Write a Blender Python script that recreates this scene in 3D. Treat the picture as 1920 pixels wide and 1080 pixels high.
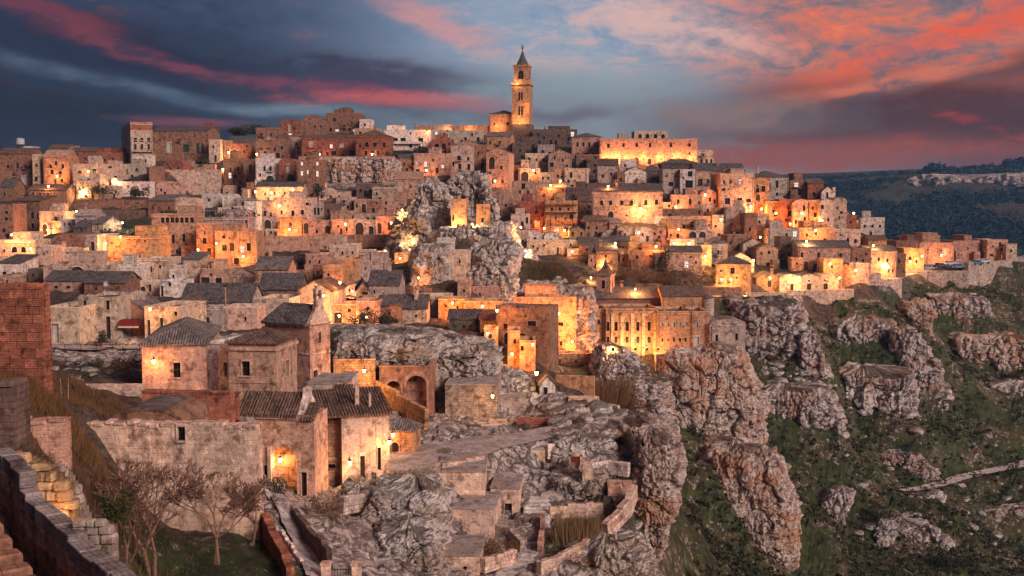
import bpy, math, random
import numpy as np
from mathutils import Vector, Matrix
R = math.radians
for _o in list(bpy.data.objects): bpy.data.objects.remove(_o)
SC = bpy.context.scene
COL = SC.collection
# ---------------------------------------------------------------- camera
F = 2059.0; TILT = R(4.45)
CT, ST = math.cos(TILT), math.sin(TILT)
cam_d = bpy.data.cameras.new('camera'); cam = bpy.data.objects.new('camera', cam_d); COL.objects.link(cam)
cam_d.sensor_width = 36.0; cam_d.lens = 36.0 * F / 1920.0
cam_d.clip_start = 0.5; cam_d.clip_end = 20000
cam.location = (0, 0, 0); cam.rotation_euler = (R(90) - TILT, 0, 0)
SC.camera = cam
SC.view_settings.view_transform = 'Standard'; SC.view_settings.look = 'None'
SC.view_settings.gamma = 1.0; SC.view_settings.exposure = 0.35
SC.render.engine = 'CYCLES'
SC.cycles.max_bounces = 4; SC.cycles.diffuse_bounces = 2; SC.cycles.glossy_bounces = 2
SC.cycles.transmission_bounces = 2; SC.cycles.volume_bounces = 0; SC.cycles.transparent_max_bounces = 6
SC.cycles.use_denoising = True; SC.cycles.use_adaptive_sampling = True; SC.cycles.adaptive_threshold = .03; SC.cycles.adaptive_min_samples = 16; SC.cycles.light_sampling_threshold = .03; SC.cycles.use_light_tree = True
SC.cycles.sample_clamp_indirect = 4.0; SC.cycles.caustics_reflective = False; SC.cycles.caustics_refractive = False

def ray(px, py):
    """unit-forward direction: world vector whose y is 1 for a point of the picture"""
    cx = (px - 960.0) / F; cy = (540.0 - py) / F
    y = CT + cy * ST; z = -ST + cy * CT
    return cx / y, z / y
def P(px, py, D):
    a, b = ray(px, py); return Vector((a * D, D, b * D))
def lin(r, g, b):
    f = lambda c: (c / 255 / 12.92) if c / 255 <= 0.04045 else ((c / 255 + 0.055) / 1.055) ** 2.4
    return (f(r), f(g), f(b), 1.0)

# ---------------------------------------------------------------- node helper
class NT:
    def __init__(s, tree):
        s.t = tree; s.n = tree.nodes; s.l = tree.links
    def new(s, typ, **kw):
        nd = s.n.new(typ)
        for k, v in kw.items(): setattr(nd, k, v)
        return nd
    def put(s, sock, v):
        if hasattr(v, 'is_linked') or isinstance(v, bpy.types.NodeSocket): s.l.new(v, sock)
        else: sock.default_value = v
    def m(s, op, a, b=None, c=None, clamp=False):
        nd = s.new('ShaderNodeMath', operation=op, use_clamp=clamp)
        s.put(nd.inputs[0], a)
        if b is not None: s.put(nd.inputs[1], b)
        if c is not None: s.put(nd.inputs[2], c)
        return nd.outputs[0]
    def vec(s, x, y, z=0.0):
        nd = s.new('ShaderNodeCombineXYZ')
        s.put(nd.inputs[0], x); s.put(nd.inputs[1], y); s.put(nd.inputs[2], z); return nd.outputs[0]
    def vm(s, op, a, b):
        nd = s.new('ShaderNodeVectorMath', operation=op); s.put(nd.inputs[0], a); s.put(nd.inputs[1], b); return nd.outputs[0]
    def mix(s, f, a, b, mode='MIX'):
        nd = s.new('ShaderNodeMix', data_type='RGBA', blend_type=mode)
        s.put(nd.inputs[0], f); s.put(nd.inputs[6], a); s.put(nd.inputs[7], b); return nd.outputs[2]
    def noise(s, v, scale=1.0, detail=4.0, rough=0.55, dist=0.0, out=0):
        nd = s.new('ShaderNodeTexNoise'); s.put(nd.inputs['Vector'], v)
        nd.inputs['Scale'].default_value = scale; nd.inputs['Detail'].default_value = detail
        nd.inputs['Roughness'].default_value = rough; nd.inputs['Distortion'].default_value = dist
        return nd.outputs[out]
    def ramp(s, f, pts, interp='LINEAR'):
        nd = s.new('ShaderNodeValToRGB'); nd.color_ramp.interpolation = interp
        e = nd.color_ramp.elements
        while len(e) < len(pts): e.new(0.5)
        for el, (p, c) in zip(e, pts):
            el.position = p; el.color = c if isinstance(c, tuple) else (c, c, c, 1)
        s.put(nd.inputs[0], f); return nd.outputs[0]
    def mr(s, v, a, b, c=0.0, d=1.0, smooth=True):
        nd = s.new('ShaderNodeMapRange', interpolation_type='SMOOTHSTEP' if smooth else 'LINEAR')
        s.put(nd.inputs[0], v)
        for i, q in zip((1, 2, 3, 4), (a, b, c, d)): s.put(nd.inputs[i], q)
        return nd.outputs[0]

# ---------------------------------------------------------------- sky
world = bpy.data.worlds.new('World'); SC.world = world; world.use_nodes = True; world.cycles.sampling_method = 'MANUAL'; world.cycles.sample_map_resolution = 256
def make_sky():
    w = NT(world.node_tree); w.n.clear()
    tc = w.new('ShaderNodeTexCoord')
    sp = w.new('ShaderNodeSeparateXYZ'); w.l.new(tc.outputs['Generated'], sp.inputs[0])
    x, y, z = sp.outputs
    u = w.m('ARCTAN2', x, y)                       # azimuth, 0 ahead
    v = w.m('ARCSINE', z)                          # elevation
    # clear dusk air: a low Nishita sky cooled and levelled by the twilight gradient
    sky = w.new('ShaderNodeTexSky', sky_type='NISHITA'); sky.sun_disc = False
    sky.sun_elevation = R(2.5); sky.sun_rotation = R(SUN_AZ)
    warp = w.noise(w.vec(w.m('MULTIPLY', u, 5), w.m('MULTIPLY', v, 14), 3.1), 1.0, 3, .5, out=1)
    wv = w.new('ShaderNodeSeparateColor'); w.l.new(warp, wv.inputs[0])
    uw = w.m('ADD', u, w.m('MULTIPLY', w.m('SUBTRACT', wv.outputs[0], .5), .10))
    vw = w.m('ADD', v, w.m('MULTIPLY', w.m('SUBTRACT', wv.outputs[1], .5), .030))
    gl = w.mr(u, -.50, .04)
    low = w.mix(gl, lin(40, 38, 48), lin(152, 163, 168))
    top = w.mix(gl, lin(38, 58, 92), lin(138, 156, 186))
    base = w.mix(w.mr(v, .01, .17), low, top)
    base = w.mix(w.mr(u, .16, .46), base, w.mix(w.mr(v, .03, .14), lin(96, 62, 60), lin(118, 104, 116)))
    base = w.mix(w.mr(v, .22, .9), base, lin(70, 88, 122))
    base = w.mix(.12, base, sky.outputs[0], 'SCREEN') if False else base
    tint = w.new('ShaderNodeMix', data_type='RGBA', blend_type='MIX'); tint.inputs[0].default_value = .06
    w.l.new(base, tint.inputs[6])
    sc = w.vm('MULTIPLY', sky.outputs[0], (.10, .10, .10)); w.l.new(sc, tint.inputs[7])
    c = tint.outputs[2]
    # high streaky cloud over the whole dome
    def streak(su, sv, slope, seed, det=5, ro=.62):
        return w.noise(w.vec(w.m('MULTIPLY', uw, su), w.m('MULTIPLY', w.m('ADD', vw, w.m('MULTIPLY', uw, slope)), sv), seed), 1.0, det, ro, .25)
    st1 = streak(8.0, 34.0, .14, 1.7); st4 = streak(9.0, 34.0, -.13, 4.4); st2 = streak(40.0, 88.0, -.04, 9.2, 5, .7)
    right = w.mr(u, .10, .30)
    sa = w.new('ShaderNodeMix', data_type='FLOAT'); w.put(sa.inputs[0], right); w.put(sa.inputs[2], st1); w.put(sa.inputs[3], st4)
    st = w.mr(w.m('ADD', w.m('MULTIPLY', sa.outputs[0], .58), w.m('MULTIPLY', st2, .42)), .38, .62, 0.0, 1.0, False)
    L_ = w.ramp(st, [(0, lin(30, 38, 58)), (.4, lin(44, 56, 84)), (.7, lin(60, 62, 84)), (1, lin(112, 70, 82))])
    C_ = w.ramp(st, [(0, lin(128, 150, 178)), (.5, lin(162, 172, 184)), (.72, lin(206, 178, 174)), (1, lin(234, 184, 166))])
    R_ = w.ramp(st, [(0, lin(98, 92, 106)), (.34, lin(140, 108, 110)), (.6, lin(198, 112, 94)), (.84, lin(232, 108, 72)), (1, lin(242, 132, 88))])
    c = w.mix(w.m('MULTIPLY', w.mr(u, .02, -.26), .80), c, L_)
    c = w.mix(w.m('MULTIPLY', w.m('MULTIPLY', w.mr(u, -.16, .04), w.mr(v, .05, .12)), .62), c, C_)
    c = w.mix(w.m('MULTIPLY', w.m('MULTIPLY', w.mr(u, .08, .27), w.mr(v, .045, .095)), .90), c, R_)
    def blob(c, px, py, su, sv, slope, col, k=1.0, na=2.2, hard=.42):
        u0 = (px - 960) / F; v0 = (380 - py) / F
        du = w.m('SUBTRACT', uw, u0)
        dv = w.m('ADD', w.m('SUBTRACT', vw, v0), w.m('MULTIPLY', du, slope))
        a = w.m('MULTIPLY', du, F / su); b = w.m('MULTIPLY', dv, F / sv)
        g = w.m('EXPONENT', w.m('MULTIPLY', w.m('ADD', w.m('MULTIPLY', a, a), w.m('MULTIPLY', b, b)), -1.0))
        f = w.m('MULTIPLY', g, w.m('ADD', 1.0 - .42 * (na / 2.2), w.m('MULTIPLY', st, .8 * na / 2.2)))
        f = w.m('MULTIPLY', w.mr(f, hard - .38, hard + .52), k)
        return w.mix(f, c, lin(*col))
    for b in (
        (430, 140, 540, 64, .13, (38, 40, 60), .9, 2.8),
        (800, 168, 330, 40, .06, (70, 62, 86), .92, 2.4),
        (60, 245, 620, 92, .08, (33, 34, 44), .97, 1.8),
        (330, 180, 300, 16, .20, (92, 108, 130), .70, 2.4, .5),
        (600, 214, 150, 14, .04, (118, 132, 146), .80, 2.4),
        (100, 60, 230, 28, .24, (140, 62, 70), .55, 3.4, .62),
        (330, 125, 230, 18, .26, (124, 64, 76), .80, 3.4, .62),
        (650, 176, 240, 16, .12, (124, 66, 82), .85, 3.4, .5),
        (760, 196, 260, 17, .04, (200, 96, 94), .80, 3.2, .52),
        (420, 240, 190, 13, .02, (126, 72, 84), .8, 3.2, .55),
        (810, 58, 160, 28, .30, (222, 148, 142), .60, 3.2, .55),
        (1060, 214, 120, 20, .02, (96, 74, 94), .95, 1.6, .42),
        (1120, 180, 260, 46, .0, (150, 168, 178), .75, 2.0, .42),
        (1230, 70, 230, 46, .18, (228, 182, 172), .75, 3.0, .5),
        (1780, 250, 560, 84, .03, (82, 48, 48), .98, 1.6, .33),
        (1880, 140, 170, 30, -.2, (92, 58, 60), .85, 2.4, .5),
        (1640, 170, 210, 18, -.14, (226, 124, 96), .7, 3.4, .55),
        (1690, 108, 230, 30, -.22, (234, 92, 66), .5, 3.4, .55),
        (1850, 62, 180, 34, -.22, (236, 88, 60), .55, 3.4, .55),
        (1840, 264, 150, 20, .26, (182, 60, 48), .85, 3.6, .68),
        (1540, 298, 420, 34, .0, (158, 76, 56), .92, 2.6, .42),
        (1400, 225, 170, 34, .05, (156, 128, 122), .6, 3.0, .5),
    ): c = blob(c, *b)
    c = w.mix(w.mr(v, -.02, -.10), c, (.06, .045, .04, 1))
    bg = w.new('ShaderNodeBackground'); w.l.new(c, bg.inputs[0]); bg.inputs[1].default_value = SKY_K
    out = w.new('ShaderNodeOutputWorld'); w.l.new(bg.outputs[0], out.inputs[0])
SUN_AZ, SUN_EL, SUN_K, SKY_K = 134.0, 28.0, 2.75, .80
make_sky()
sun_d = bpy.data.lights.new('sun', 'SUN'); sun = bpy.data.objects.new('sun', sun_d); COL.objects.link(sun)
sun_d.energy = SUN_K; sun_d.angle = R(24); sun_d.color = (1.0, .84, .77)
_dir = Vector((math.sin(R(SUN_AZ)) * math.cos(R(SUN_EL)), math.cos(R(SUN_AZ)) * math.cos(R(SUN_EL)), math.sin(R(SUN_EL))))
sun.rotation_euler = _dir.to_track_quat('Z', 'Y').to_euler(); sun.location = _dir * 300
# ---------------------------------------------------------------- numpy noise
def _hash(ix, iy, iz, seed):
    h = (ix.astype(np.int64) * 374761393 + iy.astype(np.int64) * 668265263 + iz.astype(np.int64) * 1274126177 + seed * 974711) & 0xffffffff
    h = ((h ^ (h >> 13)) * 1274126177) & 0xffffffff
    h = ((h ^ (h >> 16)) * 2246822519) & 0xffffffff
    return ((h ^ (h >> 15)) & 0xffffff) / float(0xffffff)
def vnoise(p, seed=0):
    i = np.floor(p); f = p - i; i = i.astype(np.int64); f = f * f * (3 - 2 * f)
    r = 0
    for dx in (0, 1):
        for dy in (0, 1):
            for dz in (0, 1):
                wgt = (f[:, 0] if dx else 1 - f[:, 0]) * (f[:, 1] if dy else 1 - f[:, 1]) * (f[:, 2] if dz else 1 - f[:, 2])
                r = r + wgt * _hash(i[:, 0] + dx, i[:, 1] + dy, i[:, 2] + dz, seed)
    return r
def fbm(p, octv=4, seed=0, ridge=False):
    p = np.asarray(p, float); a = .5; t = 0; s = 0
    for k in range(octv):
        n = vnoise(p * (2.03 ** k) + 17.3 * k, seed + k)
        if ridge: n = 1 - abs(2 * n - 1)
        t = t + a * n; s += a; a *= .5
    return t / s
def worley(p, seed=0):
    p = np.asarray(p, float); i = np.floor(p).astype(np.int64); f = p - i
    d1 = np.full(len(p), 9.0); d2 = np.full(len(p), 9.0)
    for dx in (-1, 0, 1):
        for dy in (-1, 0, 1):
            for dz in (-1, 0, 1):
                ox = _hash(i[:, 0] + dx, i[:, 1] + dy, i[:, 2] + dz, seed) + dx - f[:, 0]
                oy = _hash(i[:, 0] + dx, i[:, 1] + dy, i[:, 2] + dz, seed + 7) + dy - f[:, 1]
                oz = _hash(i[:, 0] + dx, i[:, 1] + dy, i[:, 2] + dz, seed + 13) + dz - f[:, 2]
                d = np.sqrt(ox * ox + oy * oy + oz * oz)
                d2 = np.minimum(np.maximum(d, d1), d2); d1 = np.minimum(d, d1)
    return d1, d2
def worley_id(p, seed=0):
    """nearest and second cell distance and a random value per cell"""
    p = np.asarray(p, float); i = np.floor(p).astype(np.int64); f = p - i
    d1 = np.full(len(p), 9.0); d2 = np.full(len(p), 9.0); idv = np.zeros(len(p))
    for dx in (-1, 0, 1):
        for dy in (-1, 0, 1):
            for dz in (-1, 0, 1):
                cx, cy, cz = i[:, 0] + dx, i[:, 1] + dy, i[:, 2] + dz
                ox = _hash(cx, cy, cz, seed) + dx - f[:, 0]; oy = _hash(cx, cy, cz, seed + 7) + dy - f[:, 1]; oz = _hash(cx, cy, cz, seed + 13) + dz - f[:, 2]
                d = np.abs(ox) * .55 + np.abs(oy) * .55 + np.abs(oz) * .55 + np.sqrt(ox * ox + oy * oy + oz * oz) * .45
                idv = np.where(d < d1, _hash(cx, cy, cz, seed + 23), idv)
                d2 = np.minimum(np.maximum(d, d1), d2); d1 = np.minimum(d, d1)
    return d1, d2, idv

# ---------------------------------------------------------------- objects
def tag(o, label=None, cat=None, group=None, kind=None):
    if label: o['label'] = label
    if cat: o['category'] = cat
    if group: o['group'] = group
    if kind: o['kind'] = kind
    return o
def empty(name, loc, rz=0.0):
    o = bpy.data.objects.new(name, None); COL.objects.link(o); o.empty_display_size = .3
    o.location = loc; o.rotation_euler = (0, 0, rz); return o
def uvs(me):
    n = len(me.loops)
    if n == 0: return
    co = np.empty(len(me.vertices) * 3); me.vertices.foreach_get('co', co); co = co.reshape(-1, 3)
    li = np.empty(n, int); me.loops.foreach_get('vertex_index', li)
    ls = np.empty(len(me.polygons), int); me.polygons.foreach_get('loop_total', ls)
    nm = np.empty(len(me.polygons) * 3); me.polygons.foreach_get('normal', nm); nm = np.repeat(nm.reshape(-1, 3), ls, 0)
    c = co[li]; h = np.hypot(nm[:, 0], nm[:, 1]) + 1e-9
    steep = abs(nm[:, 2]) < .85
    tx, ty = -nm[:, 1] / h, nm[:, 0] / h
    u = np.where(steep, c[:, 0] * tx + c[:, 1] * ty, c[:, 0])
    slope = np.where(abs(nm[:, 2]) < .2, c[:, 2], (c[:, 0] * nm[:, 0] + c[:, 1] * nm[:, 1]) / h * -1 / np.maximum(abs(nm[:, 2]), .3))
    v = np.where(steep, slope, c[:, 1])
    lay = me.uv_layers.new(name='UVMap'); lay.data.foreach_set('uv', np.stack([u, v], 1).ravel())
def obj(name, verts, faces, mats, parent=None, mi=None, color=None, smooth=False, uv=True):
    me = bpy.data.meshes.new(name); me.from_pydata([tuple(v) for v in verts] if not isinstance(verts, np.ndarray) else verts.tolist(), [], faces)
    if not isinstance(mats, (list, tuple)): mats = [mats]
    for m_ in mats: me.materials.append(m_)
    if mi is not None: me.polygons.foreach_set('material_index', mi)
    if smooth: me.polygons.foreach_set('use_smooth', [True] * len(me.polygons))
    me.update()
    if uv: uvs(me)
    o = bpy.data.objects.new(name, me); COL.objects.link(o); o.parent = parent
    if color is not None: o.color = (color[0], color[1], color[2], 1)
    return o
def inst(name, me, parent, loc, rot=(0, 0, 0), scale=(1, 1, 1), color=None):
    o = bpy.data.objects.new(name, me); COL.objects.link(o); o.parent = parent
    o.location = loc; o.rotation_euler = rot; o.scale = scale
    if color is not None: o.color = (color[0], color[1], color[2], 1)
    return o
class MB:
    """collects shapes for one mesh"""
    def __init__(s): s.v = []; s.f = []; s.mi = []
    def quad(s, a, b, c, d, m=0):
        k = len(s.v); s.v += [a, b, c, d]; s.f.append((k, k + 1, k + 2, k + 3)); s.mi.append(m)
    def poly(s, pts, m=0):
        k = len(s.v); s.v += pts; s.f.append(tuple(range(k, k + len(pts)))); s.mi.append(m)
    def box(s, x0, x1, y0, y1, z0, z1, m=0):
        k = len(s.v)
        s.v += [(x0, y0, z0), (x1, y0, z0), (x1, y1, z0), (x0, y1, z0), (x0, y0, z1), (x1, y0, z1), (x1, y1, z1), (x0, y1, z1)]
        for f in ((0, 3, 2, 1), (4, 5, 6, 7), (0, 1, 5, 4), (1, 2, 6, 5), (2, 3, 7, 6), (3, 0, 4, 7)):
            s.f.append(tuple(k + i for i in f)); s.mi.append(m)
    def cyl(s, c, r0, r1, h, n=10, m=0, cap=True):
        k = len(s.v)
        for (r, z) in ((r0, 0), (r1, h)):
            for i in range(n):
                a = 2 * math.pi * i / n; s.v.append((c[0] + r * math.cos(a), c[1] + r * math.sin(a), c[2] + z))
        for i in range(n):
            j = (i + 1) % n; s.f.append((k + i, k + j, k + n + j, k + n + i)); s.mi.append(m)
        if cap:
            s.f.append(tuple(k + n + i for i in range(n))); s.mi.append(m)
            s.f.append(tuple(k + n - 1 - i for i in range(n))); s.mi.append(m)
    def tube(s, a, b, r0, r1, n=5, m=0):
        a = Vector(a); b = Vector(b); d = (b - a)
        if d.length < 1e-6: return
        d.normalize(); q = d.orthogonal().normalized(); w_ = d.cross(q); k = len(s.v)
        for (c, r) in ((a, r0), (b, r1)):
            for i in range(n):
                t = 2 * math.pi * i / n; s.v.append(tuple(c + q * (r * math.cos(t)) + w_ * (r * math.sin(t))))
        for i in range(n):
            j = (i + 1) % n; s.f.append((k + i, k + j, k + n + j, k + n + i)); s.mi.append(m)
    def build(s, name, mats, parent=None, color=None, smooth=False):
        return obj(name, s.v, s.f, mats, parent, s.mi, color, smooth)

# ---------------------------------------------------------------- materials
def material(name):
    m = bpy.data.materials.new(name); m.use_nodes = True; t = NT(m.node_tree); t.n.clear()
    b = t.new('ShaderNodeBsdfPrincipled'); o = t.new('ShaderNodeOutputMaterial'); t.l.new(b.outputs[0], o.inputs[0])
    b.inputs['Roughness'].default_value = .9; b.inputs['Specular IOR Level'].default_value = .2
    return m, t, b
def bump(t, b, h, strength=.5, dist=.05):
    n = t.new('ShaderNodeBump'); n.inputs['Strength'].default_value = strength; n.inputs['Distance'].default_value = dist
    t.put(n.inputs['Height'], h); t.l.new(n.outputs[0], b.inputs['Normal'])
def wall_mat(name, bw=.55, bh=.28, mortar=.5, patch=.5, rough=.03):
    """weathered masonry; the tone comes from the object's own colour"""
    m, t, b = material(name)
    oi = t.new('ShaderNodeObjectInfo'); uv = t.new('ShaderNodeUVMap'); g = t.new('ShaderNodeNewGeometry')
    pos = g.outputs['Position']
    br = t.new('ShaderNodeTexBrick'); t.l.new(t.vm('ADD', uv.outputs[0], t.vm('MULTIPLY', t.noise(pos, 1.3, 2, .5, out=1), (.12, .1, 0))), br.inputs['Vector'])
    br.inputs['Scale'].default_value = 1.0; br.inputs['Brick Width'].default_value = bw; br.inputs['Row Height'].default_value = bh
    br.inputs['Mortar Size'].default_value = .022; br.inputs['Mortar Smooth'].default_value = .4; br.inputs['Bias'].default_value = 0
    br.inputs['Color1'].default_value = (.72, .72, .72, 1); br.inputs['Color2'].default_value = (1.18, 1.14, 1.1, 1); br.inputs['Mortar'].default_value = (.5, .47, .45, 1)
    big = t.noise(pos, .23, 5, .62); med = t.noise(pos, 1.1, 5, .65); fine = t.noise(pos, 6.0, 4, .7)
    sp = t.new('ShaderNodeSeparateXYZ'); t.l.new(uv.outputs[0], sp.inputs[0])
    strk = t.noise(t.vec(t.m('MULTIPLY', sp.outputs[0], 2.2), t.m('MULTIPLY', sp.outputs[1], .22), oi.outputs['Random']), 1.0, 4, .6)
    c = t.mix(mortar, oi.outputs['Color'], br.outputs[0], 'MULTIPLY')
    c = t.mix(t.m('MULTIPLY', t.mr(big, .42, .68), patch), c, t.mix(1.0, c, (1.32, 1.22, 1.12, 1), 'MULTIPLY'))
    c = t.mix(t.mr(med, .48, .66), c, t.mix(1.0, c, (.42, .37, .36, 1), 'MULTIPLY'))
    c = t.mix(t.m('MULTIPLY', t.mr(strk, .5, .68), .5), c, t.mix(1.0, c, (.40, .36, .36, 1), 'MULTIPLY'))
    c = t.mix(t.m('MULTIPLY', t.mr(fine, .56, .75), .6), c, t.mix(1.0, c, (.5, .46, .45, 1), 'MULTIPLY'))
    c = t.mix(t.m('MULTIPLY', t.mr(t.noise(pos, 1.9, 5, .75), .53, .60), .6), c, t.mix(1.0, c, (.45, .40, .38, 1), 'MULTIPLY'))
    c = t.mix(t.m('MULTIPLY', t.mr(t.noise(pos, 2.1, 4, .65), .54, .64), .55), c, t.mix(1.0, c, (1.75, 1.7, 1.65, 1), 'MULTIPLY'))
    t.l.new(c, b.inputs['Base Color'])
    h = t.m('ADD', t.m('MULTIPLY', br.outputs['Fac'], -.6 * mortar), t.m('ADD', t.m('MULTIPLY', med, 1.0), t.m('MULTIPLY', fine, .6)))
    bump(t, b, h, .75, .12)
    return m
M = {}
M['stone'] = wall_mat('weathered_ashlar', .55, .28, .8)
M['plaster'] = wall_mat('old_plaster', .6, .3, .25, .8)
M['rubble'] = wall_mat('rubble_stone', .36, .20, .38, .7)
M['trim'] = wall_mat('trim_stone', 1.1, .6, .3, .4)
def roof_mat():
    m, t, b = material('clay_roof_tile'); oi = t.new('ShaderNodeObjectInfo'); uv = t.new('ShaderNodeUVMap'); g = t.new('ShaderNodeNewGeometry')
    sp = t.new('ShaderNodeSeparateXYZ'); t.l.new(uv.outputs[0], sp.inputs[0])
    wv = t.m('ABSOLUTE', t.m('SINE', t.m('MULTIPLY', sp.outputs[0], math.pi / .24)))
    rw = t.m('FRACT', t.m('MULTIPLY', sp.outputs[1], 1 / .4))
    n1 = t.noise(g.outputs['Position'], .7, 5, .65); n2 = t.noise(g.outputs['Position'], 4.5, 3, .7)
    cell = t.new('ShaderNodeTexWhiteNoise', noise_dimensions='2D')
    t.l.new(t.vec(t.m('FLOOR', t.m('MULTIPLY', sp.outputs[0], 1 / .24)), t.m('FLOOR', t.m('MULTIPLY', sp.outputs[1], 1 / .4))), cell.inputs[0])
    c = t.mix(1.0, oi.outputs['Color'], t.ramp(cell.outputs[0], [(0, (.55, .53, .52, 1)), (.5, (.95, .9, .88, 1)), (1, (1.5, 1.36, 1.28, 1))]), 'MULTIPLY')
    c = t.mix(t.mr(n1, .48, .7), c, t.mix(1.0, c, (.45, .45, .47, 1), 'MULTIPLY'))
    c = t.mix(t.m('MULTIPLY', t.mr(n2, .58, .7), .5), c, (.36, .32, .27, 1))
    t.l.new(c, b.inputs['Base Color'])
    bump(t, b, t.m('ADD', wv, t.m('MULTIPLY', rw, -.5)), .9, .09)
    return m
M['tile'] = roof_mat()
def rock_mat(name, pale, mid, dark, ochre, green, gk=.5, scale=1.0):
    m, t, b = material(name); g = t.new('ShaderNodeNewGeometry'); pos = g.outputs['Position']
    sp = t.new('ShaderNodeSeparateXYZ'); t.l.new(g.outputs['Normal'], sp.inputs[0])
    ps = t.vm('MULTIPLY', pos, (1, 1, 1.9))
    n0 = t.noise(ps, .16 * scale, 6, .62); n1 = t.noise(ps, .55 * scale, 7, .72); n2 = t.noise(ps, 3.2 * scale, 5, .7)
    vs = t.noise(t.vm('MULTIPLY', pos, (1.3, 1.3, .18)), .9 * scale, 4, .6)
    c = t.mix(t.mr(n1, .30, .54), dark, mid)
    c = t.mix(t.mr(t.m('ADD', t.m('MULTIPLY', n1, .5), t.m('MULTIPLY', n2, .5)), .46, .54), c, pale)
    c = t.mix(t.m('MULTIPLY', t.mr(n0, .47, .62), .75), c, ochre)
    c = t.mix(t.m('MULTIPLY', t.mr(vs, .54, .7), .7), c, t.mix(1.0, c, (.38, .35, .36, 1), 'MULTIPLY'))
    c = t.mix(t.m('MULTIPLY', t.mr(n2, .56, .64), .85), c, t.mix(1.0, c, (.2, .18, .18, 1), 'MULTIPLY'))
    gr = t.m('MULTIPLY', t.mr(t.m('ADD', sp.outputs[2], t.m('MULTIPLY', t.m('SUBTRACT', n1, .5), 1.3)), .62, .85), gk)
    gcol = t.mix(t.mr(n2, .4, .6), green, t.mix(.5, green, (.16, .10, .05, 1)))
    c = t.mix(gr, c, gcol)
    t.l.new(c, b.inputs['Base Color'])
    bump(t, b, t.m('ADD', n1, t.m('MULTIPLY', n2, .7)), .9, .5 / scale)
    return m
GREEN = (.028, .036, .012, 1)
M['rock'] = rock_mat('grey_limestone', (.76, .69, .65, 1), (.48, .42, .39, 1), (.08, .065, .06, 1), (.46, .33, .25, 1), GREEN, .7)
M['cliff'] = rock_mat('red_grey_cliff', (.74, .62, .55, 1), (.46, .33, .27, 1), (.08, .055, .045, 1), (.52, .26, .15, 1), GREEN, .6)
M['rockfar'] = rock_mat('slope_limestone', (.70, .61, .57, 1), (.42, .345, .32, 1), (.07, .055, .05, 1), (.40, .23, .165, 1), (.022, .032, .012, 1), .9)
M['masonry_rock'] = rock_mat('paving_rock', (.56, .49, .46, 1), (.36, .31, .29, 1), (.14, .12, .115, 1), (.38, .29, .24, 1), GREEN, .15, 1.6)
def plain(name, col, rough=.8, var=.5, metal=0.0, sc=3.0):
    m, t, b = material(name); g = t.new('ShaderNodeNewGeometry')
    n = t.noise(g.outputs['Position'], sc, 4, .65)
    c = t.mix(t.mr(n, .3, .7), tuple(q * (1 - var) for q in col[:3]) + (1,), tuple(min(1, q * (1 + var * .6)) for q in col[:3]) + (1,))
    t.l.new(c, b.inputs['Base Color']); b.inputs['Roughness'].default_value = rough; b.inputs['Metallic'].default_value = metal
    bump(t, b, n, .3, .03)
    return m
def tinted(name, rough=.8, var=.35, sc=3.0):
    m, t, b = material(name); g = t.new('ShaderNodeNewGeometry'); oi = t.new('ShaderNodeObjectInfo')
    n = t.noise(g.outputs['Position'], sc, 4, .65)
    c = t.mix(t.mr(n, .3, .7), t.mix(1.0, oi.outputs['Color'], (1 - var, 1 - var, 1 - var, 1), 'MULTIPLY'), oi.outputs['Color'])
    t.l.new(c, b.inputs['Base Color']); b.inputs['Roughness'].default_value = rough
    bump(t, b, n, .3, .03)
    return m
M['pane'] = plain('dark_window', (.016, .014, .016), .25, .5)
M['wood'] = plain('dark_wood', (.05, .032, .024), .7, .5)
M['paint'] = tinted('old_paint', .6)
M['metal'] = plain('dark_iron', (.03, .028, .028), .5, .3, .6)
M['flat'] = plain('flat_roof', (.13, .105, .095), .95, .5, 0, .9)
M['bark'] = plain('bark', (.22, .12, .085), .9, .5, 0, 6)
M['glass'] = plain('car_glass', (.02, .025, .03), .1, .1)
M['rubber'] = plain('rubber', (.015, .015, .015), .8, .2)
def glow(name, col, k):
    m = bpy.data.materials.new(name); m.use_nodes = True; t = NT(m.node_tree); t.n.clear()
    e = t.new('ShaderNodeEmission'); e.inputs[0].default_value = col; e.inputs[1].default_value = k
    o = t.new('ShaderNodeOutputMaterial'); t.l.new(e.outputs[0], o.inputs[0]); return m
M['lamp'] = glow('lamp_glass', (1, .62, .26, 1), 14)
M['lampw'] = glow('lamp_glass_white', (1, .9, .75, 1), 10)
M['litwin'] = glow('lit_window', (1, .80, .66, 1), 1.0)
def leaf_mat(name, a, b_, c_):
    m, t, b = material(name); oi = t.new('ShaderNodeObjectInfo'); g = t.new('ShaderNodeNewGeometry')
    n = t.noise(g.outputs['Position'], .5, 4, .6); r = g.outputs['Random Per Island']
    c = t.mix(t.mr(n, .35, .65), a, b_); c = t.mix(t.m('MULTIPLY', r, .7), c, c_)
    t.l.new(c, b.inputs['Base Color']); b.inputs['Roughness'].default_value = .8
    return m
M['leaf'] = leaf_mat('dark_leaves', (.018, .022, .012, 1), (.035, .042, .018, 1), (.055, .048, .022, 1))
M['leafg'] = leaf_mat('green_leaves', (.026, .036, .012, 1), (.042, .055, .016, 1), (.085, .07, .026, 1))
M['dry'] = leaf_mat('dry_stems', (.10, .055, .028, 1), (.17, .095, .045, 1), (.24, .15, .07, 1))
M['rust'] = leaf_mat('rusty_scrub', (.13, .055, .025, 1), (.20, .085, .032, 1), (.10, .07, .028, 1))
M['far'] = leaf_mat('hazed_far_scrub', (.008, .022, .036, 1), (.014, .034, .052, 1), (.026, .05, .066, 1))  # blue of the evening haze is mixed into these leaf colours
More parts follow.
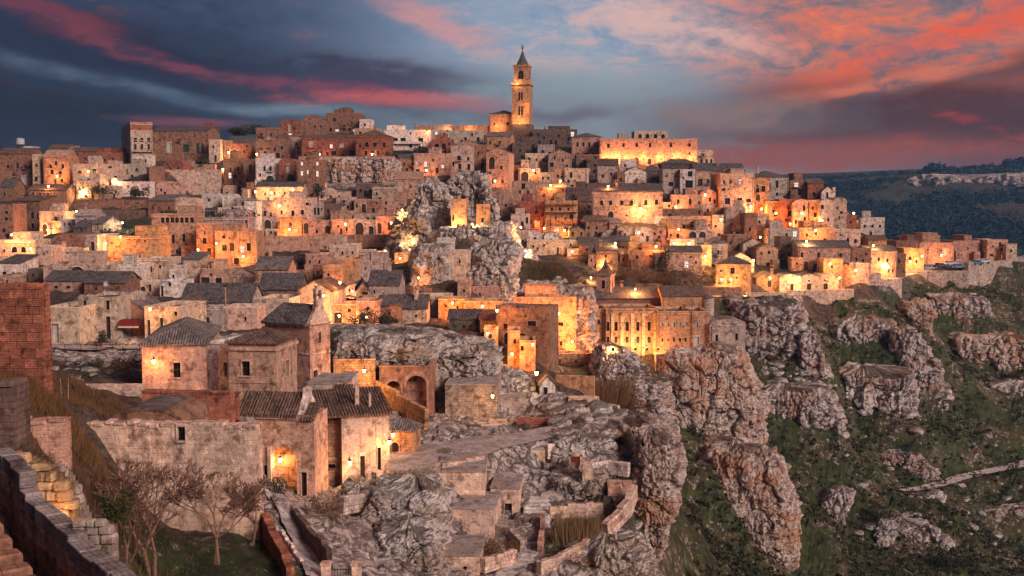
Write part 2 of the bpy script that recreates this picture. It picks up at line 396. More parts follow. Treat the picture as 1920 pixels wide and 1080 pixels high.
M['scrub'] = leaf_mat('slope_scrub', (.020, .026, .012, 1), (.036, .040, .016, 1), (.060, .042, .022, 1))
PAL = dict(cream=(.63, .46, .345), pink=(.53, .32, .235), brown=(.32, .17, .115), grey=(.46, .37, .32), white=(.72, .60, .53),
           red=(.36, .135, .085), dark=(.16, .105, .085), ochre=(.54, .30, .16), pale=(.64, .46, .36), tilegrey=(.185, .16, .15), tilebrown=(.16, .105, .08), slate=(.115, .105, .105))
def tint(col, r, a, b):
    k = r.uniform(a, b); return (col[0] * k, col[1] * k * r.uniform(.97, 1.03), col[2] * k * r.uniform(.95, 1.05))
# ---------------------------------------------------------------- the town: x0 x1 top base (picture measures) | options | openings | label
HOUSES = '''
0 66 288 352|c=brown m=rubble D=372 rc=tilebrown r=gable_x rh=2|w15,312,5,7 w48,312,5,7 w57,313,4,5 A26,343,18,22 s45,338,8,16|long brown stone house at the left skyline with two arches
34 62 275 292|c=white D=392 d=6|d50,286,3,8|small white rooftop hut beside the round water tank
62 76 290 345|c=cream D=368|w69,310,4,7|narrow cream house squeezed beside the long brown house
82 131 294 348|c=ochre D=366 r=gable_x rh=2.2 rc=pink|w95,312,5,7 w118,312,5,8 d104,340,5,10|ochre house with a bright lamp-lit yard and pinkish roof
92 128 278 300|c=pink D=396 r=gable_x rh=1.5|w110,290,4,5|pink house rising behind the ochre lamp-lit house
130 182 284 312|c=red D=398 rc=tilebrown r=gable_x rh=1.6|w145,297,4,5 w160,297,4,5|dark red house with low tiled roof on the left skyline
166 184 293 306|c=white D=388 d=4||white stair hut on the dark red roofs
183 230 287 312|c=red D=402|w196,300,4,5 w212,298,4,5 w222,302,3,5|dull red block next to the tall dark palace
100 135 273 286|c=pale D=420|w112,280,4,4|pale rooftop storey above the ochre house
137 185 308 347|c=cream m=plaster D=360 rc=tilegrey|w177,321,8,9 w150,338,6,7 w166,339,8,8|cream plastered house with a dark square window and terrace
185 226 308 338|c=pale m=plaster D=362||blank pale house wall beside the cream plastered house
148 196 332 346|c=white D=350 d=5|w152,338,6,6 w167,338,8,7 w180,338,10,6|low white terrace front with three dark openings
0 27 350 378|c=brown D=350 r=gable_x rh=2.5 rc=slate|w9,364,4,6|low house with dark slate roof at the left edge under the arches
29 58 366 392|c=pink m=plaster D=338 r=gable_y e=.55|w43,385,4,6|pink plastered gable catching lamp light at left
54 126 356 396|c=brown D=336 r=gable_x rh=1.6 rc=tilebrown|w62,363,4,5 w75,364,4,5 w90,364,4,5 w108,382,12,3|long brown house with lamp-lit lower wall at left
25 76 377 434|c=brown D=305 a=-12 r=shed rh=1.5 rc=tilebrown|g43,412,13,22 w70,405,4,8|tall brown house with one big white-framed window
0 27 384 452|c=brown m=rubble D=292|w12,398,7,5 w12,410,7,5 w8,432,6,8|dark rubble house at the left edge with slotted windows
75 119 397 440|c=cream D=296|A84,428,10,16 w105,410,6,8 d98,432,6,10|cream house with an arched door lit by a glaring lamp
115 149 412 434|c=white m=plaster D=290|w121,420,4,5 w130,420,4,5 w140,420,4,5|low white house with three small windows below the lamp-lit lane
141 180 404 420|c=grey D=286 r=gable_x rh=1.5 rc=grey d=7|w160,412,5,5|low house with a pale grey sheet roof
96 162 438 484|c=brown D=252 r=vault e=.6 d=12|w120,452,6,8 w140,455,6,8|domed brown stone house with rounded roof
100 158 466 490|c=cream D=240 d=5|w112,476,4,6 w130,474,18,3 w148,476,4,6|cream terrace wall under the domed brown house
160 184 442 490|c=grey D=243|d174,462,7,18|tall grey house with a dark upper door
183 200 440 486|c=white m=plaster D=246|w191,470,4,8|tall narrow white house beside the grey one
200 298 444 492|c=ochre D=246 d=9|w243,448,4,6 w252,448,4,6 w261,448,4,6 w272,452,4,4 w210,456,4,6|long ochre house glowing with lamp light and three small openings
0 68 451 492|c=cream D=240|a27,468,11,11 a44,468,10,11 w8,470,5,6 w32,482,4,4|cream house with a pair of arched windows at left edge
67 96 463 494|c=pale D=232|w82,476,4,6|pale block with lamp glow beside the arched windows house
0 40 493 524|c=white m=plaster D=214 r=shed rh=1.2 rc=slate|w8,514,9,9 w25,514,5,8|low white house with dark roof above the red block wall
82 208 496 530|c=cream D=208 r=flat d=9|A145,513,28,26 w180,516,7,10 w98,518,8,4 w120,519,8,4 d200,520,5,12|long low house with one great round-arched window
85 156 526 545|c=pink D=190 r=gable_x rh=1.4 rc=slate d=8|w105,538,8,5 w128,538,8,5|low pink house under slate grey roof at left
158 234 530 548|c=brown D=188 r=gable_x rh=1.6 rc=slate d=8|w180,541,6,5|low house with dark slate roof and a satellite dish
210 264 497 540|c=white m=rubble D=212 d=6|A228,518,18,18 A248,520,18,16|crumbling white cave fronts with a dark double mouth
262 318 485 530|c=pale m=rubble D=218 d=8|w282,505,7,12 d318,518,6,10 w300,500,5,6|pale ruined house above the white cave fronts
318 346 498 545|c=white m=rubble D=206 d=7|w348,512,6,12 w325,520,5,10 d311,530,6,12|white ruined cave front with a dark square door
262 300 530 556|c=pale m=plaster D=196 d=6|A268,545,10,16 d281,540,6,14|pale wall with arched cellar mouth beneath the ruined house
300 346 528 556|c=white m=rubble D=192 d=6|d303,545,8,18 w318,532,6,10|rough white wall beside a tall dark doorway
344 376 486 548|c=pale D=208 r=shed rh=1 rc=tilegrey d=7|w347,512,5,9 A362,540,22,20 d388,535,14,26|pale house with a wide low archway left of the garage house
376 432 505 548|c=pink m=plaster D=204 d=8|d385,532,16,24 w410,528,12,14 w396,515,5,5|plastered house with a round disc and dark gate
430 480 503 545|c=pale m=plaster D=206 r=gable_y e=.7 d=10|s441,526,9,14 s462,526,9,14 w452,510,5,4|pale gabled house with two white garage doors
'''
HOUSES += '''
246 287 229 300|c=pale D=398 a=24 s=229 d=18 n=palace cat=palace cor=1|a254,262,7,9 a266,262,7,9 a279,262,7,9 w254,275,5,10 w266,275,5,10 w279,275,5,10 w258,295,5,8 <w236,262,3,7|tall palace corner with three arched windows and red top storey
287 391 245 302|c=brown D=404 a=-3 r=gable_x rh=1.8 rc=slate n=palace cat=palace d=14|s317,277,8,17 g349,278,9,12 g371,278,4,14 g380,278,4,14 w300,262,3,5 w336,262,3,5|long stone palace wall with green shutters and one white door
368 401 240 262|c=red D=425 d=8|w378,250,4,5|red rooftop block on the end of the palace
246 283 291 310|c=white m=plaster D=388 d=5|w252,300,4,6 w262,300,3,6 w273,301,4,6|small bluish white cottages at the foot of the tall palace
229 262 308 338|c=grey m=plaster D=368 d=7|w238,320,4,6 w247,330,4,5 w256,318,4,6|bluish grey cottage standing left of the stone buttress
209 280 341 368|c=white m=plaster D=346 d=6|w227,356,6,10 w216,352,4,5 w240,350,4,5|low white house wall behind the round dark shrub
392 413 262 304|c=pale m=plaster D=398|w400,275,4,6 d404,296,5,10|pale narrow house right of the green shuttered palace
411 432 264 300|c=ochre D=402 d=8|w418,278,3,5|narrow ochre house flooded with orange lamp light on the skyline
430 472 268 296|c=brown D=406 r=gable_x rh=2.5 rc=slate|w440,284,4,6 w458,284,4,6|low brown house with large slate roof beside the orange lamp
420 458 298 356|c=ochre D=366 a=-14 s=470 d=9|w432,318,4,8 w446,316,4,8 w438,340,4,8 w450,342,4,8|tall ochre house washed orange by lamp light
457 484 299 358|c=brown D=360|d469,315,6,14 w464,338,4,7 w476,338,4,7|tall grey brown house next to the orange washed one
378 411 360 388|c=white m=rubble D=340 r=vault e=.6 d=6|d392,373,6,10|round-fronted white cave house with dark door on the rock slope
417 444 363 388|c=white m=rubble D=336 r=vault e=.55 d=6|w430,370,5,5|round-fronted white cave house with tiny square window
444 482 372 398|c=grey D=325|w455,382,5,8 d470,388,5,10|grey house below the round-fronted cave houses
286 369 402 478|c=pink D=268 a=6 s=274 n=loggia_house cat=house d=11 cor=1|a305,412,7,11 a314,412,7,11 a323,412,7,11 a332,412,7,11 a341,412,7,11 a350,412,7,11 a360,412,7,11 w325,448,6,16 w345,446,6,15 w332,472,5,8 w300,440,4,6|pink house with a row of seven arches under its roof
380 466 409 440|c=grey D=284 d=8|d462,420,5,14 w400,420,4,5 w440,424,4,5|long grey wall house under the pergola terrace
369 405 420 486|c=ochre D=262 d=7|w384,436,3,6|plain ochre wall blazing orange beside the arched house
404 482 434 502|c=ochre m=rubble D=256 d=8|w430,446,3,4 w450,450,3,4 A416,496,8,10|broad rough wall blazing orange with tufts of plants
460 482 378 432|c=white m=plaster D=292|w467,404,5,14 w477,404,4,14 d470,424,5,12|white house with two tall dark windows near the pergola
'''
HOUSES += '''
480 524 240 268|c=brown D=420 d=9|w490,252,4,5 w508,252,4,5|brown house under dark trees on the skyline
525 563 224 262|c=red D=428 r=vault e=.75 d=10|s543,241,4,11|dark red house with rounded roof and a white window on the skyline
563 612 216 252|c=brown m=rubble D=430 r=vault e=.5 d=16|w590,236,4,6 w602,236,4,6|domed brown stone hall on the skyline
612 675 212 250|c=brown D=432 d=16|w627,224,5,7 w645,236,4,5 w660,230,4,5 l663,229,2,3|long castle-like stone block on the skyline
674 697 224 248|c=white m=plaster D=428|w684,234,4,5|small white house beside the castle-like block
480 545 262 300|c=brown D=398 d=9|w497,286,6,6 w515,280,5,7|brown house front above a lamp-lit yellow wall
545 568 258 300|c=grey D=400|w556,270,4,6 w560,286,4,6|slim grey house between brown and reddish fronts
566 667 258 297|c=red D=392 a=4 r=gable_x rh=1.2 rc=tilebrown d=9|w590,287,12,8 w626,287,10,8 w661,286,12,9 w605,270,3,3|long reddish house with three low dark openings
667 727 254 296|c=red D=384 a=-5 r=hip rh=2.4 rc=tilebrown d=11|w703,271,7,7 d698,287,5,9 s704,287,3,9 d709,287,4,9|reddish house with a hipped roof and one square upper window
664 712 241 258|c=pink D=412 d=7|w675,249,4,5 w695,249,4,5|pink rooftop storey behind the hipped roof
720 808 244 282|c=white m=plaster D=398 a=3 d=9|w742,263,8,9 w756,263,10,9 w789,263,9,9 w770,250,3,4|white house with three dark windows and a long balcony
778 918 236 250|c=ochre D=440 d=12 n=church_nave cat=church|w820,243,3,5 w850,243,3,5|low lamp-lit church nave running left of the bell tower block
808 906 245 270|c=grey D=418 d=8|l818,250,4,5 w833,252,4,6 l840,254,3,5 s863,247,3,9 w885,252,4,6|grey house row with small white windows below the church nave
810 850 262 288|c=red D=396 d=7|a819,274,9,11 a832,274,9,11 w842,270,4,5|red brown loggia with two arches
776 846 288 330|c=pink m=rubble D=366 d=8|l798,308,5,9 l830,312,4,6 w812,300,4,5|pink rubble wall with two small white windows
845 889 274 322|c=pale m=plaster D=372 a=-6 d=9|w862,312,6,10 w879,313,6,11 w850,308,4,10|pale flat-roofed house with three dark windows low down
850 905 262 284|c=pink D=392 r=gable_y e=.5 d=9|w872,276,4,5|pale pink house with twin humped gable behind the flat roof
889 912 272 340|c=brown D=352 d=6|w897,288,3,6 w905,300,3,7|shaded brown flank house left of the tall pink front
912 954 276 368|c=pink m=plaster D=340 a=-8 r=gable_y e=.9 d=12 n=tall_house|A922,306,11,22 w922,284,4,8 l938,284,3,8 w940,314,5,7 w925,340,5,7 w942,340,5,7|tall pink house front with a large arched window in the middle
557 606 300 368|c=brown m=rubble D=338 d=8|l566,307,4,6 l595,307,4,6 l566,325,4,8 l577,323,3,7 l595,326,4,10 w570,345,4,8 w597,348,4,6|brown rubble house with five white windows on the slope
480 524 298 350|c=white m=plaster D=352|w496,316,5,9 w507,316,5,9 w488,328,4,6 A506,336,14,14|white house with two arched windows under lamp light
523 556 297 346|c=red D=350 r=vault e=.8 d=8|s540,316,6,14 A545,334,14,16 w530,330,4,6|red brown house with rounded top and white door
480 568 350 374|c=cream D=330 r=gable_x rh=1.4 rc=slate d=7|w497,364,4,6 w515,363,4,6 w534,362,4,6 w552,363,4,6 w566,366,4,6|long cream row bright with lamps below the arched windows
480 517 376 440|c=grey D=298|w483,400,4,9 w497,400,5,10 w508,402,4,8 A486,425,11,20 A502,424,13,24|grey house with tall dark arches at street level
515 586 371 410|c=pale m=plaster D=300 d=8|w549,400,6,10 w567,398,6,9 w528,398,4,8 w540,385,3,4|broad pale house with orange glow at its left corner
586 606 382 412|c=grey D=302|a590,396,5,14 a597,396,5,14 w603,392,3,5|grey house with two narrow arched windows
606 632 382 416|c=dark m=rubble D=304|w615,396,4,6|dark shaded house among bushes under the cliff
522 568 408 442|c=ochre D=284 d=6|w545,420,4,5|orange glowing wall at the end of the long arched row
566 622 414 444|c=pink m=plaster D=284 d=8|A574,428,9,20 w594,434,5,6 A614,430,10,14 w585,424,3,3|pink house with a reddish arched door at the row's left end
622 664 412 444|c=pink D=283 d=8|w634,424,4,4 w650,430,4,8 d640,434,5,12|pink middle house of the long arched row
664 706 413 444|c=pale m=plaster D=284 d=8|A674,428,15,22 A696,432,9,16 w685,420,3,3|pale house with one wide stone arch in the long row
704 746 406 444|c=pink m=plaster D=286 d=8|A710,428,11,20 w731,424,8,15 w722,416,3,3|pink house with a purple awning and red window
620 664 396 416|c=pink D=298 d=6|w636,408,5,9 w650,410,9,4|small pink house set back above the arched row
630 664 370 398|c=pale D=318 d=6|w645,378,4,6 w652,388,4,6 A663,386,6,16|pale two-storey house above the arched row
664 690 374 404|c=pink D=316|w669,386,4,6 A682,390,8,16|pink house with an arched passage
664 712 402 420|c=cream D=296 d=5|w690,410,5,5 w702,410,5,5|low cream front with two windows above the wide arch
688 714 376 416|c=brown D=302|w700,394,5,8 w706,380,3,4|brown tower-like house above the long row
712 758 374 412|c=pink D=306 d=8|d723,396,5,14 w724,380,4,5 w745,392,4,6|pink house lit by a lamp beside the great rock
612 628 372 400|c=brown m=rubble D=322|w620,384,4,6|small brown house tucked under the cliff
740 790 336 372|c=pink m=rubble D=334 r=shed rh=2.5 rc=pink d=10|w752,356,4,6 w770,350,4,5|pink house with long sloping roof left of the great rock
845 912 322 350|c=pink m=plaster D=352 d=8|A828,334,12,16 w868,334,4,6 w890,336,4,6|pink wall with an arch just behind the great rock
905 962 360 405|c=pink D=322 d=8|w935,385,4,6 w948,385,4,6 w920,380,3,5|pink house in lamp glow right of the great rock
'''
HOUSES += '''
955 975 310 352|c=red D=352|d962,335,5,18|narrow red house right of the tall pink front
972 1013 316 354|c=cream D=350 d=8|A984,333,14,22 w977,344,4,8 w1004,324,4,5|cream house with one large arched recess
1011 1037 324 354|c=pale D=348|w1018,334,4,6 w1028,334,4,6|pale square house beside the arched recess
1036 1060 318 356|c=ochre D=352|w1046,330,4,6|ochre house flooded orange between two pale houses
1058 1101 316 356|c=cream m=plaster D=350 a=-10 d=9|w1066,340,4,6 w1078,340,4,6 w1092,344,4,7|blank cream house side with three tiny windows
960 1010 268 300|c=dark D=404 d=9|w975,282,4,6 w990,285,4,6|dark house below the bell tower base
1008 1040 272 302|c=grey D=396|w1018,284,4,6 a1030,288,5,8|grey house right below the bell tower
985 1030 288 322|c=pale m=plaster D=376|w992,298,4,6 w1006,300,4,6 w1020,300,4,6|pale house with a lit upper wall below the bell tower
1028 1072 280 318|c=pink D=372 r=gable_y e=.75|w1040,296,4,6 w1055,300,4,6 l1046,270,5,4|pink house with low gable left of the long palace
1000 1082 243 275|c=dark m=rubble D=430 d=8|w1020,258,4,5 w1048,254,5,4 w1066,262,4,5|dark long flat-topped house right of the bell tower
960 1004 340 378|c=pink D=328|w975,360,4,6 w990,360,4,6|low pink house on the lane under the arched recess
1004 1060 352 380|c=brown D=332 r=gable_x rh=1.5 rc=tilegrey|w1020,366,4,5 w1045,366,4,5|low brown house above the scaffolded building
1060 1112 352 392|c=dark D=326|w1075,368,4,6 w1095,372,4,6|dark house left of the six-window building
1120 1158 313 350|c=grey D=352|w1130,330,4,6 w1146,326,4,6|grey house below the long lit palace
1157 1172 322 350|c=brown D=350|w1164,336,4,6|narrow brown house left of the white gable
1171 1211 313 346|c=white m=plaster D=350 a=3 r=gable_y e=.72 d=10|a1182,323,5,8 a1191,323,5,8 a1200,323,6,8|white gabled house with three arched windows together
1210 1244 320 352|c=dark D=352 r=hip rh=2 rc=slate|w1226,336,4,6|dark house with a humped slate roof beside the white gable
1242 1276 318 364|c=grey D=342|w1258,345,9,8 w1250,330,4,4 w1268,330,4,4|tall grey house with one wide dark window
1275 1303 318 362|c=white m=plaster D=340|w1294,326,9,10 w1292,345,14,14 w1281,333,4,4|white house with dark balcony windows
1302 1338 320 358|c=pink m=plaster D=344 r=gable_x rh=2.4 rc=slate d=11|d1313,342,9,14 w1328,340,5,8|pale pink house with a tall dark door under a slate roof
1336 1396 321 352|c=brown D=350 r=gable_x rh=2.6 rc=slate d=12|w1352,338,4,6 w1372,338,4,6|house under a long dark slate roof on the right skyline
1110 1242 358 416|c=pink D=302 a=-4 r=gable_x rh=1.6 rc=slate n=palace cat=palace d=13 cor=1|w1128,381,6,10 w1145,381,6,10 w1166,381,6,10 w1184,381,6,10 w1211,380,6,10 w1231,379,6,10 A1145,403,10,14 w1122,404,4,4 w1175,404,4,4|large pink building with six square windows in one row
1100 1240 344 362|c=dark D=330 d=9|w1130,352,4,4 w1200,350,4,4|dark terrace house behind the six-window building
1257 1316 366 398|c=pink D=318 d=8|w1272,378,5,9 w1294,378,5,11 w1311,380,4,6|pink house with two tall windows above a lamp-lit terrace
1312 1344 356 392|c=pink D=324 r=vault e=.7|w1331,374,5,8 w1340,378,4,8|pink house with an arched top next to the two-window house
1350 1413 326 400|c=pink m=plaster D=322 a=5 d=11 cor=1|w1364,377,10,12 w1387,377,10,12 w1404,376,9,6 w1358,341,4,6 w1370,341,4,6 l1387,341,4,9 w1366,355,3,3|broad pink house with two large square windows and terrace
1412 1442 332 402|c=ochre D=328 r=gable_x rh=1 rc=slate|A1421,370,8,12 w1420,348,4,4|orange ochre house flank beside the broad pink house
1418 1478 332 376|c=grey D=344 a=12 r=hip rh=2.2 rc=slate d=11|w1442,348,6,12 w1457,345,5,14 w1457,364,5,6|grey house with hipped slate roof on the right skyline
1480 1516 339 372|c=brown D=346 d=8|w1499,360,6,12|dull brown house second from the end of the skyline
1514 1544 344 374|c=red D=344 r=gable_x rh=1.5 rc=tilebrown d=8|w1526,364,5,8|red brown house next to the last white gable
1540 1563 350 374|c=white m=plaster D=342 r=gable_y e=.6 d=8|d1551,365,4,10|last white gabled house on the right skyline
1560 1566 352 374|c=white D=343 d=3||bright white sliver wall at the very end of the skyline
1440 1466 378 430|c=ochre D=322 d=9|w1450,396,4,6 w1452,414,4,6|ochre block glowing orange under the hipped roof house
1463 1489 374 430|c=red D=320 d=8|w1474,412,4,6 w1478,390,4,6|red house between orange blocks on the right
1487 1516 374 432|c=pink m=plaster D=318 r=vault e=.88 d=8|w1508,390,5,10 w1509,411,4,10 w1492,416,4,8|lamp-lit house with a small rounded gable, left of a pair
1514 1538 376 432|c=ochre D=318 d=8|w1524,390,4,6 w1530,414,4,5|orange middle house between two rounded gables
1536 1562 374 432|c=pale m=plaster D=316 r=vault e=.86 d=8|w1542,388,5,8 w1553,412,4,6|pale lamp-lit house with rounded gable, right of a pair
1560 1587 371 424|c=pale D=318 r=vault e=.85 d=9|w1570,390,3,6 w1574,408,3,6|rounded tower-like house with lamp streaks at the town's end
1586 1606 404 432|c=red D=320 d=6|w1595,416,4,5|low red house beyond the rounded tower-like house
1495 1566 428 462|c=ochre D=302 d=8|w1513,440,4,6 d1547,452,6,10 w1530,438,4,5|ochre house under a lamp with a dark doorway on the right
1564 1613 431 462|c=pale m=rubble D=304 d=9|w1590,450,5,8 w1604,452,5,8 w1576,440,3,4|pale rubble house right of the ochre doorway house
1440 1498 430 470|c=grey m=rubble D=298 d=8|w1457,446,5,8 w1475,440,4,6 w1488,452,4,6|grey jumbled house below the red and orange blocks
1410 1442 402 448|c=pale D=308|w1424,416,4,6 w1432,430,4,6|pale house with a white sloping side wall
1358 1397 388 430|c=grey m=rubble D=308 a=-8 s=1404 d=8|w1390,412,5,8 w1373,420,4,4 w1388,396,3,3|tall grey stone house with one dark side window
1340 1360 390 440|c=ochre D=312 d=6|w1350,410,3,6|narrow ochre wall glowing left of the grey stone house
1396 1420 400 446|c=dark m=rubble D=302|w1406,430,5,8|dark ruined house among rocks on the right slope
1225 1316 392 410|c=brown m=rubble D=308 d=6|d1311,398,4,8|long brown terrace wall with a red door at its end
1249 1332 406 436|c=pink m=plaster D=300 a=-3 d=9 cor=1|w1269,422,5,7 w1297,421,6,10 w1315,420,6,10 w1330,422,4,5|pink plastered house with two framed windows side by side
1226 1250 407 436|c=white m=plaster D=302|w1238,417,4,5|small white house left of the framed windows
1249 1292 430 455|c=ochre m=plaster D=292 d=7|w1271,442,6,8 w1258,440,3,4|salmon front with a dark window under the framed windows
1290 1336 432 455|c=grey D=294 d=7|A1299,440,13,12 A1317,440,13,12 w1338,439,5,5|grey house with two blind arches
1334 1356 404 455|c=grey m=rubble D=300|w1342,424,4,5 w1348,440,4,6|slim grey tower-like house left of the jumbled rocks
'''
HOUSES += '''
972 1024 378 432|c=red D=310 d=9|w985,398,4,6 w1005,398,4,6 w995,416,4,6|red house joined to the scaffolded building
1022 1083 377 440|c=ochre D=306 d=10|w1035,392,4,6 w1050,392,4,6 w1066,392,4,6 w1042,410,4,6 w1060,410,4,6|ochre building wrapped in scaffolding
1082 1112 402 424|c=pale m=plaster D=312|w1095,412,4,5|pale cottage right of the scaffolded building
958 994 402 434|c=pale m=plaster D=300 d=7|A979,420,6,10 a988,413,5,12 w967,420,4,6|pale house with a narrow arch lit by a lamp
975 1018 432 456|c=white m=plaster D=288 r=vault e=.6 d=7|w990,446,6,7 d1003,449,5,8|white barrel-fronted house below the red house
1020 1048 436 456|c=white m=plaster D=287 r=vault e=.5 d=6|d1033,449,4,7|small white barrel-fronted house under the scaffolding
958 992 434 470|c=cream D=284|w968,450,4,6 w980,452,4,6|cream house left of the white barrel fronts
988 1088 452 478|c=cream D=278 d=8|w1000,462,4,5 w1008,466,4,5 w1020,460,4,5 d1046,468,4,9 w1070,459,4,5|long cream row under the barrel fronts
1085 1155 458 478|c=brown D=276 r=gable_x rh=1.6 rc=slate d=9|w1100,468,4,5 w1130,468,4,5|low house with wide grey roof left of the lit courtyard
1118 1158 470 510|c=ochre D=268 r=shed rh=1 rc=tilebrown d=7|w1136,480,4,5 w1146,490,3,4|ochre house glowing orange behind the small belfry
1157 1192 424 456|c=pink m=plaster D=292 r=vault e=.75 d=7|w1165,432,4,6 w1172,440,4,6 w1168,450,4,6|pink vaulted cave house, left of three in a row
1190 1224 426 456|c=pink m=plaster D=291 r=vault e=.75 d=7|l1192,436,3,5 w1205,440,4,6 d1214,447,5,9|pink vaulted cave house, middle of three in a row
1222 1252 425 456|c=pink D=292 r=gable_y e=.8 d=7|w1239,434,4,5 d1236,446,5,9 w1228,438,3,4|pink gabled cave house, right of three in a row
1128 1160 432 458|c=grey m=rubble D=294 r=vault e=.5 d=6|A1127,443,10,10 w1148,446,4,5|rounded grey cave mouth left of the three vaulted houses
1180 1238 456 480|c=ochre D=276 d=7|w1200,466,4,5 w1218,470,4,5|long ochre wall brightly lit in the middle of the slope
1240 1258 450 470|c=red D=284|w1248,462,4,5|small red house between two bright walls
1256 1302 450 470|c=cream D=283 d=6|w1268,462,4,4 w1286,458,3,4|cream house front bright with lamp light
1150 1186 452 474|c=brown D=286 r=gable_x rh=1.2 rc=slate|w1168,464,4,5|low brown house with flat slate roof beside the lit wall
1180 1246 470 500|c=brown m=rubble D=272 d=7|w1195,482,5,6 w1220,480,5,5|brown ruin wall above the dark garden
1228 1254 474 506|c=brown D=270|A1238,490,10,18|brown house with a dark round hollow beside the pink block
1250 1316 472 508|c=pink m=rubble D=268 a=-4 r=gable_x rh=1.2 rc=slate d=9|w1295,482,4,4 w1270,480,3,3 w1305,492,4,5|blank pink rubble house above the shrubs
1312 1334 461 498|c=ochre D=272 d=6||narrow ochre wall glaring yellow in lamp light
1330 1364 456 498|c=grey D=276 r=hip rh=1.5 rc=tilegrey|w1347,473,4,8|small grey house with a hipped roof by the glaring wall
1362 1414 474 500|c=cream m=plaster D=274 r=gable_y e=.45 d=10|w1390,479,4,7 w1397,479,4,7 d1404,490,5,8|low gabled house with twin windows and a bright street lamp
1342 1408 494 544|c=ochre D=264 a=-10 s=1420 r=hip rh=1.6 rc=slate d=9|w1381,521,4,4 d1336,535,5,11 w1352,508,4,4|ochre house with two glaring wall lamps by the road
1418 1458 458 500|c=pink D=282 r=gable_y e=.8 d=9|w1442,472,5,9 w1440,496,7,7 w1428,476,3,4|pink gabled house with two dark windows one above another
1455 1500 464 502|c=dark D=286 d=8|w1466,480,5,7 w1480,476,5,7 w1490,486,4,8|dark house row in the middle of the right slope
1496 1594 464 506|c=pink D=280 r=gable_x rh=1.6 rc=slate d=9|w1504,478,5,10 w1535,478,5,10 w1577,478,4,7 A1530,500,11,12 d1511,497,7,14 w1520,472,3,3|long pink house with slate roof and arched door on the right slope
1484 1504 484 504|c=ochre D=277 d=4|w1494,494,4,4|small orange hut left of the arched door
1544 1580 486 508|c=ochre m=plaster D=273 d=6|w1560,500,4,4|bright ochre house corner with a glaring lamp
1572 1596 494 510|c=ochre D=274 r=gable_y e=.5 d=5||little orange gabled hut beside the glaring corner
1596 1632 466 508|c=brown m=rubble D=284 d=8|w1606,486,4,6 w1618,490,5,8 w1624,476,4,5|dark brown terraced house near the road
1592 1630 494 514|c=pale D=276 d=5||pale low house wall above the road wall
1622 1680 470 512|c=pink D=288 a=10 s=1604 r=gable_x rh=1.2 rc=slate d=8|w1632,486,4,7 w1648,486,4,7 w1664,488,4,7 d1666,508,4,8 d1674,508,4,8|pink house with grey roof where the road bends, lit below
1676 1698 476 512|c=brown D=296|w1686,490,4,6|shaded brown house between two bright house fronts
1694 1732 466 506|c=ochre m=plaster D=306 d=8|w1706,484,4,6 w1718,490,4,6|glaring ochre house front at the end of the lit road
1680 1724 452 476|c=brown D=318|w1690,464,4,6 w1706,464,4,6|low brown house behind the glaring road front
1722 1788 456 484|c=pink D=330 d=10|w1740,468,3,4 w1765,470,3,4|wide low pink block behind the car park
1786 1836 452 484|c=pink D=336 d=10|w1815,466,3,4|tall plain pink block behind the car park
1834 1854 464 486|c=red D=338 d=7||low red wall house between two pink blocks
1850 1888 450 486|c=pink D=334 a=6 d=9|w1878,468,5,6 w1862,462,3,4|pink block with a white window near the road's end
1886 1906 458 490|c=pale D=332|w1896,470,4,5|small pale house at the far end of the road
1628 1662 450 470|c=ochre D=306 r=gable_x rh=1.2 rc=tilebrown d=6|w1640,462,4,4|low house with bright lamp light under a tiled roof
1612 1640 442 464|c=brown m=rubble D=312|w1625,454,4,5|low brown house on the edge of the slope
1418 1464 511 547|c=ochre m=plaster D=268 r=gable_y e=.7 d=7|d1443,532,7,12 w1444,517,4,4|lamp-lit house with a pointed front, left of the three-door row
1462 1502 515 547|c=cream m=plaster D=267 r=vault e=.72 d=7|d1485,538,6,12 w1466,524,4,4 w1478,522,3,3|lamp-lit barrel house with dark door, left of the row by the road
1500 1536 515 547|c=cream m=plaster D=268 r=vault e=.72 d=7|d1517,537,8,11 w1517,526,4,4|lamp-lit barrel house with dark door, middle of the row by the road
1534 1572 514 546|c=cream m=plaster D=269 r=vault e=.72 d=7|d1548,537,8,11 w1547,525,4,4|lamp-lit barrel house with dark door, right of the row by the road
'''
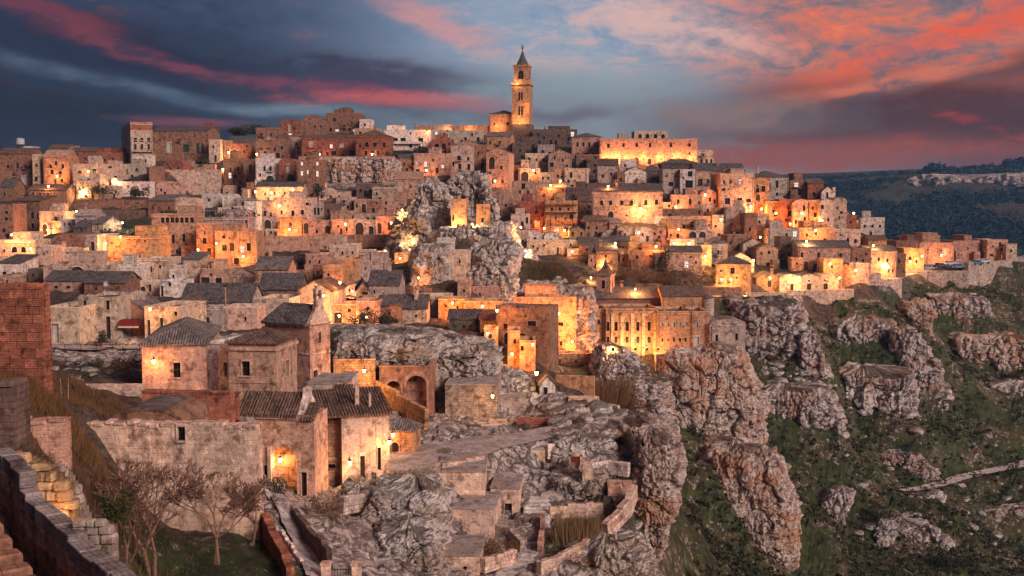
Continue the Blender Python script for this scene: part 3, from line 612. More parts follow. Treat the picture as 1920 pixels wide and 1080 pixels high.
HOUSES += '''
85 150 578 644|c=cream m=plaster D=129 a=-4 d=8|s104,624,14,34 w89,582,6,18|cream house with a white framed door under a glaring lamp
148 228 556 636|c=grey m=rubble D=133 a=-3 ruin=1 d=8|w159,572,7,18 d157,614,8,30 w202,572,8,18 d203,610,10,34|roofless grey stone house with tall dark doorways
225 274 566 630|c=brown m=rubble D=136 a=4 r=gable_y e=.72 d=9 rc=tilegrey|w236,577,8,16 A238,612,24,26|brown gabled house with a red awning at its door
272 336 577 634|c=cream m=plaster D=131 a=-8 d=8 s=345|d279,612,7,24 w303,606,7,20 w330,588,8,8|cream house corner lit by a lamp beside the red awning
322 358 566 612|c=ochre D=146 r=gable_y e=.55 d=9|w335,590,5,8|lit ochre gable peeping behind the cream lamp-lit corner
340 470 566 602|c=grey m=rubble D=158 r=gable_x rh=2.3 rc=slate d=8|w372,585,10,9 w440,584,4,8|long grey house with a wide slate roof and a tall chimney pipe
357 420 582 618|c=grey m=plaster D=146 d=5|g386,603,11,14 w365,592,5,7|grey lean-to wall with a small green door
418 482 578 620|c=pale m=rubble D=148 d=6|w460,598,5,8|pale rough wall right of the green door
480 542 562 610|c=pale m=plaster D=156 a=-4 d=8|w498,588,3,14 w520,590,4,8|pale rounded-corner wall left of the lamp-lit fronts
487 562 542 575|c=brown D=172 r=gable_x rh=2.2 rc=slate d=7|w510,562,5,7 w540,562,4,6|house with a broad grey slate roof and stone chimney
535 592 570 612|c=cream D=160 d=7|w567,582,3,14|cream lamp-lit wall below the broad slate roof
560 620 528 612|c=pink m=plaster D=162 a=-6 r=gable_y e=.8 d=9|w600,560,4,8 w580,572,4,7|tall pink gable wall washed by a lamp at its foot
480 540 505 548|c=pink D=196 r=gable_x rh=2 rc=tilegrey d=8|w495,520,5,7 w520,524,5,7|pink house with tiled roof behind the broad slate roof
540 572 512 545|c=brown D=205|w552,526,5,7|brown house half hidden by dry shrubs
606 640 500 552|c=ochre D=205 d=7|w616,515,4,6 w626,530,5,8|ochre house front glowing in the lane behind the pink gable
628 666 488 532|c=ochre m=plaster D=212 a=-6 d=9|w640,500,4,10 d638,522,8,20|orange plastered front of the long flat house
664 724 490 528|c=grey D=216 r=flat d=9|w686,504,3,4|long grey stone side of the house with the orange front
668 692 531 568|c=ochre m=plaster D=186 a=8 r=gable_y e=.6 d=12|w684,546,11,12 d676,560,5,10|little ochre gabled house with a balcony window
692 748 534 568|c=grey D=189 a=-2 r=gable_x rh=2.2 rc=slate d=8|w702,547,4,7|grey stone house with dark roof beside the little ochre gable
620 668 572 606|c=ochre D=164 d=6|d632,594,18,16 w655,582,6,6|ochre shop front glowing behind dark shrubs
666 712 566 604|c=pink D=168 d=6|w690,578,6,6 A680,594,14,16|pink shop front with an arched opening and bright lights
710 752 572 606|c=brown D=170 d=6 r=gable_x rh=1.2 rc=slate|w730,588,5,6|low brown house with slate roof above the grey rock shelf
728 800 578 604|c=pale D=172 r=gable_x rh=1.8 rc=slate d=7|w750,592,5,5 w780,592,5,5|low pale house with wide slate roof behind the rock shelf
772 806 545 580|c=brown m=rubble D=192 d=5|A785,556,18,24 w776,548,5,8|brown cave house in the foot of the great rock
770 846 556 592|c=pale m=rubble D=184 d=6|w790,570,5,6 d806,574,6,14 w826,566,4,5|pale ruined wall at the foot of the great rock
822 872 562 598|c=ochre D=178 d=6|w836,574,4,6 w858,576,4,6|ochre wall in lamp glow below the great rock
858 882 524 560|c=pink D=204 d=5|w870,545,4,6|small pink chapel wall built against the great rock
820 852 448 478|c=white m=plaster D=236 d=6 n=chapel cat=chapel|w836,466,5,6|white flat-fronted chapel wall set in the great rock
838 882 472 524|c=cream m=plaster D=212 d=8|w842,500,3,16 w862,490,3,8|tall cream wall with streaks built into the great rock
870 944 566 598|c=ochre D=176 d=6|w890,580,4,6 w920,584,12,4 d905,588,5,12|long ochre house front lit from the lane under the rock
842 900 598 622|c=slate m=plaster D=158 r=gable_x rh=1 rc=slate d=7|w870,612,5,5|low dark slate-roofed shed in the middle
900 956 600 624|c=pale D=156 r=shed rh=.8 rc=red d=6|w930,612,6,5|low pale house with a red tiled strip of roof
930 1028 578 662|c=brown m=rubble D=150 a=-16 s=1030 d=6 ruin=1|w948,612,8,10 w985,592,4,4|big dark rubble house with a stepped roofline
908 934 618 660|c=ochre m=plaster D=148 d=5|w919,630,7,8|yellow lit gable corner with one square window
952 975 622 700|c=ochre m=plaster D=144 d=5|w965,640,5,8|tall ochre pier lit from behind the dark wall
974 1004 640 690|c=ochre m=rubble D=143 d=5|w979,653,6,10 A990,668,14,20|orange glowing cave house with a black window
668 700 470 496|c=cream m=plaster D=242 d=5|w680,484,4,5|cream hut glowing below the foot of the great rock
714 738 462 484|c=ochre m=plaster D=256 r=gable_y e=.6 d=5|w724,474,4,5|tiny bright gabled chapel at the left foot of the great rock
740 764 476 500|c=ochre m=plaster D=246 d=4||small bright yellow wall next to the tiny chapel
880 936 538 562|c=pink m=rubble D=210 d=5|w900,552,4,5|pink low wall under the right foot of the great rock
1012 1041 706 744|c=white m=plaster D=128 a=4 r=gable_y e=.6 d=4 n=chapel cat=chapel|a1022,722,4,7 d1023,732,8,12|tiny white chapel with pointed front and dark green door
835 932 722 790|r=slab c=grey D=122 a=-3 d=9 m=stone|w870,735,3,3|big square grey ashlar block house with a lamp at its corner
932 986 744 784|r=slab c=grey m=rubble D=126 a=2 d=6|w950,758,3,3|rough grey wall house right of the ashlar block
804 842 690 788|c=pale m=rubble D=128 a=20 d=5|A818,760,10,30|pale broken pier at the mouth of the dark cave
268 389 645 745|c=pink m=rubble D=97 a=10 s=262 d=13 n=farmhouse r=hip rh=1.3 rc=tilegrey|w332,694,14,28 <w266,690,4,10|square pink stone house with grey hipped roof and one barred window
388 430 646 745|c=white m=rubble D=98 a=-20 d=8|w424,692,9,26 w420,735,5,10|pale grey stone house flank with a tall window
430 520 642 752|c=pink m=rubble D=95 a=-8 s=558 d=12 n=town_house cor=1 r=hip rh=.9 rc=tilebrown|w461,691,16,28 d428,738,6,16 >w538,690,7,26|reddish square house with one framed window and a pale right flank
536 582 608 728|c=pink m=rubble D=112 a=-32 s=620 d=8.5 n=church cat=church r=none|>w599,633,5,20 >d591,707,8,24|small church with slate roof and a gable bell-cote
576 632 720 760|r=slab c=grey m=plaster D=104 a=-4 d=6|d578,735,6,18|low grey flat-roofed house below the small church
630 656 716 760|r=slab c=pale m=plaster D=105 d=6|w642,740,4,5|small pale cube house next to the low grey house
482 591 779 936|c=pink m=rubble D=86 a=-9 s=616 d=8 n=town_house r=none|d500,892,11,40 d570,906,12,42 N533,885,50,98|pink stone house with a tall arched recess lit by a lamp
612 643 782 928|c=pink m=stone D=91 a=2 d=7 r=none|w622,874,14,8 w630,830,5,5|narrow brown flank wall between two pale house fronts
642 731 776 922|c=grey m=rubble D=90 a=18 d=8 n=town_house r=none|d680,878,10,46 d711,860,7,42 w709,791,5,22 w693,830,3,14 w676,812,4,14|pale two-storey house with two dark street doors
731 776 806 866|c=ochre m=stone D=101 a=-10 s=789 d=5 r=hip rh=.8 rc=tilegrey n=hut cat=hut|A741,846,14,34|small ochre hut with an arched door and pointed roof
897 984 849 878|r=slab c=pale m=plaster D=104 d=3|w910,862,3,3|low pale wall house left of the dark doorway gap
999 1022 842 880|r=slab c=cream m=plaster D=105 d=3 n=gate_pier cat=pier||square cream stone pier right of the dark doorway gap
822 910 884 918|r=slab c=pale m=plaster D=93 d=6|w845,900,3,3|low pale house wall below the paved lane
845 926 955 1020|r=slab c=pale m=plaster D=89 a=-6 d=5|w910,961,5,3|plain pale terrace house with a flat stone roof
920 974 916 980|r=slab c=cream m=plaster D=95 a=-4 d=5|d953,960,14,33|small cream house with one black door by the rock stairs
812 900 1042 1092|r=slab c=pale m=plaster D=82 a=-3 d=5|w872,1065,7,7|lowest pale house wall at the bottom of the picture
'''
# free-standing and retaining walls (thing, top edge and base) : x0 x1 top base | options | label
WALLS = '''
-70 86 536 706|c=red D=60 d=.9 block=1|tall red wall of squared stone blocks at the left edge
281 308 312 378|c=brown m=rubble D=352 d=3 a=8|round-shouldered brown stone buttress under the palace
306 412 318 378|c=pale m=rubble D=358 d=3|high rough retaining wall under the palace garden
360 404 308 326|c=pink m=stone D=372 d=1.5|stone balustrade wall of the palace garden
140 280 374 400|c=brown m=stone D=326 d=2|long dark brown terrace wall below the white houses
140 280 394 416|c=dark m=rubble D=318 d=3|second dark terrace wall with cave arches
480 625 443 480|c=pink m=rubble D=266 d=2|long pink terrace wall under the arched row
612 745 440 474|c=pink m=rubble D=272 d=2|sloping pink terrace wall ending at the great rock
560 740 293 330|c=pink m=stone D=366 d=2|pink garden wall on top of the cliff
1150 1262 533 556|c=ochre m=rubble D=262 d=2|curved road wall lit by a lamp behind the church
1260 1390 538 560|c=brown m=rubble D=262 d=2|long brown road wall right of the church roof
1570 1652 512 532|c=pale m=rubble D=282 d=1.5|rough wall along the road beside the barrel houses
1400 1480 549 578|c=pale m=stone D=259 d=1.2 a=3|road parapet wall above the cliff, left end
1480 1600 545 586|c=pale m=stone D=263 d=1.4 a=16|road parapet wall above the cliff, middle stretch
1598 1690 527 570|c=pale m=stone D=276 d=1.4 a=34|road parapet wall above the cliff, where it bends
1684 1816 508 538|c=grey m=stone D=304 d=2|long grey wall under the car park
1814 1896 492 562|c=grey m=stone D=312 a=34 d=2|tall buttressed bastion wall at the road's end
960 1050 536 552|c=pale m=rubble D=232 d=1.2|low rough wall on top of the lamp-lit cliff
1042 1114 706 750|c=ochre m=plaster D=131 a=-14 d=.5|sloping ochre wall beside the tiny white chapel
1066 1124 746 760|c=pale m=rubble D=125 d=1.0|low pale rubble wall below the tiny chapel
968 1035 786 810|c=red m=stone D=116 d=.6|low red block wall on the rock platform
860 902 848 872|c=red m=plaster D=102 a=30 d=.5|small red slanting wall by the paved lane
147 266 724 744|c=pale m=plaster D=92 d=.7|low pale garden wall left of the pink hipped house
266 434 738 775|c=red m=plaster D=84 a=-6 d=.8|dark red yard wall under the pink hipped house
31 125 790 850|c=pink m=rubble D=54 a=4 d=.8 ruin=1|broken pink garden wall with big coping stones
132 486 800 1006|c=pale m=plaster D=66 a=-4 d=1.0 ruin=1 hole=340,812,16,30|long weathered garden wall with one black window hole
0 31 722 880|c=dark m=rubble D=31 d=1.0 ruin=1|rough grey wall end at the left edge
1092 1112 872 940|c=pale m=plaster D=98 d=1|rock-cut step wall in the terraces
1140 1188 912 945|c=pink m=plaster D=97 d=2|pink plaster wall set between the rocks
'''
# free ground heights: px py D veg(0 stone,1 grass,2 dry earth)
GROUND = [
 (-700,900,20,2),(-300,1000,20,2),(100,1150,20,2),(500,1300,20,1),(960,1500,20,1),(1500,1500,20,1),(2300,1500,20,1),
 (-300,760,60,2),(-400,640,130,2),(-400,520,220,2),(-400,420,300,2),(-500,330,380,2),
 (40,706,60,2),(100,714,62,2),(60,745,57,2),(120,758,59,2),(180,765,68,2),(60,788,54.6,2),(120,792,57,2),(200,790,71,2),(120,700,75,2),
 (100,652,127,0),(180,655,126,0),(262,652,126,0),(120,690,110,2),(220,700,104,2),(150,720,98,2),(250,725,96,2),
 (300,1000,64.5,1),(420,1002,64.5,1),(200,1010,63,1),(300,1080,56,1),(420,1080,54,1),(500,1040,60,1),(520,985,70,0),(240,1100,52,2),
 (180,1130,28,2),(60,1130,27,2),(350,1300,30,1),(700,1250,45,0),(900,1300,50,0),(1100,1300,55,0),
 (600,940,84,0),(660,930,87,0),(740,880,96,0),(820,860,100,0),(900,838,104,0),(1000,828,107,0),(1080,815,109,0),
 (860,795,117,0),(950,792,118,0),(1050,775,122,0),(1100,768,124,0),(1160,770,124,0),(1025,748,127,0),(1070,752,128,0),(1180,800,118,0),(1200,830,110,0),
 (780,800,112,0),(730,770,112,0),(640,765,104,0),(560,760,97,0),(700,735,120,2),(760,765,120,0),
 (540,1000,70,0),(600,1060,66,0),(640,1010,74,0),(700,960,84,0),(760,930,90,0),(700,1060,70,0),(760,1080,72,0),(600,1150,55,0),
 (830,935,91,0),(880,948,91,0),(800,1030,80,0),(985,885,103,0),(1000,930,98,0),(1010,970,93,0),(985,1030,88,0),(950,1080,82,0),
 (1060,890,102,0),(1100,955,96,1),(1060,1030,88,1),(1120,1000,93,1),(1150,1050,88,0),(1150,1120,82,0),(1180,950,97,1),(1180,880,103,0),(1050,1120,78,0),
 # drop beyond the spur
 (1300,1130,112,1),(1300,1200,100,1),(1280,1000,128,1),(1200,1300,80,1),(1265,920,150,1),(1260,860,175,1),(1215,800,185,2),
 (1150,780,160,2),(1100,740,170,2),(1080,715,180,2),(1180,745,185,2),(1140,690,205,2),(1060,690,190,2),(1040,680,180,0),
 (1100,672,222,0),(1000,672,190,0),(1160,668,229,0),(1240,672,230,0),(1330,680,230,0),(1420,640,245,2),
 (1330,890,213,1),(1450,890,213,1),(1260,870,206,1),(1400,860,196,1),(1340,860,192,1),(1480,920,196,1),(1500,1000,190,1),(1400,1080,180,1),(1520,1080,185,1),(1600,1080,185,1),
 # rock shelf in the middle
 (640,608,150,0),(700,612,148,0),(780,612,148,0),(860,625,144,0),(910,650,138,0),(640,640,132,1),(720,645,131,1),(800,655,130,0),(880,672,128,0),
 (640,680,124,0),(700,742,120,0),(760,762,124,0),(790,705,129,0),(925,690,136,0),
 (620,755,104,0),(960,700,142,2),(1000,705,140,2),(1030,695,150,2),(940,640,152,2),
 # garden under the rock (dark slope)
 (1000,498,238,1),(1060,496,240,1),(1000,536,230,1),(1080,536,232,1),(1040,515,234,1),(1000,560,215,0),(1080,600,215,0),(960,610,190,0),
 (1100,505,262,2),(1180,512,262,2),(1260,520,262,2),(1330,520,262,2),
 (560,478,252,2),(640,478,250,2),(720,500,238,2),(560,505,225,2),(640,486,236,2),
 (230,430,290,1),(280,440,276,1),(240,415,306,1),(320,395,322,1),(420,395,312,1),(350,330,376,1),(370,318,384,1),
 (640,340,350,0),(700,360,335,0),(760,335,362,0),(640,300,374,2),(720,296,374,2),
 (860,572,202,0),(800,580,196,0),(900,572,202,0),(820,420,290,0),(880,420,290,0),(755,490,248,0),(950,480,250,0),
 # road and right side
 (1400,562,260,0),(1480,552,264,0),(1560,545,270,0),(1640,532,283,0),(1690,512,305,0),(1740,496,328,0),(1800,490,334,0),(1860,486,338,0),(1910,486,336,0),(2000,480,345,0),
 (1420,600,256,2),(1480,620,254,1),(1540,640,252,1),(1440,690,240,1),(1500,740,236,1),(1560,780,238,1),(1460,790,225,1),(1520,840,222,1),
 (1580,575,266,1),(1640,580,270,1),(1700,560,292,1),(1640,640,260,1),(1720,650,274,1),(1760,600,288,2),(1800,560,303,1),(1760,700,266,1),
 (1900,560,306,1),(1900,600,298,1),(1850,640,284,1),(1930,640,288,1),(1960,540,330,1),(2100,560,340,1),(1850,700,268,1),(1930,700,272,1),(2050,700,282,1),
 (1620,820,236,1),(1700,830,240,1),(1800,800,248,1),(1850,740,260,1),(1930,760,262,1),(1900,800,252,1),(2050,800,262,1),
 (1560,900,220,1),(1640,910,222,1),(1720,912,226,1),(1800,892,233,1),(1920,872,240,1),(1560,980,208,1),(1660,980,210,1),(1760,960,216,1),(1880,950,226,1),(2050,900,240,1),
 (1600,1060,194,1),(1700,1060,196,1),(1800,1060,200,1),(1920,1060,206,1),(2100,1060,215,1),(1700,1250,150,1),(2100,1300,150,1),
 (1300,905,170,1),(1285,985,163,1),(1270,1070,152,1),(1340,880,174,1),(1262,1085,104,1),(1245,1130,98,1),
 # behind the right shoulder of the hill the ground falls to the ravine
 (1600,420,330,2),(1625,432,330,2),(1650,445,335,2),(1610,440,360,1),(1680,470,360,1),(1760,490,380,1),(1880,498,400,1),(1700,500,450,1),(1600,480,450,1),(1850,520,470,1),(2100,520,470,1),
 (1660,520,600,1),(1900,530,600,1),(2200,520,600,1),(1500,480,560,1),(1500,370,400,1),(1400,350,420,2),
 # back of the town
 (-300,330,480,2),(100,330,480,2),(500,300,480,2),(900,290,490,2),(1200,300,480,2),(1350,330,460,2),
 (-300,380,760,2),(200,378,760,2),(700,375,760,2),(1200,385,760,2),(1500,430,760,1),(1800,490,760,1),(2200,490,760,1),
]
HOUSES += '''
205 345 770 812|c=brown m=plaster D=71 a=-3 r=vault e=.25 d=5||low barrel-vaulted red roof behind the long garden wall
958 1080 558 676|c=ochre m=plaster D=213 d=5 n=rock_cut_house|w1052,644,5,8 w1078,640,4,6 s1036,636,11,18 w985,640,5,8|tall plain rock-cut wall glowing orange under the grassy cliff top
1030 1112 664 690|c=ochre D=205 d=5|w1050,676,4,6 w1080,678,4,6|low ochre wall house at the foot of the glowing rock-cut wall
1072 1126 256 298|c=pink D=412 a=-4 r=hip rh=1.8 rc=slate n=palace cat=palace d=11 cor=1|w1083,271,4,9 w1094,271,4,9 w1105,271,4,9 w1116,271,4,9 w1084,289,4,6 w1098,289,4,6 w1112,289,4,6|pink palace wing with five tall windows at the left end of the long palace
1124 1307 260 314|c=pink D=398 a=-2 n=palace cat=palace d=16|w1141,273,5,8 w1169,272,5,7 w1194,272,5,8 w1219,272,5,8 w1258,272,5,8 w1293,272,5,7 d1141,304,5,10 d1169,303,5,10 d1194,301,7,12 d1218,303,6,11 w1257,301,5,8 A1293,307,7,12 w1293,288,4,5|long fortress-like palace lit orange from below on the skyline
1189 1252 246 262|c=pale D=408 d=9|a1200,255,7,8 a1214,255,7,8 a1229,255,7,8 a1243,255,7,8|rooftop loggia of four arches on the long palace
1160 1178 250 262|c=grey D=410 d=5||little grey rooftop hut on the long palace
1306 1338 282 314|c=pale D=402 d=10|w1315,302,4,8 w1325,302,4,8 w1334,302,4,8 w1318,290,4,5|pale end house joined to the right of the long palace
917 966 213 258|c=ochre m=stone D=438 a=-8 r=hip rh=1.8 rc=slate n=church_transept cat=church d=11|w927,232,3,5 w952,232,6,6|ochre church block with dark hipped roof beside the bell tower
1080 1124 290 318|c=brown D=392 d=8|w1095,303,4,6 w1110,303,4,6|brown terrace house below the palace wing
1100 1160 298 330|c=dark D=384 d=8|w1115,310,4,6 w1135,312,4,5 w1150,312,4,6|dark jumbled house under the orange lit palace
1240 1310 306 330|c=dark D=376 r=hip rh=1.6 rc=slate d=8|w1262,318,4,6 w1290,318,4,6|dark slate-roofed house in front of the long palace
1110 1137 580 668|c=ochre D=229 a=3 d=8|w1123,604,4,10 w1123,636,4,10 d1117,641,6,18|brown shadowed bay at the left end of the lit convent
1136 1233 580 668|c=ochre m=plaster D=228 a=3 n=convent cat=convent d=11 cor=1|w1155,613,6,19 w1176,613,6,19 w1196,613,6,19 w1217,613,6,19 w1140,613,5,19 w1155,637,6,12 w1176,637,6,12 w1196,637,6,12 w1217,637,6,12 w1140,637,5,12|convent front with five bays of windows blazing with floodlight
1232 1298 585 672|c=ochre D=227 a=3 d=11|s1242,608,4,8 s1253,608,4,8 s1264,608,4,8 s1275,608,4,8 s1287,608,4,8 w1242,637,4,7 w1253,637,3,5 w1264,637,4,7 w1275,637,4,7 w1286,637,4,7|reddish convent wing with a row of five small white windows
1297 1330 585 672|c=pink D=227 a=3 d=10|s1307,607,4,9 s1306,641,9,19|pink end wing with a white glazed door on the cliff
1110 1243 560 600|c=brown D=244 a=3 r=gable_x rh=2.2 rc=slate d=10|w1132,575,5,5 w1160,578,4,5|long slate-roofed church nave behind the lit convent front
1242 1322 556 600|c=ochre D=242 a=3 r=gable_x rh=2.0 rc=tilebrown d=9|w1260,575,4,5 w1283,576,4,5|ochre church choir with brown tiled roof right of the nave
1331 1397 600 676|c=grey m=rubble D=226 a=2 r=vault e=.9 d=8|w1344,634,5,13 w1381,631,5,13|grey stone house perched on the cliff edge
712 808 688 772|c=brown m=rubble D=117.5 d=8 n=cave_house|N781,733,38,58 N738,738,28,48|brown cave house with one tall stone arch in the rock shelf
626 704 676 740|c=ochre m=stone D=116.5 a=6 d=6 n=cave_wall cat=wall||ochre block wall inside a rock hollow lit by a yellow lamp
846 875 374 428|c=ochre m=plaster D=246 d=6 n=rock_chapel cat=chapel|d850,408,4,12|ochre chapel front set in the great rock, lit from below
893 918 384 424|c=ochre m=rubble D=247 d=6 n=rock_chapel cat=chapel|d905,414,5,12|small yellow lit chapel wall under the boulders of the great rock
'''
WALLS += '''
1068 1140 672 690|c=ochre m=plaster D=206 a=-18 d=.8|pale ramp wall climbing to the convent terrace
1230 1320 664 690|c=pink m=stone D=224 a=3 d=2|pink terrace wall below the convent windows
'''
HOUSES += '''
648 680 531 554|c=grey D=206 d=7 m=rubble a=0 r=gable_y rh=1.6 rc=slate e=.68|w655,544,4,6 w671,544,4,6|small grey gabled house just left of the little ochre gabled house
-2 24 516 534|c=pink D=208 d=6 m=stone a=0 r=vault rh=1.8 rc=tilebrown e=.68|A13,529,5,10|small pink vaulted house just below the low white house with dark roof
53 89 505 529|c=dark D=214 d=7 m=rubble a=0|w62,515,4,6 w82,515,4,6|small dark flat-roofed house just below the pale block with lamp glow
588 623 498 529|c=red D=214 d=8 m=plaster a=-8|w596,511,4,6 w614,511,4,6 d614,524,5,10|small red flat-roofed house just left of the ochre house front
573 622 478 509|c=pink D=225 d=9 m=stone a=6|w581,491,4,6 w599,491,4,6 d591,504,5,10|small pink flat-roofed house just above the ochre house front
1103 1131 476 504|c=pink D=268 d=8 m=stone a=-8 r=gable_x rh=1.3 rc=tilegrey e=.68|w1109,488,4,6 w1122,488,4,6 d1117,499,5,10|small pink gabled house just left of the ochre house glowing orange
558 590 477 499|c=dark D=238 d=6 m=plaster a=-8|w568,486,4,6 w581,486,4,6|small dark flat-roofed house just above the brown house half hidden
1163 1190 477 499|c=ochre D=274 d=8 m=rubble a=0 r=gable_x rh=1.3 rc=tilebrown e=.68|w1169,486,4,6 w1183,486,4,6 A1182,494,5,10|small ochre gabled house just below the low brown house with flat slate roof
618 668 460 494|c=pale D=236 d=9 m=rubble a=0|w642,474,4,6 w661,474,4,6|small pale flat-roofed house just left of the cream hut glowing below the foot
1393 1430 448 479|c=cream D=289 d=6 m=rubble a=10 r=gable_y rh=1.6 rc=tilegrey e=.68|w1403,465,4,6 w1422,465,4,6 A1411,474,5,10|small cream gabled house just left of the pink gabled house with two dark windows
1363 1406 441 474|c=brown D=291 d=6 m=stone a=6|w1370,455,4,6 w1399,455,4,6 d1393,469,5,10|small brown flat-roofed house just above the low gabled house with twin windows
1068 1096 424 449|c=ochre D=298 d=9 m=rubble a=0 r=gable_y rh=1.2 rc=tilegrey e=.68|w1074,438,4,6 w1090,438,4,6 d1078,444,5,10|small ochre gabled house just below the pale cottage right of the scaffolded building
498 522 430 444|c=grey D=284 d=9 m=plaster a=0|w508,436,4,6|small grey flat-roofed house just left of the orange glowing wall at the end
1098 1141 414 444|c=brown D=299 d=7 m=rubble a=6 r=gable_x rh=1.3 rc=tilebrown e=.68|w1104,427,4,6 w1119,427,4,6 A1117,439,5,10|small brown gabled house just right of the pale cottage right of the scaffolded building
1613 1658 409 444|c=white D=319 d=9 m=rubble a=-14|w1621,424,4,6 w1636,424,4,6 w1650,424,4,6 d1633,439,5,10|small white flat-roofed house just above the low brown house on the edge
138 164 426 439|c=dark D=279 d=8 m=plaster a=-8 r=gable_x rh=1.6 rc=slate e=.68|w152,431,4,6|small dark gabled house just right of the low white house with three small windows
173 194 419 439|c=cream D=280 d=8 m=plaster a=-14 r=gable_x rh=1.6 rc=tilegrey e=.68|w183,427,4,6|small cream gabled house just right of the low house with a pale grey sheet
1143 1167 419 434|c=pink D=299 d=9 m=plaster a=10 r=gable_x rh=1.6 rc=tilegrey e=.68|w1156,425,4,6|small pink gabled house just left of the pink vaulted cave house,
278 327 376 409|c=brown D=316 d=8 m=rubble a=-8 r=shed rh=1.7 rc=tilegrey e=.68|w287,390,4,6 w317,390,4,6|small brown house just above the pink house with a row
408 436 390 409|c=pale D=307 d=7 m=plaster a=10|w416,398,4,6|small pale flat-roofed house just above the long grey wall house
438 457 387 409|c=white D=307 d=9 m=rubble a=6|w447,396,4,6 d449,404,5,10|small white flat-roofed house just below the grey house below the round-fronted cave houses
323 370 370 404|c=cream D=317 d=8 m=rubble a=0 r=vault rh=1.9 rc=tilebrown e=.68|w360,389,4,6|small cream vaulted house just above the pink house with a row
1083 1114 377 404|c=brown D=322 d=6 m=stone a=0 r=gable_x rh=1.2 rc=tilebrown e=.68|w1105,388,4,6 d1103,399,5,10|small brown gabled house just below the dark house left of the six-window building
1318 1337 382 404|c=cream D=319 d=9 m=rubble a=10 r=vault rh=1.8 rc=slate e=.68|w1327,394,4,6|small cream vaulted house just below the pink house with an arched top
1243 1268 380 394|c=grey D=318 d=8 m=stone a=-8|w1254,386,4,6|small grey flat-roofed house just above the long brown terrace wall
598 642 350 384|c=pale D=329 d=9 m=plaster a=0 r=gable_y rh=1.8 rc=tilebrown e=.68|w603,369,4,6 w620,369,4,6 w636,369,4,6 A626,379,5,10|small pale gabled house just above the small brown house
698 746 351 379|c=cream D=328 d=9 m=stone a=-8|w706,363,4,6 w739,363,4,6 d713,374,5,10|small cream flat-roofed house just above the pink house lit by a lamp
143 188 338 374|c=pale D=341 d=8 m=rubble a=-8|w150,353,4,6 w182,353,4,6 A174,369,5,10|small pale flat-roofed house just below the low white terrace front
188 226 349 374|c=cream D=344 d=7 m=plaster a=0|w198,360,4,6 w217,360,4,6 d214,369,5,10|small cream flat-roofed house just left of the low white house wall
453 482 353 374|c=ochre D=346 d=9 m=rubble a=-8|w459,362,4,6 w474,362,4,6 d469,369,5,10|small ochre flat-roofed house just above the grey house below the round-fronted cave houses
668 718 345 374|c=dark D=331 d=8 m=plaster a=6|w676,357,4,6 w694,357,4,6 w709,357,4,6|small dark flat-roofed house just above the pink house with an arched passage
293 340 340 369|c=pink D=352 d=9 m=plaster a=0 r=vault rh=1.2 rc=tilegrey e=.68|w302,356,4,6 A309,364,5,10|small pink vaulted house just right of the low white house wall
418 438 348 369|c=cream D=358 d=6 m=stone a=0|A426,364,5,10|small cream flat-roofed house just below the tall ochre house washed orange
308 344 300 329|c=red D=358 d=6 m=stone a=-8 r=vault rh=1.1 rc=tilebrown e=.68|w319,316,4,6 w334,316,4,6|small red vaulted house just below the long stone palace wall
748 798 296 324|c=brown D=366 d=9 m=rubble a=10 r=gable_x rh=1.4 rc=slate e=.68|w758,308,4,6 w774,308,4,6 A763,319,5,10|small brown gabled house just left of the pink rubble wall with two small white
1163 1193 299 324|c=white D=393 d=9 m=rubble a=0|w1172,310,4,6 A1175,319,5,10|small white flat-roofed house just above the white gabled house with three arched windows
343 362 302 319|c=grey D=386 d=7 m=stone a=10|w352,309,4,6 d349,314,5,10|small grey flat-roofed house just below the long stone palace wall
913 958 255 284|c=ochre D=408 d=9 m=rubble a=-8 r=gable_x rh=1.7 rc=tilegrey e=.68|w919,267,4,6 w937,267,4,6 d931,279,5,10|small ochre gabled house just below the ochre church block with dark hipped roof
'''
# ---------------------------------------------------------------- rock masses: data (levels are py, left px, right px)
ROCKS = []
def rock(*a, **k): ROCKS.append((a, k))
rock('rock_outcrop', 'great grey limestone crag towering in the middle of the town', [
    dict(lv=[(500, 744, 842), (440, 750, 840), (400, 762, 838), (370, 778, 836), (350, 786, 826), (340, 797, 816)], D=250, t=18, amp=1.1, feat=3.6, nu=240, nv=160),
    dict(lv=[(440, 842, 942), (400, 846, 934), (380, 846, 930), (356, 848, 918), (338, 854, 902), (327, 864, 888)], D=266, t=11, amp=1.7, feat=2.6, nu=220, nv=130),
    dict(lv=[(520, 822, 968), (455, 824, 962), (432, 828, 955), (422, 840, 945)], D=240, t=20, amp=1.0, feat=3.2, nu=240),
    dict(lv=[(580, 766, 850), (540, 764, 850), (500, 764, 842), (472, 772, 838), (460, 785, 828)], D=208, t=22, amp=.9, feat=3.0, nu=200),
    dict(lv=[(580, 872, 958), (540, 870, 964), (510, 874, 962), (484, 888, 966), (466, 905, 958)], D=210, t=20, amp=1.0, feat=3.0, nu=220),
    dict(lv=[(530, 928, 1002), (495, 935, 1002), (474, 948, 985)], D=246, t=12, amp=1.2, feat=4),
    dict(lv=[(470, 738, 770), (430, 744, 772), (396, 752, 770)], D=258, t=8, amp=1.0, feat=3, nu=80, nv=60)])
rock('cliff_face', 'rough brown cliff under the pink garden wall', [dict(lv=[(376, 572, 738), (350, 570, 740), (320, 572, 742), (304, 580, 738), (298, 590, 730)], D=352, t=12, amp=1.2, feat=4, m='cliff', nu=240)], cat='cliff')
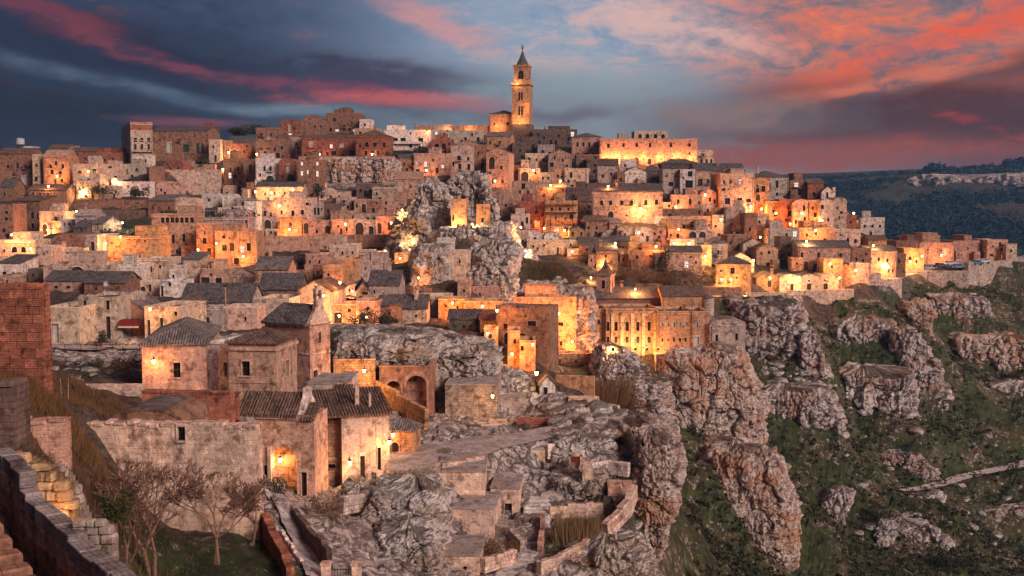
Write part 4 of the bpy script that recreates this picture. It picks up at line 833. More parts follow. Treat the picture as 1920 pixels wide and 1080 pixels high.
rock('cliff_face', 'lamp-lit orange cliff with a grassy top left of the belfry', [
    dict(lv=[(672, 958, 1112), (620, 958, 1110), (580, 960, 1106), (556, 964, 1104), (546, 972, 1098)], D=218, t=26, amp=1.0, feat=3.6, m='cliff', nu=240, nv=150),
    dict(lv=[(672, 1076, 1113), (620, 1076, 1109), (580, 1079, 1106), (564, 1084, 1100)], D=213, t=8, amp=1.0, feat=3, m='cliff', nu=80)], cat='cliff')
rock('cliff_face', 'tall red and grey cliff under the convent', [
    dict(g=1, lv=[(890, 1222, 1448), (860, 1215, 1453), (820, 1222, 1455), (780, 1230, 1450), (740, 1240, 1434), (700, 1252, 1418), (680, 1262, 1408), (668, 1285, 1400)], D=214, t=26, amp=1.0, feat=3.6, m='cliff', nu=330, nv=200),
    dict(g=1, lv=[(800, 1150, 1262), (760, 1128, 1252), (720, 1118, 1236), (690, 1126, 1190), (668, 1134, 1158)], D=192, t=22, amp=.9, feat=3.2, m='rockfar', nu=160)], cat='cliff')
rock('cliff_face', 'orange grey spur of rock at the edge of the foreground terraces', [
    dict(lv=[(1150, 1120, 1214), (1080, 1156, 1240), (1040, 1166, 1258), (980, 1178, 1280), (930, 1188, 1285), (880, 1196, 1282), (856, 1202, 1279), (840, 1208, 1270)], D=99, t=16, amp=.55, feat=1.7, m='cliff', nu=330, nv=220)], cat='cliff')
rock('cliff_face', 'lower rock spur with rusty grass right of the foreground cliff', [
    dict(lv=[(1130, 1240, 1512), (1040, 1266, 1507), (980, 1290, 1507), (920, 1308, 1503), (890, 1326, 1494), (868, 1345, 1474), (856, 1362, 1450)], D=176, t=24, amp=.9, feat=3.0, m='cliff', nu=320, nv=170)], cat='cliff')
rock('cliff_face', 'broken crag below the road lamp', [
    dict(g=1, lv=[(700, 1398, 1470), (650, 1398, 1506), (600, 1398, 1512), (574, 1402, 1500)], D=238, t=24, amp=1.1, feat=3.8, m='rockfar', nu=240, nv=120),
    dict(g=1, lv=[(722, 1520, 1556), (690, 1506, 1558), (650, 1498, 1548), (622, 1502, 1535)], D=236, t=16, amp=1.0, feat=3.2, m='rockfar', nu=120, nv=90)], cat='cliff')
rock('cliff_face', 'large stepped crag standing over the ravine on the right', [
    dict(g=1, lv=[(805, 1600, 1745), (760, 1572, 1738), (720, 1570, 1732), (702, 1572, 1728)], D=240, t=26, amp=1.1, feat=3.8, m='rockfar', nu=260, nv=110),
    dict(lv=[(730, 1566, 1712), (670, 1568, 1714), (630, 1570, 1708), (608, 1576, 1700)], D=256, t=22, amp=1.1, feat=3.8, m='rockfar', nu=240, nv=110),
    dict(g=1, lv=[(805, 1712, 1792), (740, 1702, 1782), (690, 1696, 1770), (640, 1696, 1748), (624, 1700, 1738)], D=250, t=22, amp=1.1, feat=3.8, m='rockfar', nu=180, nv=140),
    dict(lv=[(625, 1710, 1756), (590, 1708, 1756), (572, 1714, 1748)], D=276, t=12, amp=1.0, feat=3.2, m='cliff', nu=120, nv=70)], cat='cliff')
rock('cliff_face', 'rock ledge under the car park wall', [dict(g=1, lv=[(616, 1740, 1864), (590, 1738, 1868), (566, 1744, 1862), (556, 1754, 1850)], D=292, t=10, amp=1.1, feat=3.8, m='rockfar', nu=220, nv=80)], cat='cliff')
rock('cliff_face', 'long layered ledge at the right edge of the ravine', [dict(g=1, lv=[(722, 1840, 2010), (690, 1800, 2010), (655, 1794, 2010), (634, 1804, 2005)], D=278, t=14, amp=1.2, feat=4, m='cliff', nu=260, nv=90),
    dict(g=1, lv=[(772, 1880, 2010), (735, 1850, 2010), (724, 1860, 2005)], D=262, t=10, amp=1.1, feat=3.8, m='rockfar', nu=140, nv=60)], cat='cliff')
rock('cliff_face', 'slanting rock rib in the ravine below the convent cliff', [dict(g=1, lv=[(818, 1470, 1585), (780, 1436, 1576), (750, 1420, 1562), (736, 1428, 1548)], D=222, t=12, amp=1.0, feat=3.2, m='rockfar', nu=220, nv=80)], cat='cliff')
rock('cliff_face', 'white rock outcrop among the bushes at the ravine bottom', [dict(g=1, lv=[(1066, 1660, 1812), (1030, 1640, 1800), (1000, 1650, 1770), (985, 1680, 1740)], D=203, t=10, amp=.9, feat=2.8, m='rock', nu=220, nv=70)], cat='rock')
rock('cliff_face', 'low pale ledge above the footpath in the ravine', [dict(g=1, lv=[(885, 1660, 1760), (868, 1640, 1740), (856, 1655, 1715)], D=230, t=5, amp=.8, feat=2.6, m='rockfar', nu=160, nv=50)], cat='rock')
rock('cliff_face', 'scattered white ledge at the right edge under the footpath', [dict(g=1, lv=[(1000, 1830, 1990), (975, 1820, 1990), (958, 1840, 1990)], D=222, t=6, amp=.9, feat=2.8, m='rockfar', nu=180, nv=50)], cat='rock')
rock('rock_pillar', 'pale leaning rock pinnacle in the ravine bottom', [dict(lv=[(1020, 1570, 1585), (985, 1562, 1590), (955, 1545, 1592), (938, 1556, 1600), (926, 1570, 1606)], D=206, t=5, amp=.6, feat=2.2, m='rock', nu=70, nv=60)])
rock('cliff_face', 'overhanging rock shelf with caves in the middle of the picture', [
    dict(lv=[(712, 806, 938), (690, 800, 938), (665, 800, 932), (652, 820, 915)], D=126, t=13, amp=.8, feat=2.6),
    dict(lv=[(690, 704, 812), (676, 694, 814), (655, 690, 812), (645, 705, 795)], D=120.5, t=10, amp=.7, feat=2.4),
    dict(lv=[(679, 622, 706), (664, 620, 720), (648, 624, 716), (640, 640, 700)], D=119, t=10, amp=.65, feat=2.2),
    dict(lv=[(742, 704, 724), (710, 700, 726), (680, 692, 722)], D=119.3, t=4, amp=.5, feat=1.8, nu=60, nv=60)], cat='cliff')
rock('cliff_face', 'pale rock house front with a small red door in the terraces', [dict(lv=[(905, 1010, 1180), (880, 1022, 1172), (860, 1030, 1165), (842, 1042, 1150), (832, 1060, 1130)], D=104, t=9, amp=.42, feat=1.8)], cat='rock')
rock('cliff_face', 'flat-topped rock block beside the rock-cut stairs', [dict(lv=[(955, 1028, 1145), (930, 1032, 1142), (908, 1036, 1140), (900, 1044, 1130)], D=97, t=6, amp=.5, feat=1.8)], cat='rock')
rock('cliff_face', 'rough rock bank below the paved lane', [
    dict(lv=[(1060, 660, 830), (1010, 650, 826), (970, 670, 826), (945, 690, 820), (930, 730, 815)], D=80, t=9, amp=.42, feat=1.6),
    dict(lv=[(1110, 690, 815), (1060, 680, 812), (1030, 690, 808), (1012, 715, 790)], D=74, t=7, amp=.4, feat=1.5),
    dict(lv=[(975, 640, 700), (945, 630, 702), (925, 638, 690)], D=83, t=5, amp=.5, feat=1.5, nu=90, nv=60)], cat='rock')
rock('cliff_face', 'heap of boulders under the terraces at the bottom edge', [dict(lv=[(1130, 1050, 1215), (1080, 1060, 1215), (1055, 1080, 1205), (1040, 1100, 1190)], D=86, t=8, amp=.7, feat=1.7)], cat='rock')
rock('cliff_face', 'weathered grey ledges behind the ashlar block house', [dict(lv=[(775, 930, 992), (745, 926, 990), (722, 925, 980), (710, 935, 965)], D=129, t=8, amp=.7, feat=1.9, nu=110, nv=70)], cat='rock')
# ---------------------------------------------------------------- layout of every building (corners from the picture, at its own distance)
_DT = [(0, [(250,430),(300,390),(350,350),(400,310),(440,275),(490,235),(525,210),(545,195),(600,150),(640,130),(745,95)]),
       (700, [(250,415),(300,380),(365,330),(410,300),(440,280),(480,250),(520,220),(565,190),(600,165),(700,125)]),
       (1200, [(250,430),(300,385),(350,345),(410,310),(450,290),(500,275),(550,260),(680,232)]),
       (1700, [(350,370),(400,345),(450,320),(500,300),(540,285)])]
def dauto(px, py):
    xs = [c[0] for c in _DT]; vs = [np.interp(py, [p[0] for p in c[1]], [p[1] for p in c[1]]) for c in _DT]
    return float(np.interp(px, xs, vs))
def parse(row, wall=False):
    q = row.split('|'); x0, x1, yt, yb = map(float, q[0].split())
    o = dict(t.split('=') for t in q[1].split()); b = dict(x0=x0, x1=x1, yt=yt, yb=yb, o=o, wins=[] if wall else q[2].split(), label=q[-1].strip())
    a = R(float(o.get('a', 0))); D = float(o['D']) if 'D' in o else dauto((x0 + x1) / 2, yb)
    e1 = Vector((math.cos(a), math.sin(a))); e2 = Vector((-math.sin(a), math.cos(a)))
    near = x0 if a >= 0 else x1; far = x1 if a >= 0 else x0
    k, bz = ray(near, yb); C = Vector((k * D, D)); kf = ray(far, yb)[0]
    t = (kf * D - C.x) / (e1.x - kf * e1.y); W = abs(t)
    A = C if a >= 0 else C - e1 * W
    zb = bz * D; H = ray(near, yt)[1] * D - zb
    d = float(o.get('d', 8))
    if 's' in o:
        ks = ray(float(o['s']), yb)[0]; dd = (ks * D - C.x) / (e2.x - ks * e2.y)
        if 1.5 < dd < 40: d = dd if 'd' not in o or True else d
    b.update(a=a, D=D, A=A, W=W, H=H, d=d, zb=zb, e1=e1, e2=e2)
    return b
BL = [parse(r_) for r_ in HOUSES.strip().split('\n') if r_.strip()]
WL = [parse(r_, True) for r_ in WALLS.strip().split('\n') if r_.strip()]

# ---------------------------------------------------------------- terrain: one sheet through all the ground points
_pts = []; _veg = []
_cl = [q for a_, k_ in ROCKS for q in a_[2] if q.get('g')]
def _in_cliff(p):
    for q in _cl:
        xs_ = [P(l[1], l[0], q['D']).x for l in q['lv']], [P(l[2], l[0], q['D']).x for l in q['lv']]
        if min(xs_[0]) - 2 < p.x < max(xs_[1]) + 2 and q['D'] - 3 < p.y < q['D'] + q['t']: return True
    return False
for q in _cl:
    lv_ = sorted(q['lv']); b_, t_ = lv_[-1], lv_[0]
    for f in (.05, .35, .65, .95):
        p = P(b_[1] + (b_[2] - b_[1]) * f, b_[0] - 6, q['D'] - 1.0); _pts.append(p); _veg.append(1)
        p = P(t_[1] + (t_[2] - t_[1]) * f, t_[0] + 5, q['D'] + q['t'] * .45); _pts.append(p); _veg.append(1 if q['D'] > 120 else 0)
for (px, py, D, vg) in GROUND:
    p = P(px, py, D)
    if _in_cliff(p): continue
    p = P(px, py, D); _pts.append(p); _veg.append(vg)
for b in BL:
    A, B = b['A'], b['A'] + b['e1'] * b['W']
    off = b['e2'] * -.6
    for q in ((A + B) / 2, A.lerp(B, .08), A.lerp(B, .92)) if b['W'] > 9 else ((A + B) / 2,):
        q = q + off; _pts.append(Vector((q.x, q.y, b['zb'] - .15))); _veg.append(0 if b['D'] < 140 else 2)
for b in WL:
    A, B = b['A'], b['A'] + b['e1'] * b['W']
    n_ = max(1, int(b['W'] / 10))
    for i in range(n_):
        q = A.lerp(B, (i + .5) / n_); f = q - b['e2'] * .8; _pts.append(Vector((f.x, f.y, b['zb'] - .1))); _veg.append(2)
        if 'block' not in b['o'] and b['H'] < 30 and b['D'] > 100:
            g_ = q + b['e2'] * (b['d'] + .6); _pts.append(Vector((g_.x, g_.y, b['zb'] + b['H'] - .4))); _veg.append(2)
_pts = np.array([(p.x, p.y, p.z) for p in _pts]); _veg = np.array(_veg, float)
_n = len(_pts)
_K = np.hypot(_pts[:, None, 0] - _pts[None, :, 0], _pts[:, None, 1] - _pts[None, :, 1])
_Am = np.zeros((_n + 3, _n + 3)); _Am[:_n, :_n] = -_K + np.eye(_n) * .35
_Am[:_n, _n] = 1; _Am[:_n, _n + 1] = _pts[:, 0]; _Am[:_n, _n + 2] = _pts[:, 1]; _Am[_n:, :_n] = _Am[:_n, _n:].T
_w = np.linalg.lstsq(_Am, np.concatenate([_pts[:, 2], [0, 0, 0]]), rcond=None)[0]
def ground_np(x, y):
    x = np.asarray(x, float).ravel(); y = np.asarray(y, float).ravel(); out = np.empty(len(x))
    for i in range(0, len(x), 20000):
        s = slice(i, i + 20000)
        k = np.hypot(x[s, None] - _pts[None, :, 0], y[s, None] - _pts[None, :, 1])
        out[s] = -k @ _w[:_n] + _w[_n] + x[s] * _w[_n + 1] + y[s] * _w[_n + 2]
    return out
def veg_np(x, y):
    x = np.asarray(x, float).ravel(); y = np.asarray(y, float).ravel(); o1 = np.empty(len(x)); o2 = np.empty(len(x))
    for i in range(0, len(x), 20000):
        s = slice(i, i + 20000)
        k = (x[s, None] - _pts[None, :, 0]) ** 2 + (y[s, None] - _pts[None, :, 1]) ** 2 + .5
        w_ = 1 / k ** 1.5; ws = w_.sum(1)
        o1[s] = w_ @ (_veg == 1) / ws; o2[s] = w_ @ (_veg == 2) / ws
    return o1, o2
NK, ND = 500, 600
_ks = np.linspace(-.72, .72, NK); _ds = np.exp(np.linspace(math.log(15), math.log(780), ND))
_kk, _dd = np.meshgrid(_ks, _ds); _X = (_kk * _dd).ravel(); _Y = _dd.ravel(); _Z = ground_np(_X, _Y)
_pp = np.stack([_X, _Y, _Z], 1)
_Z0 = _Z.copy()
_rough = np.clip(_Y / 120, .35, .85)
_Z = _Z + (fbm(_pp * [.22, .22, .22], 5, 3) - .5) * 1.3 * _rough + (fbm(_pp * .9, 4, 9, True) - .6) * .5 * _rough
_w1, _w2 = worley(_pp * [.35, .35, .5], 4)
_Z = _Z + (np.clip(_w2 - _w1, 0, .5)) * .9 * _rough - .25 * _rough
_v1, _v2 = veg_np(_X, _Y)
_mk = np.clip((_X / _Y - .135) / .015, 0, 1) * np.clip((np.where(_X / _Y > .30, -23.5, -29) - _Z) / 3, 0, 1); _v1 = np.maximum(_v1, _mk); _v2 = _v2 * (1 - _mk)
_rav = np.clip((_v1 - .35) / .4, 0, 1) * np.clip((_Y - 100) / 40, 0, 1) * np.clip((_X / _Y - .12) / .05, 0, 1)
_lz = _Z / 5.5 + fbm(_pp * .03, 3, 21) * 2.5; _fr = _lz % 1
_Z = _Z + _rav * ((np.clip((_fr - .25) / .3, 0, 1) - _fr) * 1.4 + (fbm(_pp * .045, 5, 33, True) - .58) * 6 + (fbm(_pp * .22, 4, 37, True) - .58) * 1.8)
_pl = np.clip((_X / _Y + .30) / .05, 0, 1) * np.clip((.16 - _X / _Y) / .03, 0, 1) * np.clip((_Y - 66) / 8, 0, 1) * np.clip((140 - _Y) / 10, 0, 1)
_lz = _Z / .75 + fbm(_pp * .25, 3, 61) * 2.2; _fr = _lz % 1
_Z = _Z + _pl * ((np.clip((_fr - .30) / .12, 0, 1) - _fr) * .62 + (fbm(_pp * .55, 4, 63, True) - .58) * .8)
def _near_line(line):
    d = np.full(len(_X), 1e9); zl = np.zeros(len(_X))
    pts = [(P(a, b, c), w) for a, b, c, w in line]
    for (a, wa), (b, wb) in zip(pts[:-1], pts[1:]):
        ab = b - a; L2 = ab.x ** 2 + ab.y ** 2; t = np.clip(((_X - a.x) * ab.x + (_Y - a.y) * ab.y) / L2, 0, 1)
        q = np.hypot(_X - a.x - t * ab.x, _Y - a.y - t * ab.y) - (wa + (wb - wa) * t) / 2; m = q < d; d = np.where(m, q, d); zl = np.where(m, a.z + t * ab.z, zl)
    return d, zl
LANE = [(560, 962, 80, 2.5), (610, 945, 84, 3.5), (690, 915, 88.5, 4.6), (760, 880, 95, 6.5), (830, 850, 101, 8), (900, 834, 105, 6), (990, 820, 108, 4), (1060, 806, 112, 4)]
PATH = [(1690, 921, 222, 1.5), (1715, 919, 224, 2.2), (1745, 914, 226.5, 3.0), (1770, 908, 229, 2.6), (1800, 897, 232, 3.2), (1840, 888, 236, 2.8), (1880, 880, 238.5, 3.2), (1930, 869, 241.5, 3.6), (2010, 850, 246, 3.4)]
ROAD = [(1330, 556, 261, 5), (1420, 557, 261, 6), (1480, 551, 266, 6), (1570, 541, 275, 6), (1650, 528, 288, 6), (1700, 511, 308, 7), (1745, 497, 326, 12), (1800, 494, 328, 16), (1880, 491, 328, 14)]
for _ln, _r in ((LANE, 1.5), (PATH, 4.0), (ROAD, 2.0)):
    _dl, _zl = _near_line(_ln); _wt = np.clip(1 - _dl / _r, 0, 1); _wt = _wt * _wt * (3 - 2 * _wt); _Z = _Z * (1 - _wt) + (_zl + (fbm(_pp * .8, 3, 91) - .5) * .25) * _wt
def surf(x, y):
    """height of the finished ground"""
    x = np.atleast_1d(np.asarray(x, float)); y = np.atleast_1d(np.asarray(y, float))
    fi = np.clip((x / y - _ks[0]) / (_ks[1] - _ks[0]), 0, NK - 1.001); fj = np.clip((np.log(np.clip(y, 15.01, 779)) - math.log(15)) / (math.log(780) - math.log(15)) * (ND - 1), 0, ND - 1.001)
    i, j = fi.astype(int), fj.astype(int); a, b = fi - i, fj - j; Zg = _Z.reshape(ND, NK)
    return Zg[j, i] * (1 - a) * (1 - b) + Zg[j, i + 1] * a * (1 - b) + Zg[j + 1, i] * (1 - a) * b + Zg[j + 1, i + 1] * a * b
def gz(x, y): return float(surf([x], [y])[0])
def grid_faces(nu, nv):
    i = np.arange(nu - 1)[None, :] + np.arange(nv - 1)[:, None] * nu; i = i.ravel()
    return np.stack([i, i + 1, i + nu + 1, i + nu], 1).tolist()
def terrain_mat(name, far=False):
    m, t, b = material(name); g = t.new('ShaderNodeNewGeometry'); pos = g.outputs['Position']
    at = t.new('ShaderNodeAttribute', attribute_name='veg'); sp = t.new('ShaderNodeSeparateXYZ'); t.l.new(at.outputs['Vector'], sp.inputs[0])
    ns = t.new('ShaderNodeSeparateXYZ'); t.l.new(g.outputs['Normal'], ns.inputs[0])
    n0 = t.noise(pos, .12, 6, .62); n1 = t.noise(pos, .6, 6, .68); n2 = t.noise(pos, 3.0, 5, .7)
    mixn = t.m('ADD', t.m('MULTIPLY', n1, .55), t.m('MULTIPLY', n2, .45))
    rock = t.mix(t.mr(mixn, .42, .57), (.10, .078, .068, 1), (.56, .48, .44, 1))
    vo = t.new('ShaderNodeTexVoronoi', feature='DISTANCE_TO_EDGE'); t.l.new(t.vm('ADD', pos, t.vm('MULTIPLY', t.noise(pos, .5, 3, .6, out=1), (1.6, 1.6, 1.6))), vo.inputs['Vector']); vo.inputs['Scale'].default_value = .45
    rock = t.mix(t.m('MULTIPLY', t.mr(vo.outputs[0], .10, .0), .85), rock, (.045, .036, .03, 1))
    rock = t.mix(t.m('MULTIPLY', t.mr(n0, .45, .62), .5), rock, (.26, .19, .155, 1))
    grass = t.mix(t.mr(n1, .38, .62), (.018, .024, .010, 1), (.052, .062, .018, 1))
    grass = t.mix(t.m('MULTIPLY', t.mr(n0, .46, .62), .8), grass, (.085, .058, .030, 1))
    grass = t.mix(t.m('MULTIPLY', t.mr(n2, .55, .68), .6), grass, (.014, .014, .008, 1))
    earth = t.mix(t.mr(mixn, .42, .6), (.032, .022, .017, 1), (.12, .08, .06, 1))
    c = t.mix(t.mr(t.m('ADD', sp.outputs[1], t.m('MULTIPLY', t.m('SUBTRACT', n1, .5), .9)), .35, .65), rock, earth)
    c = t.mix(t.mr(t.m('ADD', sp.outputs[0], t.m('MULTIPLY', t.m('SUBTRACT', n1, .5), .8)), .28, .5), c, grass)
    bare = t.m('MULTIPLY', t.mr(t.m('ADD', ns.outputs[2], t.m('MULTIPLY', t.m('SUBTRACT', mixn, .5), 1.4)), .36, .18), t.m('MULTIPLY', sp.outputs[0], .7))
    c = t.mix(bare, c, t.mix(.5, rock, (.06, .05, .045, 1)))
    n3 = t.noise(pos, 1.1, 6, .75)
    c = t.mix(t.m('MULTIPLY', t.mr(t.m('ADD', t.m('MULTIPLY', n3, .7), t.m('MULTIPLY', n0, .3)), .545, .60), t.m('MULTIPLY', sp.outputs[0], .85)), c, t.mix(n2, (.20, .17, .155, 1), (.5, .44, .41, 1)))
    t.l.new(c, b.inputs['Base Color']); bump(t, b, t.m('ADD', n1, n2), .8, .35)
    return m
M['ground'] = terrain_mat('hill_ground')
hill = obj('hillside_ground', np.stack([_X, _Y, _Z], 1), grid_faces(NK, ND), M['ground'], smooth=False, uv=False); tag(hill, kind='structure')
_at = hill.data.attributes.new('veg', 'FLOAT_VECTOR', 'POINT'); _at.data.foreach_set('vector', np.stack([_v1, _v2, _v1 * 0], 1).ravel())
# ---------------------------------------------------------------- openings (unit meshes, scaled per opening)
def arc_pts(n=8): return [(-.5 * math.cos(math.pi * i / n), math.sin(math.pi * i / n)) for i in range(n + 1)]
def ring(mb, pts_in, k, y0, y1, m):
    """a surround following an opening outline, k wide, from y0 (front) to y1"""
    cx = 0; cz = .5
    out = []
    for i, (x, z) in enumerate(pts_in):
        out.append((x + (k if x > 0 else -k) * (1 if abs(x) > .49 else abs(x) * 1.6), z if z < .02 else z + k * (0.9 if z > .97 else (.5 if abs(x) > .49 else .7))))
    for i in range(len(pts_in) - 1):
        a, b_, c, d_ = pts_in[i], pts_in[i + 1], out[i + 1], out[i]
        mb.quad((a[0], y0, a[1]), (d_[0], y0, d_[1]), (c[0], y0, c[1]), (b_[0], y0, b_[1]), m)
        mb.quad((d_[0], y0, d_[1]), (d_[0], y1, d_[1]), (c[0], y1, c[1]), (c[0], y0, c[1]), m)
        mb.quad((a[0], y0, a[1]), (b_[0], y0, b_[1]), (b_[0], y1 + .1, b_[1]), (a[0], y1 + .1, a[1]), m)
RECT = [(-.5, 0), (-.5, 1), (.5, 1), (.5, 0)]
def archline(asp): 
    r = min(.5 * asp, .6)   # rise as share of the height
    return [(-.5, 0)] + [(x, 1 - r + s * r) for x, s in arc_pts(8)] + [(.5, 0)]
UNIT = {}
def unit(kind, near, asp=.7):
    key = (kind, near, round(asp, 1) if kind in 'aAN' else 0)
    if key in UNIT: return UNIT[key]
    mb = MB(); y = .26
    arched = kind in 'aAN'
    line = archline(round(asp, 1)) if arched else RECT
    pm = {'w': M['pane'], 'a': M['pane'], 'A': M['wood'], 'd': M['wood'], 's': M['paint'], 'g': M['paint'], 'l': M['litwin'], 'N': M['stone']}[kind]
    if kind in 'wal':
        mb.quad((-.5, y, 0), (.5, y, 0), (.5, y, 1), (-.5, y, 1), 0)
        mb.box(-.03, .03, y - .05, y - .004, 0, 1, 2); mb.box(-.5, -.031, y - .045, y - .005, .48, .54, 2); mb.box(.031, .5, y - .045, y - .005, .48, .54, 2)
    elif kind == 'N':
        mb.quad((-.5, 1.3, 0), (.5, 1.3, 0), (.5, 1.3, 1), (-.5, 1.3, 1), 0); mb.quad((-.5, .29, 0), (-.5, 1.3, 0), (-.5, 1.3, 1), (-.5, .29, 1), 0); mb.quad((.5, 1.3, 0), (.5, .29, 0), (.5, .29, 1), (.5, 1.3, 1), 0); mb.quad((-.5, .29, 1), (-.5, 1.3, 1), (.5, 1.3, 1), (.5, .29, 1), 0); mb.quad((-.5, .29, 0), (.5, .29, 0), (.5, 1.3, 0), (-.5, 1.3, 0), 0)
    else:
        for i in range(3):
            x0 = -.5 + i / 3.0; mb.box(x0 + .006, x0 + 1 / 3.0 - .006, y - .03 + .012 * (i % 2), y + .03, 0, 1, 0)
    if not near:
        ring(mb, line, .13, -.05, .0, 1)
        if kind in 'wsgl': mb.box(-.66, .66, -.12, .02, -.07, 0, 1)
    me = bpy.data.meshes.new('window' if kind in 'wal' else 'door'); me.from_pydata(mb.v, [], mb.f)
    for q in (pm, M['trim'], M['wood']): me.materials.append(q)
    me.polygons.foreach_set('material_index', mb.mi); me.update(); uvs(me)
    fr = None
    if near:
        m2 = MB(); ring(m2, line, .13, -.06, .0, 0); f2 = bpy.data.meshes.new('frame'); f2.from_pydata(m2.v, [], m2.f); f2.materials.append(M['trim']); f2.update(); uvs(f2)
        m3 = MB(); m3.box(-.64, .64, -.14, .02, -.08, 0); f3 = bpy.data.meshes.new('sill'); f3.from_pydata(m3.v, [], m3.f); f3.materials.append(M['trim']); f3.update(); uvs(f3)
        fr = (f2, f3)
    UNIT[key] = (me, fr); return UNIT[key]
SHUT = dict(s=(.62, .58, .54), g=(.03, .085, .06))
def put_opening(parent, kind, face, u, v, w, h, W, d, near, color):
    me, fr = unit(kind, near, w / max(h, .1))
    if face == 'f': loc, rz = (u, 0, v), 0
    elif face == 'r': loc, rz = (W, u, v), math.pi / 2
    else: loc, rz = (0, u, v), -math.pi / 2
    nm = 'niche' if kind == 'N' else 'window' if kind in 'wal' else ('shutter' if kind in 'sg' and h < 2.2 else 'door')
    tc = tuple(min(.8, q * 1.18 + .03) for q in color)
    o = inst(nm, me, parent, loc, (0, 0, rz), (w, 1, h), SHUT.get(kind, tc))
    if near:
        inst('frame', fr[0], o, (0, 0, 0), color=tc)
        if kind in 'wal': inst('sill', fr[1], o, (0, 0, 0), color=tc)
    return o

# ---------------------------------------------------------------- walls with real openings
def wall_face(mb, O, dr, L, z0, H, holes, sub, rough, seed, ragged=0.0):
    nx, ny = dr[1], -dr[0]
    us = {0.0, L}; vs = {z0, 0.0, H}
    for (u, v, w, h, k) in holes: us |= {u - w / 2, u + w / 2}; vs |= {v, v + h}
    if sub:
        n = max(1, int(L / sub)); us |= {L * i / n for i in range(n + 1)}
        n = max(1, int(H / sub)); vs |= {H * i / n for i in range(n + 1)}
    def clean(s, e):
        r_ = []
        for q in sorted(s):
            if not r_ or q - r_[-1] > .02: r_.append(q)
        return r_
    us = clean(us, L); vs = clean(vs, H)
    grid = {}
    def vert(i, j):
        if (i, j) in grid: return grid[(i, j)]
        u, v = us[i], vs[j]; off = 0
        if rough and 0 < i < len(us) - 1:
            off = (math.sin(u * 1.7 + seed) * math.sin(v * 2.3 + seed * 2) + math.sin(u * 4.1 + v * 3.3 + seed)) * .5 * rough
        if ragged and j == len(vs) - 1:
            v = v + ragged * (math.sin(u * 1.3 + seed) * .5 + math.sin(u * 3.7 + seed * 3) * .5 + math.sin(u * 9.1 + seed) * .3)
        mb.v.append((O[0] + dr[0] * u + nx * off, O[1] + dr[1] * u + ny * off, v)); grid[(i, j)] = len(mb.v) - 1
        return grid[(i, j)]
    for i in range(len(us) - 1):
        uc = (us[i] + us[i + 1]) / 2
        for j in range(len(vs) - 1):
            vc = (vs[j] + vs[j + 1]) / 2
            if any(abs(uc - u) < w / 2 and v < vc < v + h for (u, v, w, h, k) in holes): continue
            mb.f.append((vert(i, j), vert(i + 1, j), vert(i + 1, j + 1), vert(i, j + 1))); mb.mi.append(0)
    R_ = .30
    def pt(u, v, y): return (O[0] + dr[0] * u - nx * y, O[1] + dr[1] * u - ny * y, v)
    for (u, v, w, h, k) in holes:
        a, b_ = u - w / 2, u + w / 2
        mb.quad(pt(a, v, 0), pt(a, v, R_), pt(a, v + h, R_), pt(a, v + h, 0)); mb.quad(pt(b_, v, 0), pt(b_, v + h, 0), pt(b_, v + h, R_), pt(b_, v, R_))
        mb.quad(pt(a, v, 0), pt(b_, v, 0), pt(b_, v, R_), pt(a, v, R_)); mb.quad(pt(a, v + h, 0), pt(a, v + h, R_), pt(b_, v + h, R_), pt(b_, v + h, 0))
        if k in 'aAN':
            ln = archline(round(w / max(h, .1), 1))[1:-1]
            for p, q in zip(ln[:-1], ln[1:]):
                x0, x1 = u + p[0] * w, u + q[0] * w
                mb.quad(pt(x0, v + p[1] * h, .004), pt(x1, v + q[1] * h, .004), pt(x1, v + h, .004), pt(x0, v + h, .004))
                mb.quad(pt(x0, v + p[1] * h, .004), pt(x0, v + p[1] * h, R_), pt(x1, v + q[1] * h, R_), pt(x1, v + q[1] * h, .004))

def slab(mb, a, b_, c, d_, t):
    """a roof slab: top quad a b c d, t thick"""
    lo = [(p[0], p[1], p[2] - t) for p in (a, b_, c, d_)]
    mb.quad(a, b_, c, d_); mb.quad(lo[3], lo[2], lo[1], lo[0])
    tp = (a, b_, c, d_)
    for i in range(4):
        j = (i + 1) % 4; mb.quad(tp[i], lo[i], lo[j], tp[j])
def tiled(mb, a, b_, c, d_, t, near):
    """roof slope a,b eaves; c,d ridge (b->c, a->d). Near roofs get real rounded tile rows"""
    slab(mb, a, b_, c, d_, t)
    if not near: return
    a, b_, c, d_ = map(Vector, (a, b_, c, d_)); W = (b_ - a).length; n = max(4, int(W / .26)); up = (b_ - a).cross(d_ - a).normalized()
    if up.z < 0: up = -up
    rws = max(2, int(((d_ - a).length) / .42)); rnd = random.Random(int(W * 100))
    for i in range(n):
        s0, s1 = i / n, (i + .62) / n; sm = (s0 + s1) / 2
        for j in range(rws):
            f0, f1 = j / rws, (j + 1.06) / rws; f1 = min(f1, 1.0)
            p = lambda s, f, h: tuple(a.lerp(b_, s).lerp(d_.lerp(c, s), f) + up * h)
            k = rnd.uniform(-.012, .012); h0, h1 = .085 + k, .055 + k
            q0 = [p(s0, f0, .0), p(s0 + .12 / n, f0, h0), p(s1 - .12 / n, f0, h0), p(s1, f0, .0)]
            q1 = [p(s0, f1, .0), p(s0 + .12 / n, f1, h1), p(s1 - .12 / n, f1, h1), p(s1, f1, .0)]
            for m_ in range(3): mb.quad(q0[m_], q0[m_ + 1], q1[m_ + 1], q1[m_])
            mb.quad(q0[0], q0[3], q0[2], q0[1])

